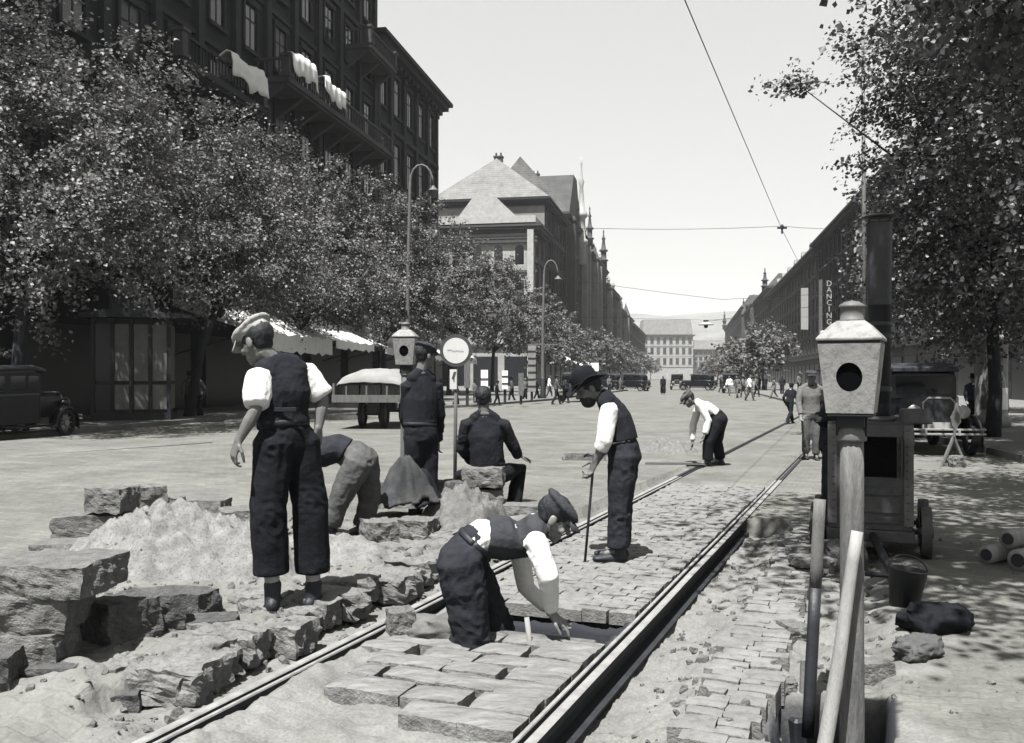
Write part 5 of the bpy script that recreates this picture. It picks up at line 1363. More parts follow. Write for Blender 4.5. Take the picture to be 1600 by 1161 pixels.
# ------------------------------------------------------------------ buildings
DLv = V((0.1866, 0.9824, 0)); NLv = V((0.9824, -0.1866, 0))       # along the street, and out of the left fronts
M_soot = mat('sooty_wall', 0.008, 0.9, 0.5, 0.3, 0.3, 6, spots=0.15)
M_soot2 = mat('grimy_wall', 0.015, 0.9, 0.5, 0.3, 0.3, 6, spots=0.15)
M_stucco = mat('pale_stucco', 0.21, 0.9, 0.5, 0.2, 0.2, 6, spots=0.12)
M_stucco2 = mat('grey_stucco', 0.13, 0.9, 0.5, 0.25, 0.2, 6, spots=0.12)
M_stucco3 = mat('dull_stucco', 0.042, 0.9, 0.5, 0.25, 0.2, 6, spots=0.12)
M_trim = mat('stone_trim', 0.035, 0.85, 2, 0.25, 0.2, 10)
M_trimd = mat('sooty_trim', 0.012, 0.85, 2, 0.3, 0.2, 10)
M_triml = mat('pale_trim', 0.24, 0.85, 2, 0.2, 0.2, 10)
M_win = mat('window_pane', 0.006, 0.12, 2, 0.3, spec=0.6)
M_curt = mat('curtained_pane', 0.030, 0.5, 3, 0.6, spec=0.4)
M_roofl = mat('tiled_roof', 0.115, 0.85, 0.7, 0.3, 0.5, 25, spots=0.2, rows=0.42)
M_roofd = mat('dark_roof', 0.04, 0.85, 0.7, 0.3, 0.5, 25, rows=0.42)
M_awn = mat('awning', 0.55, 0.85, 4, 0.1, 0.2, 20)
M_shop = mat('shop_dark', 0.007, 0.3, 3, 0.4, spec=0.5)
M_brick = mat('chimney_brick', 0.03, 0.9, 3, 0.3, 0.3, 20)

def win_mesh(w_, h, arched, style):
    """one window: raised surround, sill, recessed dark pane with glazing bars"""
    fr = MB(); t = 0.16
    fr.box((-w_ / 2 - t / 2, -0.06, h / 2), (t, 0.12, h)); fr.box((w_ / 2 + t / 2, -0.06, h / 2), (t, 0.12, h))
    if arched:
        n = 8; a0 = [V((w_ / 2 * math.cos(math.pi * k / n), 0, h + w_ / 2 * math.sin(math.pi * k / n))) for k in range(n + 1)]
        for k in range(n):
            p, q = a0[k], a0[k + 1]; c = V((0, 0, h)); po = c + (p - c) * (1 + t * 2 / w_); qo = c + (q - c) * (1 + t * 2 / w_)
            fr.prism([p, q, qo, po], (0, -0.12, 0), (0, 0, 0))
    else:
        fr.box((0, -0.09, h + 0.14), (w_ + 2 * t + 0.2, 0.18, 0.28))
        if style == 1: fr.prism([V((-w_ / 2 - t - 0.1, 0, h + 0.3)), V((w_ / 2 + t + 0.1, 0, h + 0.3)), V((0, 0, h + 0.75))], (0, -0.2, 0), (0, 0, 0))
    fr.box((0, -0.11, -0.09), (w_ + 2 * t + 0.16, 0.22, 0.18))
    pn = MB()
    pn.box((0, -0.012, h / 2), (w_, 0.024, h))
    if arched: pn.prism([V((w_ / 2 * math.cos(math.pi * k / 8), 0, h + w_ / 2 * math.sin(math.pi * k / 8))) for k in range(9)], (0, -0.024, 0), (0, 0, 0))
    bars = MB(); bars.box((0, -0.035, h / 2), (0.07, 0.02, h)); bars.box((0, -0.035, h * 0.66), (w_, 0.02, 0.07))
    return fr.mesh('window'), pn.mesh('pane'), bars.mesh('glazing_bars')
def put_windows(root, o, ax, nrm, spots, w_, h, fm, arched=False, style=0, bars=True):
    """copies one window over a front; o is the local corner, ax runs along the front, nrm out of it"""
    rz = math.atan2(ax.y, ax.x)
    me, pm, bm_ = win_mesh(w_, h, arched, style)
    pm2 = pm.copy(); pm2.materials.append(M_curt); wr_ = random.Random(int(w_ * 100 + len(spots)))
    me.materials.append(fm); pm.materials.append(M_win); bm_.materials.append(fm)
    for (s_, z) in spots:
        ob = bpy.data.objects.new('window', me); C.objects.link(ob); ob.parent = root
        ob.location = o + ax * s_ + V((0, 0, z)) + nrm * 0.0; ob.rotation_euler = (0, 0, rz)
        pb_ = bpy.data.objects.new('pane', pm2 if wr_.random() < 0.22 else pm); C.objects.link(pb_); pb_.parent = ob
        if bars:
            bb_ = bpy.data.objects.new('glazing_bars', bm_); C.objects.link(bb_); bb_.parent = ob

def building(label, base, ax, nrm, length, depth, h, wm, tm, floors, bay, roof=None, rm=None, roofh=4.0, ground=4.5, cornice=0.9, pil=False, ends=True, wstyle=0, arched_top=False, maxw=96, ww=1.15, shop=True, name='town_house', winfrac=0.58, chim=0):
    """a row house: front from base along ax, nrm points out of the front to the street"""
    root = thing(name, base, label, 'building')
    ax = V(ax); nrm = V(nrm); O = V((0, 0, 0))
    W = lambda s_, d_, z: ax * s_ - nrm * d_ + V((0, 0, z))
    M3 = Matrix((ax, -nrm, V((0, 0, 1)))).transposed()
    mb = MB(); mb.box(W(length / 2, depth / 2, h / 2 - 0.25), (length, depth, h + 0.5), M3); mb.build('wall', [wm], root, False)
    fh = (h - ground - 0.8) / floors
    mb = MB()
    co = cornice
    for k, (dd, zz, hh) in enumerate(((co * .4, h - 0.85, 0.4), (co * .75, h - 0.42, 0.42), (co, h, 0.3))):
        mb.box(W(length / 2, -dd / 2 + depth * 0.0, zz + hh / 2 - 0.2), (length + 2 * dd * ends * 0.98, dd, hh), M3)
        if ends:
            for e in (0, 1): mb.box(W(-dd / 2 if e == 0 else length + dd / 2, depth / 2, zz + hh / 2 - 0.2), (dd, depth, hh), M3)
    for k in range(int(length / 1.1)):       # brackets under the eaves
        mb.box(W(0.6 + k * 1.1, -co * 0.3, h - 1.02), (0.28, co * 0.55, 0.34), M3)
    mb.build('cornice', [tm], root, False)
    for k in range(floors):
        mb = MB(); z = ground + k * fh
        if k in (0, floors - 1): mb.box(W(length / 2, -0.14, z - 0.02), (length, 0.28, 0.34), M3)
        else: mb.box(W(length / 2, -0.07, z), (length, 0.14, 0.22), M3)
        mb.build('string_course', [tm], root, False)
    n = max(1, int(length / bay)); step = length / n
    while n * floors > maxw: n -= 1; step = length / n
    for k in range(floors):
        put_windows(root, O + nrm * 0.003, ax, nrm, [((i + .5) * step, ground + k * fh + fh * 0.26) for i in range(n)], ww, fh * winfrac * (0.8 if arched_top and k == floors - 1 else 1), tm, arched_top and k == floors - 1, wstyle if k == 1 else 0)
    if pil:
        for i in range(n + 1):
            mb = MB(); s_ = min(max(i * step, 0.35), length - 0.35)
            mb.box(W(s_, -0.14, (ground + h) / 2 - 0.5), (0.5, 0.28, h - ground - 1.0), M3); mb.box(W(s_, -0.18, h - 1.3), (0.7, 0.36, 0.4), M3)
            mb.build('pilaster', [tm], root, False)
    if shop:
        for i in range(max(1, int(length / 5.5))):
            st = length / max(1, int(length / 5.5)); mb = MB(); mb.box(W((i + .5) * st, -0.05, 1.75), (st * 0.78, 0.10, 3.3), M3); mb.build('shop_window', [M_shop], root, False)
    if roof == 'gable':
        mb = MB(); a = [W(-0.2, -co * .8, h + 0.32), W(-0.2, depth + 0.5, h + 0.32), W(-0.2, depth / 2, h + roofh)]
        mb.prism(a, O, ax * (length + 0.4)); rf = mb.build('roof', [rm], root, False)
    elif roof == 'hip':
        mb = MB(); q = min(depth / 2, length / 2) * 0.8
        b4 = [W(-0.3, -co * .7, h + 0.32), W(length + 0.3, -co * .7, h + 0.32), W(length + 0.3, depth + .3, h + 0.32), W(-0.3, depth + .3, h + 0.32)]
        t2 = [W(q, depth / 2, h + roofh), W(length - q, depth / 2, h + roofh)]
        i = [mb.pt(p) for p in b4 + t2]
        for f in ((0, 1, 5, 4), (1, 2, 5), (2, 3, 4, 5), (3, 0, 4), (3, 2, 1, 0)): mb.face(i_ for i_ in [i[x] for x in f])
        rf = mb.build('roof', [rm], root, False)
    elif roof == 'mansard':
        mb = MB(); e = 2.2
        lo = [W(0, 0.1, h + 0.34), W(length, 0.1, h + 0.34), W(length, depth, h + 0.34), W(0, depth, h + 0.34)]
        hi = [W(e * .6, e, h + roofh), W(length - e * .6, e, h + roofh), W(length - e * .6, depth - e, h + roofh), W(e * .6, depth - e, h + roofh)]
        i = [mb.pt(p) for p in lo + hi]
        for f in ((0, 1, 5, 4), (1, 2, 6, 5), (2, 3, 7, 6), (3, 0, 4, 7), (4, 5, 6, 7), (3, 2, 1, 0)): mb.face([i[x] for x in f])
        rf = mb.build('roof', [rm], root, False)
    else:
        rf = None
    for k in range(chim):
        mb = MB(); s_ = length * (k + .6) / (chim + .2); zt_ = h + (roofh if roof else 1.0)
        mb.box(W(s_, depth * 0.5 + 0.6, zt_ - 0.4), (0.9, 1.4, 3.2), M3, bev=0.05); mb.box(W(s_, depth * 0.5 + 0.6, zt_ + 1.25), (1.1, 1.6, 0.25), M3)
        for j in (-1, 1): mb.lathe([(0.16, 0), (0.14, 0.6)], W(s_, depth * 0.5 + 0.6 + j * 0.4, zt_ + 1.37), 8)
        mb.build('chimney', [M_brick], rf or root, False)
    root['_n'] = 0; del root['_n']
    return root, W, M3, fh, step

def LF(Y, off=0.0): return V((-22 + 0.19 * Y, Y, 0)) + NLv * off
def pinnacle(root, p, hgt, r, m, parent_off=V((0, 0, 0)), name='pinnacle'):
    mb = MB(); mb.lathe([(r, 0), (r, hgt * .18), (r * 1.35, hgt * .19), (r * 1.35, hgt * .22), (r * .8, hgt * .24), (r * .8, hgt * .42), (r * 1.25, hgt * .44), (r * 1.25, hgt * .47), (r * .7, hgt * .5), (r * .35, hgt * .72), (r * .6, hgt * .76), (r * .3, hgt * .80), (r * .12, hgt * .9), (r * .25, hgt * .93), (r * .04, hgt)], p, 10)
    return mb.build(name, [m], root, False, True)
def length_between(Y0, Y1): return (LF(Y1) - LF(Y0)).length

# A: the tall sooty house on the left with balconies
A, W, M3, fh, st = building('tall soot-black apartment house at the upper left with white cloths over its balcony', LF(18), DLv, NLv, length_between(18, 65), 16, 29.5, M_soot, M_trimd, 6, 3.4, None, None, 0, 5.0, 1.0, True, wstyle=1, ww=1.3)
def balcony(root, W, M3, s0, s1, z, proj, m_slab, m_rail, cloths=()):
    mb = MB(); mb.box(W((s0 + s1) / 2, -proj / 2, z), (s1 - s0, proj, 0.28), M3); mb.box(W((s0 + s1) / 2, -proj / 2 + 0.05, z - 0.2), (s1 - s0 - 0.3, proj - 0.2, 0.14), M3)
    for k in range(int((s1 - s0) / 2.2) + 1):
        s_ = s0 + 0.3 + k * (s1 - s0 - 0.6) / max(1, int((s1 - s0) / 2.2)); mb.prism([W(s_ - .15, 0, z - .28), W(s_ - .15, -proj * .8, z - .28), W(s_ - .15, 0, z - 1.3)], V((0, 0, 0)), V(M3.col[0]) * 0.3)
    b_ = mb.build('balcony', [m_slab], root, False)
    mb = MB()
    n = int((s1 - s0) / 0.28)
    for k in range(n + 1):
        s_ = s0 + 0.1 + (s1 - s0 - 0.2) * k / n; mb.box(W(s_, -proj + 0.08, z + 0.55), (0.07, 0.05, 0.9), M3)
    mb.box(W((s0 + s1) / 2, -proj + 0.08, z + 1.05), (s1 - s0, 0.16, 0.12), M3)
    for e in (s0 + .06, s1 - .06):
        mb.box(W(e, -proj / 2, z + 1.05), (0.12, proj, 0.12), M3)
        for k in range(5): mb.box(W(e, -proj * (k + .5) / 5, z + .55), (0.05, 0.07, 0.9), M3)
    mb.build('railing', [m_rail], b_, False)
    for e in (s0 + .22, s1 - .22):
        mb = MB(); mb.box(W(e, -proj + 0.2, z + 0.65), (0.45, 0.45, 1.05), M3, bev=0.04); mb.box(W(e, -proj + 0.2, z + 1.22), (0.6, 0.6, 0.14), M3); mb.box(W(e, -proj + .2, z + .2), (.58, .58, .16), M3); mb.build('pedestal', [M_trim], b_, False)
    return b_
def sY(Y): return length_between(18, Y)
zb1 = H + (HOR - 118) / F * 47.5
balcony(A, W, M3, sY(47.0), sY(63.5), zb1 - 0.4, 1.9, M_trim, M_trim)
zb2 = H + (HOR - 88) / F * 41
balcony(A, W, M3, sY(37.5), sY(45), zb2 - 1.4, 1.7, M_trimd, M_trimd)
zb3 = H + (HOR - 62) / F * 60
balcony(A, W, M3, sY(59.5), sY(64.9), zb3 - 0.6, 1.7, M_trim, M_trim)
M_linen = mat('white_linen', 0.45, 0.9, 2, 0.1, 0.3, 12)
def linen(s0, s1, z, proj, label):
    p0 = A.location + W((s0 + s1) / 2, -proj, z)
    o = thing('bed_linen', p0, label, 'linen', 'white cloths airing on the balconies')
    mb = MB(); n = 36
    rows = []
    for j, (d_, zz) in enumerate(((-0.42, -0.55), (-0.36, 0.10), (-0.05, 0.30), (0.30, 0.22), (0.36, -0.2), (0.34, -0.55), (0.36, -0.85))):
        row = []
        for i in range(n + 1):
            t = i / n; s_ = (t - .5) * (s1 - s0); wv = (0.045 * math.sin(t * 26 + s0) + 0.09 * mnoise.noise((t * 7, j * .4, s0))) * (1 if d_ > 0 else -1)
            row.append(mb.pt(V(M3.col[0]) * s_ + NLv * (d_ + wv) + V((0, 0, zz + 0.26 * mnoise.noise((t * 4.3, j * .3, s0 + 5)) * (1.8 if j == 6 else 1)))))
        rows.append(row)
    for a, b_ in zip(rows, rows[1:]):
        for i in range(n): mb.face((a[i], a[i + 1], b_[i + 1], b_[i]))
    ob = mb.build('sheet', [M_linen], o, False, True); sd = ob.modifiers.new('thick', 'SOLIDIFY'); sd.thickness = 0.05
    return o
linen(sY(47.2), sY(50.2), zb1 + 0.85, 1.75, 'white cloths heaped over the near corner of the stone balcony')
linen(sY(51.0), sY(54.2), zb1 + 0.80, 1.8, 'white cloth hung over the middle of the stone balcony railing')
linen(sY(41.2), sY(44.6), zb2 - 0.1, 1.6, 'white cloths hanging from the upper dark balcony, left of the stone one')

# B: lower continuation with a heavy cornice
building('dark five storey house with heavy cornice next to the tall black one', LF(65.02), DLv, NLv, length_between(65, 80.8), 15, 25.4, M_soot2, M_trimd, 4, 3.2, 'gable', M_roofd, 2.6, 5.0, 1.25, True, ww=1.25, chim=1)
lad = LF(81.3, -1.5) + V((0, 0, 0))
r_ = thing('roof_mast', lad, 'thin lattice mast with cross arms standing by the dark house corner', 'mast'); mb = MB()
for sx in (-.45, .45): mb.box((sx, 0, 12), (0.10, 0.10, 25.5))
for k in range(11): mb.box((0.05 * (-1) ** k, 0, 12 + k * 1.22), (1.0 + 0.9 * (k % 4 == 1), 0.07, 0.08))
mb.build('lattice', [M_trimd], r_, False)
# C: the pale corner house facing us, C2 behind with the hipped roof
cb = LF(133)
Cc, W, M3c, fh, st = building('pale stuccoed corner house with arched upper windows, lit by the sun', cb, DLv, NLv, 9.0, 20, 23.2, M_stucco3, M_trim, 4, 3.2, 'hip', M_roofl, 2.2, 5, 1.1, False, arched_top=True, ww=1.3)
# its lit flank facing the camera
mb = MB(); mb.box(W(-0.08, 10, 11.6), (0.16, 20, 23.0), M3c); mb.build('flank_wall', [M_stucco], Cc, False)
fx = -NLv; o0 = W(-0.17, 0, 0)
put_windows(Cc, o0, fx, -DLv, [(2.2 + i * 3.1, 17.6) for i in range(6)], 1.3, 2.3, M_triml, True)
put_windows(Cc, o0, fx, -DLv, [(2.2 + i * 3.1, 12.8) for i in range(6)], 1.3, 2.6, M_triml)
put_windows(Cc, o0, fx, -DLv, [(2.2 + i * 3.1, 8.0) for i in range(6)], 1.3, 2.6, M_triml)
mb = MB()
for z, d_ in ((20.9, 0.5), (21.5, 0.3), (16.6, 0.25), (11.8, 0.25), (6.0, 0.4)): mb.box(W(-0.16 - d_ / 2, 9.8, z), (d_, 20.4, 0.35), M3c)
mb.build('flank_bands', [M_trim], Cc, False)
for d_ in (2.6, 7.2, 11.8, 16.6):
    mb = MB(); mb.box(W(-0.2, d_, 2.3), (0.12, 3.6, 4.2), M3c); mb.build('shop_window', [M_shop], Cc, False)
mb = MB(); mb.box(W(-0.5, 0.5, 12), (0.9, 0.9, 21), M3c); mb.build('corner_pier', [M_triml], Cc, False)
mb = MB(); mb.box(W(-0.3, 9.8, 24.1), (0.4, 20.0, 1.0), M3c); mb.box(W(4.5, 0.2, 24.1), (9, 0.4, 1.0), M3c); mb.build('parapet', [M_triml], Cc, False)
mb = MB(); mb.prism([W(-0.2, 2.5, 24.4), W(-0.2, 11.5, 24.4), W(-0.2, 8.5, 28.2), W(-.2, 6.5, 28.2)], V((0, 0, 0)), DLv * 3); mb.build('attic_roof', [M_triml], Cc, False)
C2, W2, M32, _, _ = building('taller house with a big pale hipped roof behind the corner house', LF(142.1), DLv, NLv, length_between(142, 165), 18, 28.8, M_soot2, M_trimd, 5, 3.2, 'hip', M_roofl, 8.2, 5, 1.0, ww=1.2, chim=1)
mb = MB(); mb.box(W2(-0.06, 9, 14.4), (0.12, 18, 28.4), M32); mb.build('party_wall', [M_stucco2], C2, False)
lo = LF(118) - NLv * 14
building('low pale house with attic balustrade peeping over the trees', lo, DLv, NLv, 12, 8, 22.5, M_stucco3, M_trim, 4, 3.2, 'hip', M_roofl, 3.0, 5, 0.9, False, ww=1.2, chim=1)
def dress(root, W, M3, h, spots, wd, proj, m, tip, name='bay'):
    for s_ in spots:
        mb = MB(); mb.box(W(s_, -proj / 2, h * .52 + 1), (wd, proj, h * .96 - 5), M3); mb.box(W(s_, -proj / 2 - .1, h * .98), (wd + .4, proj + .2, .4), M3)
        for z in np.arange(6.5, h - 3, 4.2): mb.box(W(s_, -proj - .06, z), (wd + .15, .12, .3), M3)
        for e in (-.36, .36): mb.box(W(s_ + e * wd, -proj - .05, h * .55), (.22, .10, h * .8), M3)
        b_ = mb.build(name, [m], root, False)
        mb = MB(); n = 4; zt = h * .98 + .2
        i = [mb.pt(W(s_ + a * wd * .55, -proj * .5 + b2 * proj * .6, zt)) for a, b2 in ((-1, -1), (1, -1), (1, 1), (-1, 1))]; t_ = mb.pt(W(s_, -proj * .3, zt + tip))
        for k in range(4): mb.face((i[k], i[(k + 1) % 4], t_))
        mb.build('spirelet', [M_roofd], b_, False)
def dormers(root, W, M3, h, spots, depth_=1.2):
    for s_ in spots:
        mb = MB(); mb.box(W(s_, depth_, h + 1.5), (1.5, 2.2, 2.0), M3); mb.prism([W(s_ - .9, depth_ - 1.2, h + 2.5), W(s_ + .9, depth_ - 1.2, h + 2.5), W(s_, depth_ - 1.2, h + 3.5)], V((0, 0, 0)), -NLv * 2.4 if W(0, 1, 0).dot(NLv) < 0 else NLv * 2.4); mb.build('dormer', [M_stucco2], root, False)
# D: gabled, with the pinnacled turret; E, F, G, K down the street
D, Wd, M3d, _, _ = building('dark gabled house with steep slate roof and pinnacled turret', LF(165.05), DLv, NLv, length_between(165, 206), 16, 30.5, M_soot2, M_trim, 5, 3.4, 'gable', M_roofl, 10.5, 5, 1.1, True, ww=1.2, wstyle=1, chim=1)
pinnacle(D, Wd(21, -0.6, 24), 21.5, 1.0, M_triml)
pinnacle(D, Wd(40, -0.3, 30), 9, 0.7, M_trim)
mb = MB(); mb.prism([Wd(7, 0.2, 30.8), Wd(27, 0.2, 30.8), Wd(20, 0.2, 40.6), Wd(15, 0.2, 40.6)], V((0, 0, 0)), -NLv * 11); mb.build('cross_roof', [M_roofd], D, False)
for s_ in (25, 32): 
    mb = MB(); mb.box(Wd(s_, -0.7, 17), (1.4, 1.4, 24), M3d); mb.build('bay_shaft', [M_stucco2], D, False)
E, We, M3e, _, _ = building('narrow dark house with a spired corner beyond the gabled one', LF(206.05), DLv, NLv, length_between(206, 245), 16, 29, M_soot2, M_trim, 5, 3.4, 'mansard', M_roofd, 3, 5, 1.1, True, ww=1.2)
pinnacle(E, We(31, -0.4, 29), 10, 0.9, M_trim)
mb = MB(); mb.box(We(14, -0.8, 15), (1.6, 1.6, 25), M3e); mb.build('bay_shaft', [M_stucco2], E, False)
Fh, Wf, M3f, _, _ = building('distant left house with a plain cornice, third beyond the corner house', LF(245.05), DLv, NLv, length_between(245, 292), 16, 26, M_soot2, M_trim, 5, 3.6, 'mansard', M_roofd, 3, 5, 1.2, True)
dress(Fh, Wf, M3f, 26, (5, 40), 2.6, 1.5, M_stucco2, 1.4)
dormers(Fh, Wf, M3f, 26, (10, 16, 33))
Gh, Wg, M3g, _, _ = building('far left house partly hidden by the round street trees', LF(292.05), DLv, NLv, length_between(292, 360), 16, 23, M_stucco3, M_trim, 4, 4.0, 'mansard', M_roofd, 3, 5, 1.2)
dress(Gh, Wg, M3g, 23, (26,), 3.0, 1.8, M_stucco2, 4.0)
dormers(Gh, Wg, M3g, 23, (12, 20, 45))
building('farthest left house before the end of the avenue', LF(360.05), DLv, NLv, length_between(360, 470), 16, 22, M_stucco3, M_trim, 4, 5.0, 'mansard', M_roofd, 3, 5, 1.2)
dress(D, Wd, M3d, 30.5, (4,), 2.6, 1.5, M_stucco3, 1.2)
dress(E, We, M3e, 29, (6,), 2.4, 1.4, M_stucco2, 3.5)
dormers(E, We, M3e, 29, (10, 16, 29))
dormers(D, Wd, M3d, 30.5, (31, 36))
# right-hand fronts
def RF(Y): return V((20 + 0.19 * Y, Y, 0))
NR = -NLv
def rb_(lab, Y0, Y1, h, wm, tm, **k):
    return building(lab, RF(Y1), -DLv, NR, (RF(Y1) - RF(Y0)).length - 0.05, 16, h, wm, tm, k.pop('floors', 5), k.pop('bay', 3.6), **k)
rb_('nearest right-hand house, hidden behind the dense trees', 52, 86, 22, M_stucco3, M_trim, roof='mansard', rm=M_roofd, roofh=4, maxw=60)
R1, Wr1, M3r, _, _ = rb_('right-hand house with steep roof, seen left of the smokestack', 86, 141, 21.6, M_soot2, M_trimd, roof='gable', rm=M_roofd, roofh=9, pil=True, maxw=80, cornice=1.4)
R2, Wr2, M3r2, _, _ = rb_('right-hand house with a long pale roof beyond the letter signs', 141.1, 228, 21.0, M_stucco3, M_trim, roof='gable', rm=M_roofl, roofh=6, maxw=90, chim=3, cornice=1.4)
R3, Wr3, M3r3, _, _ = rb_('distant right house with small spires on its cornice', 228.1, 335, 23.5, M_soot2, M_trim, roof='mansard', rm=M_roofd, roofh=3.5, bay=5, maxw=90, pil=True)
dormers(R2, Wr2, M3r2, 21.0, (10, 22, 34, 46, 58, 70), 2.0)
dress(R3, Wr3, M3r3, 23.5, (14, 60), 3.0, 1.5, M_stucco3, 3)
for s_ in (4, 98): pinnacle(R3, Wr3(s_, -0.3, 23.5), 6, 0.8, M_trim)
R4, Wr4, M34, _, _ = rb_('farthest right house with corner turrets at the end of the avenue', 335.1, 505, 27, M_stucco3, M_trim, roof='mansard', rm=M_roofd, roofh=4, bay=7, maxw=90)
for s_ in (2,): pinnacle(R4, Wr4(s_, -0.4, 27), 10, 1.1, M_trim)
# closing the view
def endhouse(lab, px0, px1, Y, pyc, pyr, wm, floors, n, rfm):
    k = Y / F; x0 = (px0 - 800) * k; x1 = (px1 - 800) * k; h = H + (HOR - pyc) * k; rh = (pyc - pyr) * k
    return building(lab, (x0, Y, 0), V((1, 0, 0)), V((0, -1, 0)), x1 - x0, 22, h, wm, M_stucco2, floors, (x1 - x0) / n, 'mansard', rfm, rh, 8, 1.6, False, ww=2.0, shop=False, arched_top=False)
endhouse('large pale palace closing the avenue, with three rows of windows', 1004, 1083, 640, 523, 499, M_stucco, 3, 8, M_stucco2)
endhouse('lower pale house right of the palace at the end of the avenue', 1083.6, 1136, 655, 546, 531, M_stucco, 3, 7, M_stucco2)
endhouse('distant pale house left of the palace, mostly behind trees', 930, 1003, 660, 534, 520, M_stucco2, 3, 8, M_stucco2)

# hills beyond
hx = np.linspace(-2600, 3600, 260); rows = []
for j, (t, yy) in enumerate(((0, 1500), (0.4, 1750), (0.75, 2050), (1.0, 2400), (0.9, 2600))):
    crest = 165 + 26 * fbm(hx * 0.0012, hx * 0 + 2, 3, 4) * 2 + 10 * fbm(hx * 0.008, hx * 0, 9, 3)
    rows.append(np.stack([hx, np.full_like(hx, yy) + 40 * fbm(hx * .004, hx * 0 + j, 12, 3), crest * t - 1 + 6 * fbm(hx * .01, hx * 0 + j * 3, 14, 3) * (0 < t)], -1))
hv = np.concatenate(rows); ids = np.arange(len(hv)).reshape(5, 260)
hm = npmesh('hills', hv, np.stack([ids[:-1, :-1], ids[:-1, 1:], ids[1:, 1:], ids[1:, :-1]], -1).reshape(-1, 4))
M_hill = mat('hill_woods', 0.115, 0.95, 0.012, 0.4, 0, spec=0.0, spots=0.3)
tag(link('hills', hm, M_hill, None, True, True), kind='structure')

# pavements with their kerbs
M_pave = mat('pavement', 0.10, 0.9, 0.8, 0.25, 0.4, 12, spots=0.15)
def pavement(name, pts, outer, z=0.13):
    mb = MB()
    for (a, b_), (c, d_) in zip(zip(pts, pts[1:]), zip(outer, outer[1:])):
        mb.poly([V((a[0], a[1], z)), V((b_[0], b_[1], z)), V((d_[0], d_[1], z)), V((c[0], c[1], z))]); mb.poly([V((a[0], a[1], -0.05)), V((b_[0], b_[1], -0.05)), V((b_[0], b_[1], z)), V((a[0], a[1], z))])
    tag(mb.build(name, [M_pave]), kind='structure')
kl = [(kerbL(y), y) for y in (-10, 10, 22, 34)] + [gp(600, 642)[:2], gp(740, 636)[:2], gp(860, 626)[:2]] + [(12.5, 100)] + [(kerbL(y) + 2.0, y) for y in (150, 300, 700)]
pavement('left_pavement', kl, [(a[0] - 40, a[1]) for a in kl])
kr = [(kerbR(y), y) for y in (14, 22, 40, 100, 300, 700)]
kr = [(14, 13.2)] + [(kerbR(15), 14.2)] + kr[1:]
pavement('right_pavement', kr, [(a[0] + 60, a[1]) for a in kr])
# ------------------------------------------------------------------ street life beyond the works
M_carb = mat('car_black', 0.005, 0.32, 3, 0.3, spec=0.3)
M_chrome = mat('car_nickel', 0.16, 0.25, 4, 0.15, spec=0.7)
M_tyre = mat('tyre', 0.010, 0.85, 8, 0.3)
M_roofc = mat('car_roof', 0.018, 0.6, 6, 0.3)
M_plate = mat('plate_white', 0.22, 0.6, 4, 0.1)
def wheel(root, c, r, w_, rim, spokes=10):
    o = MB(); o.lathe([(r * 0.72, -w_ * .4), (r * 0.92, -w_ * .5), (r, -w_ * .25), (r, w_ * .25), (r * .92, w_ * .5), (r * .72, w_ * .4)], c, 24, axis=(1, 0, 0), cap=False)
    o.lathe([(r * .72, -w_ * .4), (r * .70, 0), (r * .72, w_ * .4)], c, 24, axis=(1, 0, 0), cap=False)
    wh = o.build('wheel', [M_tyre], root, False, True)
    m = MB(); m.lathe([(0.001, -w_ * .5), (r * .22, -w_ * .45), (r * .24, -w_ * .15), (r * .24, w_ * .15), (r * .22, w_ * .45), (0.001, w_ * .5)], c, 14, axis=(1, 0, 0), cap=False)
    for k in range(spokes):
        a = 2 * math.pi * k / spokes; d = V((0, math.cos(a), math.sin(a))); m.tube([V(c) + d * r * .2, V(c) + d * r * .74], r * .045, 5)
    m.build('rim', [rim], wh, False)
    return wh
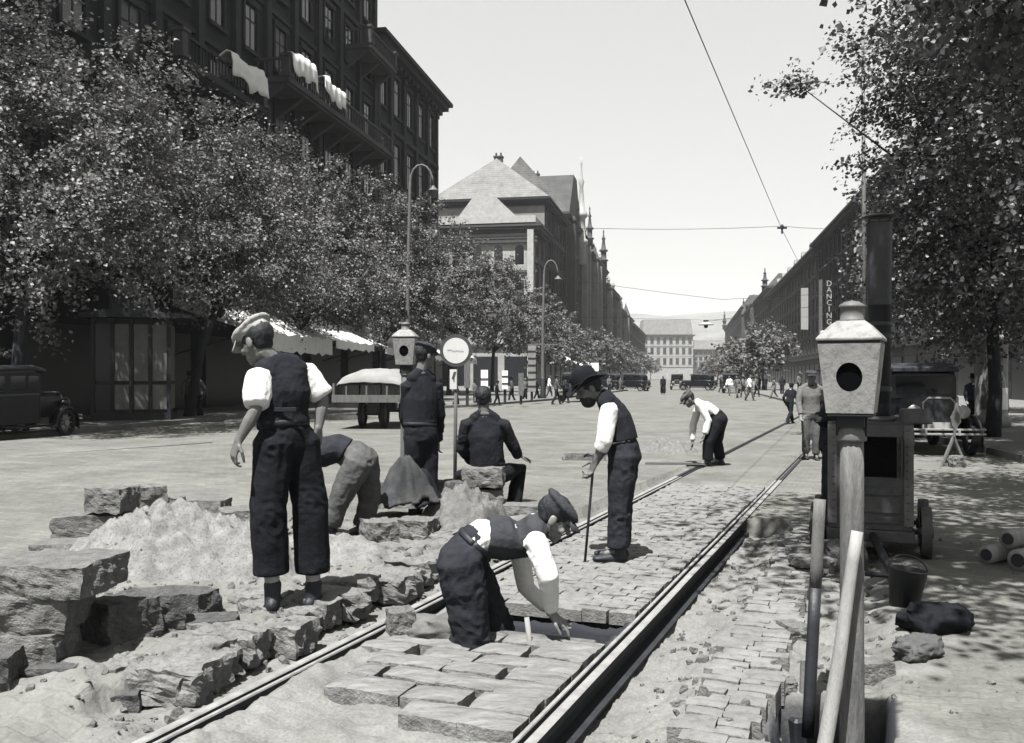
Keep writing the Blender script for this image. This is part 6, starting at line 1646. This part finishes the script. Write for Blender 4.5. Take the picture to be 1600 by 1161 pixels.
def car(p, rz, label, group=None, tall=1.0):
    """saloon of the early thirties; y is forward"""
    root = thing('parked_car', p, label, 'car', group, rz)
    def loft(secs, m, name, par=root, smooth=True):
        mb = MB(); rg_ = []
        for (y, w_, z0, z1, rd) in secs:
            h = w_ / 2; pts = [(-h, z0), (-h, z1 - rd), (-h + rd * .3, z1 - rd * .3), (-h + rd, z1), (h - rd, z1), (h - rd * .3, z1 - rd * .3), (h, z1 - rd), (h, z0)]
            rg_.append([mb.pt((x, y, z)) for x, z in pts])
        for a, b_ in zip(rg_, rg_[1:]):
            for k in range(8): mb.face((a[k], a[(k + 1) % 8], b_[(k + 1) % 8], b_[k]))
        mb.face(rg_[0]); mb.face(rg_[-1][::-1])
        return mb.build(name, [m], par, False, False, bevel=0.015)
    body = loft([(-2.0, 1.05, .50, 1.05, .12), (-1.75, 1.40, .42, 1.12, .12), (-1.2, 1.50, .40, 1.16, .08), (0.35, 1.46, .40, 1.16, .06), (0.5, 1.30, .42, 1.14, .12)], M_carb, 'body')
    loft([(-1.72, 1.15, 1.08, 1.60, .16), (-1.45, 1.34, 1.08, 1.74, .14), (0.25, 1.32, 1.08, 1.76, .10), (0.55, 1.28, 1.08, 1.62, .10)], M_carb, 'cabin')
    loft([(-1.62, 1.16, 1.62, 1.70, .06), (-1.35, 1.36, 1.68, 1.80, .08), (0.3, 1.34, 1.70, 1.83, .08), (0.72, 1.30, 1.64, 1.74, .06)], M_roofc, 'roof')
    loft([(0.45, 1.08, .5, 1.14, .22), (1.2, 0.84, .5, 1.12, .22), (1.72, 0.66, .5, 1.10, .20)], M_carb, 'bonnet')
    mb = MB(); mb.box((0, 0.562, 1.37), (1.08, 0.03, 0.36), Matrix.Rotation(-0.12, 3, 'X')); mb.build('windscreen', [M_win], root, False)
    mb = MB(); mb.box((0, -1.735, 1.36), (0.7, 0.03, 0.26), Matrix.Rotation(-0.2, 3, 'X')); mb.build('rear_window', [M_win], root, False)
    for sx in (-1, 1):
        for y in (-1.02, -0.32, 0.22):
            mb = MB(); mb.box((sx * .668, y, 1.38), (0.02, 0.5 if y < 0 else 0.36, 0.36)); mb.build('side_window', [M_win], root, False, bevel=0.01)
        for (cy, nm) in ((1.42, 'front_mudguard'), (-1.42, 'rear_mudguard')):
            mb = MB(); pts = [(cy + 0.42 * math.cos(a), 0.36 + 0.44 * math.sin(a)) for a in np.linspace(-0.25 if cy > 0 else 0.0, math.pi + (0 if cy > 0 else .25), 14)]
            if cy > 0: pts = pts + [(cy - 0.62, 0.30)]
            else: pts = [(cy + 0.6, 0.30)] + pts
            rows = []
            for y, z in pts: rows.append([mb.pt((sx * x, y, z + dz)) for x, dz in ((0.50, -.03), (0.60, .0), (0.72, -.01), (0.78, -.07), (0.76, -.09), (0.70, -.04), (0.58, -.03))])
            for a, b_ in zip(rows, rows[1:]):
                for k in range(7): mb.face((a[k], a[(k + 1) % 7], b_[(k + 1) % 7], b_[k]))
            mb.face(rows[0]); mb.face(rows[-1][::-1]); mb.build(nm, [M_carb], root, False, True)
        mb = MB(); mb.box((sx * .68, -0.1, 0.32), (0.26, 1.6, 0.05)); mb.build('running_board', [M_carb], root, False)
        for y in (1.42, -1.42): wheel(root, (sx * .66, y, 0.35), 0.35, 0.15, M_chrome)
        mb = MB(); c = V((sx * .44, 1.70, 0.86)); mb.lathe([(0.02, -0.16), (0.09, -0.10), (0.125, 0), (0.13, 0.02)], c, 20, axis=(0, 1, 0)); hl = mb.build('headlight', [M_carb], root, False, True)
        mb = MB(); mb.lathe([(0.135, 0.015), (0.135, 0.03), (0.118, 0.035), (0.06, 0.05), (0.002, 0.055)], c, 20, axis=(0, 1, 0)); mb.build('lens', [M_chrome], hl, False, True)
    mb = MB(); mb.box((0, 1.745, 0.82), (0.56, 0.05, 0.60), bev=0.02); mb.build('radiator', [M_iron], root, False)
    mb = MB(); mb.tube([(-.29, 1.76, .52), (-.29, 1.76, 1.04), (-.2, 1.76, 1.13), (.2, 1.76, 1.13), (.29, 1.76, 1.04), (.29, 1.76, .52)], 0.022, 6); mb.build('radiator_shell', [M_chrome], root, False)
    for nm, y in (('front_bumper', 2.0), ('rear_bumper', -2.2)):
        mb = MB()
        for z in (0.44, 0.53): mb.tube([(-.8, y - .1 * (1 if y > 0 else -1), z), (-.5, y, z), (.5, y, z), (.8, y - .1 * (1 if y > 0 else -1), z)], (0.022), 6)
        for sx in (-.3, .3): mb.box((sx, y - .12 * (1 if y > 0 else -1), .47), (.04, .3, .1))
        mb.build(nm, [M_chrome], root, False)
    mb = MB(); mb.box((0.0, 1.80, 0.60), (0.44, 0.02, 0.12)); mb.build('number_plate', [M_plate], root, False)
    mb = MB(); mb.box((-.35, -2.1, 0.72), (0.34, 0.02, 0.14)); mb.build('rear_plate', [M_plate], root, False)
    mb = MB(); mb.lathe([(.31, 0), (.33, .05), (.33, .12), (.31, .16)], (0, -2.02, .82), 22, axis=(0, -1, 0)); mb.build('spare_wheel', [M_tyre], root, False, True)
    return root
ANG = -math.atan2(DLv.x, DLv.y)
c0 = car((-12.5, 22.8, 0.0), ANG, 'black saloon car parked at the left edge under the trees, seen from behind')
def ccopy(p, rz, label, group='cars parked along the avenue'):
    o = copy_tree(c0); o.location = p; o.rotation_euler = (0, 0, rz); o['label'] = label; o['group'] = group; return o
c0['group'] = 'cars parked along the avenue'
ccopy((8.6, 19.7, 0), ANG + math.pi, 'black saloon car with round headlights facing the camera, parked right of the boiler')
ccopy((10.6, 24.8, 0), ANG + math.pi, 'second black car parked at the right kerb behind the one with the roadworks stand')
ccopy((4.4, 57.5, 0), ANG - 0.35, 'dark car with its back turned, on the road beyond the foreman\'s hat')
for i, (px, py, lab) in enumerate(((985, 611, 'far dark car on the left of the avenue below the round trees'), (1058, 609, 'far car in the middle of the avenue right of the black-clad woman'), (1090, 610, 'far car left of the group in white at the end of the road'), (1142, 614, 'far car behind the group in white, nearest of the far row'), (945, 611, 'far car at the left kerb partly behind the foreman'))):
    q = gp(px, py, 0); ccopy(q, ANG + (math.pi if i % 2 else 1.2), lab)

# tarpaulined wagon seen from behind
wp = gp(583, 669, 0)
wr = thing('wagon', wp, 'flat wagon loaded with crates under a pale tarpaulin, seen from behind', 'wagon', None, ANG + 0.1)
for y in (0.0, 2.6):
    for sx in (-.32, .36): wheel(wr, (sx, y, .42), .42, .12, M_wood, 12)
    mb = MB(); mb.tube([(-.5, y, .42), (.5, y, .42)], .04, 8); mb.box((0, y, .66), (.3, .3, .44)); mb.build('axle', [M_iron], wr, False)
mb = MB(); mb.box((0, 1.3, .95), (2.0, 4.2, .10)); mb.box((0, -.82, .90), (2.04, .08, .22)); mb.build('bed', [M_wood], wr, False)
mb = MB(); 
for sx in (-1, 1): mb.box((sx * 1.0, 1.3, 1.17), (.06, 4.1, .34))
for sx in (-.6, 0, .6): mb.box((sx, -.79, 1.12), (.05, .07, .3))
mb.build('side_boards', [M_wood], wr, False)
for i, (x, wd) in enumerate(((-.66, .62), (.0, .60), (.66, .64))):
    b_ = MB(); b_.box((x, .1, 1.16), (wd, .9, .30), bev=.01); ob = b_.build('crate', [(M_wood, M_pole, M_wood)[i]], None, False)
    ob.location = wp; ob.rotation_euler = (0, 0, ANG + .1)
    tag(ob, ('left crate under the tarpaulin on the wagon', 'middle crate under the tarpaulin on the wagon', 'right crate under the tarpaulin on the wagon')[i], 'crate', 'crates on the wagon')
mb = MB(); n = 18; rows = []
for j in range(9):
    row = []
    for i in range(n + 1):
        t = i / n * 2 - 1; y = -.55 + 3.9 * j / 8
        z = 1.40 + .38 * (1 - abs(t) ** 2.5) * min(1, (j + .35) / 1.6) + .05 * mnoise.noise((t * 3, j * .8, 1)) - (.08 if abs(t) > .95 else 0) - (.10 if j == 0 else 0)
        row.append(mb.pt((t * 1.04, y, z)))
    rows.append(row)
for a, b_ in zip(rows, rows[1:]):
    for i in range(n): mb.face((a[i], a[i + 1], b_[i + 1], b_[i]))
tp = mb.build('tarpaulin', [mat('tarpaulin', 0.15, .85, 3, .2, .3, 12)], wr, False, True); sd = tp.modifiers.new('thick', 'SOLIDIFY'); sd.thickness = .03

# kiosk
kp = gp(212, 655, 0.13); 
kr_ = thing('kiosk', kp, 'tall narrow kiosk with pale glazed panels and a flat overhanging roof', 'kiosk', None, ANG + 0.42)
M_kf = mat('kiosk_frame', 0.008, .5, 4, .3); M_kp = mat('kiosk_panel', 0.075, .45, 2, .35, spec=.5)
kw = 2.3; kd = 1.7; kh = 3.3
mb = MB(); mb.box((0, 0, .12), (kw + .1, kd + .1, .24)); mb.box((0, 0, kh / 2), (kw - .16, kd - .16, kh - .02)); mb.build('core', [M_kf], kr_, False)
for x in np.linspace(-kw / 2, kw / 2, 5):
    mb = MB(); mb.box((x, -kd / 2, kh / 2), (.11, .11, kh)); mb.build('mullion', [M_kf], kr_, False)
for x in (-.86, -.29, .29, .86):
    for (z0, z1) in ((.35, 1.15), (1.27, kh - .2)):
        mb = MB(); mb.box((x, -kd / 2 + .02, (z0 + z1) / 2), (.44, .03, z1 - z0)); mb.build('panel', [M_kp if x not in (-.86,) else M_shop], kr_, False)
for sx in (1,):
    for (z0, z1) in ((.35, 1.15), (1.27, kh - .2)):
        mb = MB(); mb.box((kw / 2 - .02, 0, (z0 + z1) / 2), (.03, kd - .3, z1 - z0)); mb.build('panel', [M_kp], kr_, False)
mb = MB(); mb.prism([V((-kw / 2 - .35, 0, kh)), V((-kw / 2 - .35, 0, kh + .12)), V((-.3, 0, kh + .32)), V((kw / 2 + .7, 0, kh + .10)), V((kw / 2 + .7, 0, kh))], (0, -kd / 2 - .4, 0), (0, kd / 2 + .4, 0)); mb.build('kiosk_roof', [M_roofc], kr_, False)
mb = MB(); mb.box((-.2, 0, kh + .6), (1.1, .9, .7)); mb.prism([V((-.9, 0, kh + .95)), V((.5, 0, kh + .95)), V((-.2, 0, kh + 1.35))], (0, -.55, 0), (0, .55, 0)); mb.build('roof_lantern', [M_roofc], kr_, False)

# awnings on the left shopfronts
def awning(Y0, Y1, label, z1=4.2, z0=3.0, out=2.6, drop=0.3):
    a = LF(Y0, 1.6); b_ = LF(Y1, 1.6); o = thing('awning', a, label, 'awning', 'white awnings over the left shops')
    mb = MB(); n = max(4, int((b_ - a).length / .4)); L_ = b_ - a; top = []; low = []; dr = []
    for i in range(n + 1):
        q = L_ * i / n; sag = .05 * math.sin(i * 2.1)
        top.append(mb.pt(q + V((0, 0, z1)))); low.append(mb.pt(q + NLv * out + V((0, 0, z0 + sag)))); dr.append(mb.pt(q + NLv * (out + .02) + V((0, 0, z0 + sag - drop - (.08 if i % 2 else 0)))))
    for i in range(n): mb.face((top[i], top[i + 1], low[i + 1], low[i])); mb.face((low[i], low[i + 1], dr[i + 1], dr[i]))
    s1 = mb.pt((0, 0, z1 - .9)); s2 = mb.pt(L_ + V((0, 0, z1 - .9))); mb.face((top[0], low[0], s1)); mb.face((top[-1], s2, low[-1]))
    c_ = mb.build('canvas', [M_awn], o, False); sd = c_.modifiers.new('thick', 'SOLIDIFY'); sd.thickness = .03
    mb = MB()
    for q in (V((0, 0, 0)), L_):
        mb.tube([q + V((0, 0, 2.4)), q + NLv * out + V((0, 0, z0 - .02))], .03, 6)
    mb.build('awning_arm', [M_iron], o, False)
awning(37, 45, 'large white awning hanging low between the kiosk and the tall man', 5.2, 3.3, 3.4, 0.7)
awning(46.5, 52, 'white awning right behind the tall man\'s cap', 4.8, 3.3, 3.0, .35)
awning(54, 60, 'white awning left of the tarpaulined wagon', 4.6, 3.2, 3.0, .35)
awning(61, 67, 'white awning above the tarpaulined wagon', 4.6, 3.2, 3.0, .5)
awning(69, 76, 'white awning between the far lantern and the round sign', 4.6, 3.0, 3.2, .4)
awning(143, 152, 'small white awning under the trees left of the foreman', 5.2, 3.2, 4.0, .4)
awning(168, 178, 'farthest white awning, left of the foreman\'s hat', 5.2, 3.2, 4.0, .4)

# tall lamp mast with curved head, tram mast, small signs
def lampmast(p, h, label, hook, arms=()):
    r_ = thing('lamp_mast', p, label, 'street lamp')
    mb = MB(); pts = [V((0, 0, -.2)), V((0, 0, 1.2)), V((0, 0, h * .5)), V((.01 * h, 0, h - .9))]; rr = [.14, .12, .09, .07]
    for k in range(1, 9):
        a = math.pi * k / 8; pts.append(V((.01 * h + hook * (1 - math.cos(a)) / 2, 0, h - .9 + .9 * math.sin(a) - (.15 * k / 8)))); rr.append(.05)
    mb.tube(pts, rr, 10); mb.build('mast', [M_lampg], r_, False, True)
    mb = MB(); mb.lathe([(.22, 0), (.24, .25), (.16, .5), (.17, 1.4), (.12, 1.5)], (0, 0, 0), 12); mb.build('mast_base', [M_iron], r_, False, True)
    e = pts[-1]; mb = MB(); mb.lathe([(.04, .0), (.10, -.1), (.24, -.22), (.26, -.27), (.17, -.30), (.14, -.5), (.03, -.6)], e, 14); mb.build('lamp_head', [M_lampg], r_, False, True)
    for (z, l_) in arms:
        mb = MB(); mb.box((0, 0, z), (l_, .08, .08)); mb.build('cross_arm', [M_lampg], r_, False)
    return r_
Ym = 44.0
lampmast(V(((637 - 800) / F * Ym, Ym, .13)), H + (HOR - 255) / F * Ym - .13, 'tall slender lamp mast with curved hook rising behind the far lantern', 1.1, ((5.6, .7),))
Ym = 60.0
lampmast(V(((848 - 800) / F * Ym, Ym, .0)), H + (HOR - 405) / F * Ym, 'shorter lamp mast with cross arm standing before the dark gabled houses', .9, ((3.6, 2.0),))
Ym = 27.5
tm = V(((1351 - 800) / F * Ym, Ym, .0)); th = H + (HOR - 62) / F * Ym
r_ = thing('tram_mast', tm, 'thin tall mast with small knob rising through the right-hand leaves', 'mast'); mb = MB(); mb.tube([(0, 0, -.2), (-.02, 0, th * .5), (-.05, 0, th)], [.085, .065, .045], 10); mb.build('mast', [M_lampg], r_, False, True)
mb = MB(); mb.lathe([(.03, 0), (.08, .06), (.03, .16), (.01, .3)], (-.05, 0, th), 10); mb.build('knob', [M_lampg], r_, False)

a = gp(-300, 742, 0.07); b_ = gp(330, 689, 0.07); a.z = gz(a) + .006; b_.z = gz(b_) + .006
o = thing('flush_rail', a, 'thin dark rail flush with the road at the left, beyond the stone stack', 'rail'); mb = MB(); mb.tube([lerp(a, b_, k / 14) for k in range(15)], [(.035, .008)] * 15, 6, side=(0.5, -0.85, 0)); mb.build('rail_head', [M_railside], o, True)
# overhead wires
def wire(pts, label, r=.012, sag=0.0, name='tram_wire'):
    a = V(pts[0]); o = thing(name, a, label, 'wire', 'overhead tram wires'); mb = MB(); q = []
    for s_, e in zip(pts, pts[1:]):
        for k in range(8): q.append(lerp(V(s_), V(e), k / 8) - V((0, 0, sag * 4 * (k / 8) * (1 - k / 8))))
    q.append(V(pts[-1])); mb.tube(q, r, 6); mb.build('strand', [M_iron], o, True); return o
zw = H + (HOR - 359) / F * 25.5
hang = V(((1222 - 800) / F * 25.5, 25.5, zw))
wire([at(1010, -150, 8.6), at(1070, 0, 10.0), hang + V((0, 0, .0)), at(1245, 404, 32), at(1330, 520, 75)], 'contact wire running over the track from the top of the picture', .0065)
wire([at(560, 352, 25.5 * 1.05), at(940, 357, 25.5), hang + V((0, 0, .10)), at(1351, 356, 27.3)], 'thin span wire crossing the street to the tram mast on the right', .006, .05)
wire([at(846, 430, 60), at(1000, 452, 60), at(1130, 468, 60), at(1400, 452, 52)], 'span wire slung lower across the avenue beyond the first one', .012, .02)
wire([at(1100, 503, 70), at(1345, 468, 46), at(1420, 455, 40)], 'wire running from the hanging lamp to the right-hand trees', .014)
wire([at(880, 495, 72), at(1103, 500, 70), at(1300, 494, 66)], 'faint farther wire that carries the hanging lamp', .010)
o = thing('wire_hanger', hang, 'small dark hanger where contact wire and span wire cross', 'hanger'); mb = MB(); mb.box((0, 0, .05), (.26, .05, .05)); mb.lathe([(.02, -.03), (.05, 0), (.05, .08), (.02, .12)], (0, 0, .03), 8); mb.box((0, 0, -.05), (.04, .04, .12)); mb.build('clamp', [M_iron], o, False)
hl = at(1103, 500, 70); o = thing('hanging_lamp', hl, 'small lamp hung on wires over the middle of the avenue, white shade', 'street lamp'); mb = MB(); mb.lathe([(.08, -.1), (.55, -.32), (.58, -.38), (.5, -.38)], (0, 0, 0), 18); mb.build('shade', [M_plate], o, False, True)
mb = MB(); mb.lathe([(.07, 0), (.2, -.02), (.2, -.12), (.07, -.14)], (0, 0, 0), 12); mb.lathe([(.14, -.38), (.16, -.55), (.05, -.62)], (0, 0, 0), 12); mb.build('fitting', [M_iron], o, False)

# signs on the right-hand fronts and lettering
def letters(text, size, m, parent, loc, rot, ls=.9):
    cu = bpy.data.curves.new('letters', 'FONT'); cu.body = text; cu.size = size; cu.align_x = 'CENTER'; cu.extrude = size * .02; cu.space_line = ls; cu.offset = size * .012
    to = bpy.data.objects.new('tmp', cu); C.objects.link(to); dg = bpy.context.evaluated_depsgraph_get(); dg.update()
    me = bpy.data.meshes.new_from_object(to.evaluated_get(dg)); bpy.data.objects.remove(to)
    o = bpy.data.objects.new('lettering', me); me.materials.clear(); me.materials.append(m); C.objects.link(o); o.parent = parent; o.location = loc; o.rotation_euler = rot
    return o
def blade(px, py0, py1, Y, wpx, label, m, text=None, tm=None, nchar=7):
    k = Y / F; p = at(px, py1, Y); hgt = (py1 - py0) * k; wd = wpx * k
    o = thing('vertical_sign', p, label, 'sign'); mb = MB(); mb.box((0, 0, hgt / 2), (wd, .25, hgt)); mb.build('board', [m], o, False)
    mb = MB(); mb.box((wd / 2 + .5, .05, hgt * .9), (1.0, .08, .08)); mb.box((wd / 2 + .5, .05, hgt * .1), (1.0, .08, .08)); mb.build('bracket', [M_iron], o, False)
    if text:
        n = len(text); sz = hgt / n * 1.18
        letters('\n'.join(text), sz, tm, o, (0, -.135, hgt - sz * .76), (R(90), 0, 0), hgt / n / sz)
    return o
blade(1295, 438, 508, 120, 9.5, 'dark blade sign with the word DANCING in white letters down it', M_shop, 'DANCING', M_plate)
blade(1257, 450, 515, 135, 11, 'white blank-looking blade sign left of the DANCING one', M_plate)
blade(1282, 437, 520, 128, 5, 'narrow grey blade sign between the white one and DANCING', M_lampg)
blade(1344, 356, 452, 98, 13, 'tall letter sign with the letters MOZI among the leaves beside the smokestack', M_stucco3, 'MOZI', M_plate)
gl = at(1285, 521, 128); o = thing('globe_lamp', gl, 'white globe lamp under the narrow grey blade sign', 'lamp'); mb = MB(); mb.lathe([(.05, -.45), (.35, -.3), (.48, 0), (.35, .3), (.05, .45)], (0, 0, 0), 16); mb.build('globe', [M_plate], o, False, True); mb = MB(); mb.tube([(0, 0, .45), (0, 0, 1.2)], .05, 6); mb.build('stem', [M_iron], o, False)
# boards and pillars on the left pavement
def postboard(px, py0, py1, pyg, wpx, label, m, bars=0, name='advert_board', cat='sign'):
    p = gp(px, pyg, .13); k = p.y / F; o = thing(name, p, label, cat); z0 = (pyg - py1) * k; z1 = (pyg - py0) * k; wd = wpx * k
    mb = MB(); mb.box((0, 0, (z0 + z1) / 2), (wd, .3, z1 - z0)); mb.build('board', [m], o, False)
    mb = MB(); mb.box((0, .05, z0 / 2), (.14, .14, z0)); mb.build('post', [M_iron], o, False)
    if bars:
        mb = MB()
        for i in range(bars): mb.box((0, -.165, z0 + (z1 - z0) * (i + .8) / (bars + .6)), (wd * 1.02, .03, .06))
        mb.build('divider', [M_iron], o, False)
    return o
postboard(831, 540, 612, 628, 12, 'tall white advertising pillar under the trees right of the seated man', M_lamp, 6)
postboard(757, 578, 606, 632, 11, 'white rounded advert panel left of the seated man\'s head', M_awn, 1)
postboard(789, 579, 608, 632, 9, 'narrow white advert panel with dark marks beside the tall pillar', M_awn, 2)
postboard(814, 583, 618, 632, 8, 'grey advert panel next to the tall white pillar', M_pole, 0)
postboard(730, 546, 606, 634, 9, 'tall pale grey pillar just right of the round sign', M_pole, 0)
postboard(930, 567, 580, 622, 10, 'small white square sign on a post above the foreman\'s hat', M_awn, 0)
pc = V(((1549 - 800) / F * 26, 26, .13)); o = thing('poster_column', pc, 'pale round poster column behind the parked car on the right', 'poster column')
mb = MB(); mb.lathe([(.5, 0), (.5, .3), (.42, .35), (.42, 2.35), (.5, 2.4), (.52, 2.5), (.35, 2.7), (.05, 2.95)], (0, 0, 0), 28); mb.build('column', [M_lamp], o, False, True)
for i, (z0, z1, a0, a1) in enumerate(((.5, 1.2, 3.6, 4.6), (1.3, 2.2, 3.9, 5.0), (.5, 1.1, 4.8, 5.6))):
    mb = MB(); n = 8; lo_ = []; hi_ = []
    for k in range(n + 1):
        a = a0 + (a1 - a0) * k / n; lo_.append(mb.pt((.426 * math.cos(a), .426 * math.sin(a), z0))); hi_.append(mb.pt((.426 * math.cos(a), .426 * math.sin(a), z1)))
    for k in range(n): mb.face((lo_[k], lo_[k + 1], hi_[k + 1], hi_[k]))
    mb.build('poster', [(M_pole, M_mid, M_awn)[i]], o, False)

# ------------------------------------------------------------------ passers-by
PB = [  # foot pixel, height px, facing, stride, dress, label
    (296, 652, 70, (.3, -1, 0), .05, dict(trousers=M_char, top=M_pale, hat=M_black, skirt=True), 'man in pale coat and dark hat standing right of the kiosk'),
    (313, 655, 72, (-.6, -.6, 0), .12, dict(trousers=M_black, top=M_mid, cap=M_capd, skirt=True), 'man in grey coat standing next to the one in pale coat by the kiosk'),
    (869, 632, 46, (1, .1, 0), .25, dict(trousers=M_dark, top=M_mid, cap=M_capd, skirt=True), 'man in grey coat crossing the pavement left of the foreman'),
    (849, 624, 40, (.2, -1, 0), .05, dict(trousers=M_black, top=M_dark, cap=M_capd, skirt=True), 'dark figure beside the tall white pillar'),
    (884, 630, 42, (-.5, .8, 0), .2, dict(trousers=M_dark, top=M_char, hat=M_black, skirt=True), 'dark pedestrian just left of the foreman\'s hat'),
    (776, 634, 40, (1, 0, 0), .2, dict(trousers=M_black, top=M_black, cap=M_capd, skirt=True), 'dark pedestrian near the seated man\'s head'),
    (1036, 616, 29, (0, -1, 0), .12, dict(trousers=M_black, top=M_black, skirt=True, girth=1.5, legw=(.16, .17, .15)), 'black-clad woman in a long coat alone in the middle of the avenue'),
    (1152, 622, 35, (-.7, -.6, 0), .2, dict(trousers=M_pale, top=M_pale, skirt=True), 'left figure of the group in white crossing the far road'),
    (1171, 626, 41, (.6, -.6, 0), .25, dict(trousers=M_mid, top=M_awn, skirt=True), 'figure in bright white at the front of the far crossing group'),
    (1162, 621, 34, (-.5, .6, 0), .2, dict(trousers=M_mid, top=M_pale, hat=M_pale, skirt=True), 'middle figure of the far group, pale hat'),
    (1210, 623, 34, (-.8, .1, 0), .3, dict(trousers=M_pale, top=M_pale, cap=M_mid), 'figure in pale clothes walking between the far group and the striding man'),
    (1196, 612, 24, (.2, -1, 0), .05, dict(trousers=M_dark, top=M_dark, skirt=True), 'small dark figure at the far right kerb'),
    (1186, 611, 23, (.2, -1, 0), .05, dict(trousers=M_dark, top=M_char, skirt=True), 'small dark figure at the far right kerb'),
    (1249, 616, 34, (.4, -1, 0), .1, dict(trousers=M_dark, top=M_pale, skirt=True, hat=M_pale), 'figure with pale hat behind the striding man'),
    (969, 612, 24, (1, 0, 0), .2, dict(trousers=M_pale, top=M_pale, skirt=True), 'tiny pale figure beside the far dark car'),
    (712, 636, 44, (1, .2, 0), .2, dict(trousers=M_dark, top=M_char, cap=M_capd, skirt=True), 'pedestrian passing just behind the round sign post'),
    (800, 629, 40, (-.9, .3, 0), .2, dict(trousers=M_char, top=M_mid, hat=M_black, skirt=True), 'pedestrian in grey between the two narrow advert panels'),
    (820, 627, 37, (.4, -.9, 0), .1, dict(trousers=M_black, top=M_pale, skirt=True), 'pedestrian in pale blouse left of the tall white pillar'),
    (858, 622, 36, (.9, -.3, 0), .2, dict(trousers=M_mid, top=M_awn, skirt=True), 'pedestrian in white beside the crossing man in grey coat'),
    (1222, 618, 32, (-.3, -.9, 0), .15, dict(trousers=M_dark, top=M_char, skirt=True, cap=M_capd), 'dark figure between the striding man and the far walkers in white'),
    (690, 637, 44, (-1, .1, 0), .22, dict(trousers=M_black, top=M_dark, hat=M_black, skirt=True), 'dark pedestrian between the man in dark jacket and the round sign'),
    (743, 633, 41, (.3, -1, 0), .05, dict(trousers=M_mid, top=M_pale, hat=M_char, skirt=True), 'pale figure standing just right of the round sign'),
    (838, 626, 37, (1, 0, 0), .2, dict(trousers=M_black, top=M_black, cap=M_capd, skirt=True), 'black-coated pedestrian at the foot of the tall white pillar'),
    (952, 614, 27, (.2, -1, 0), .1, dict(trousers=M_dark, top=M_pale, skirt=True), 'small pale-topped figure at the left kerb far down the avenue'),
    (1010, 611, 23, (-1, .2, 0), .2, dict(trousers=M_dark, top=M_mid, skirt=True), 'tiny grey walker left of the black-clad woman'),
    (1126, 613, 25, (1, -.2, 0), .2, dict(trousers=M_char, top=M_dark, skirt=True), 'tiny dark walker left of the group in white'),
    (1140, 618, 31, (-.6, -.8, 0), .2, dict(trousers=M_pale, top=M_awn, skirt=True), 'leftmost white figure trailing the far crossing group'),
    (1182, 620, 33, (.5, -.8, 0), .2, dict(trousers=M_dark, top=M_pale, cap=M_capd), 'dark-capped figure at the right end of the far crossing group'),
    (1520, 668, 82, (-.3, -1, 0), .1, dict(trousers=M_dark, top=M_char, hat=M_black, skirt=True), 'dark figure under the right-hand trees beside the parked car'),
]
for i, (px, py, hp_, f, st_, dr, lab) in enumerate(PB):
    dr['seed'] = 40 + i
    Yp = F * H / (py - HOR)
    upright(px, py, hp_, f, st_, dr, lab, voxel=.018 if Yp < 40 else .03, group='passers-by in the avenue')
# ------------------------------------------------------------------ the soft air over the avenue
hz = bpy.data.materials.new('haze_air'); hz.use_nodes = True; hn = hz.node_tree.nodes; hl_ = hz.node_tree.links
hn.remove(hn['Principled BSDF']); pv = hn.new('ShaderNodeVolumePrincipled'); pv.inputs['Density'].default_value = 0.00020; pv.inputs['Color'].default_value = (0.93, 0.94, 0.94, 1); pv.inputs['Anisotropy'].default_value = 0.2
hl_.new(pv.outputs[0], hn['Material Output'].inputs['Volume'])
mb = MB(); x0, x1, y0, y1, z0, z1 = -2750, 3750, -150, 2700, -2.5, 215
mb.box(((x0 + x1) / 2, (y0 + y1) / 2, (z0 + z1) / 2), (x1 - x0, y1 - y0, z1 - z0))
tag(mb.build('haze', [hz]), kind='stuff')
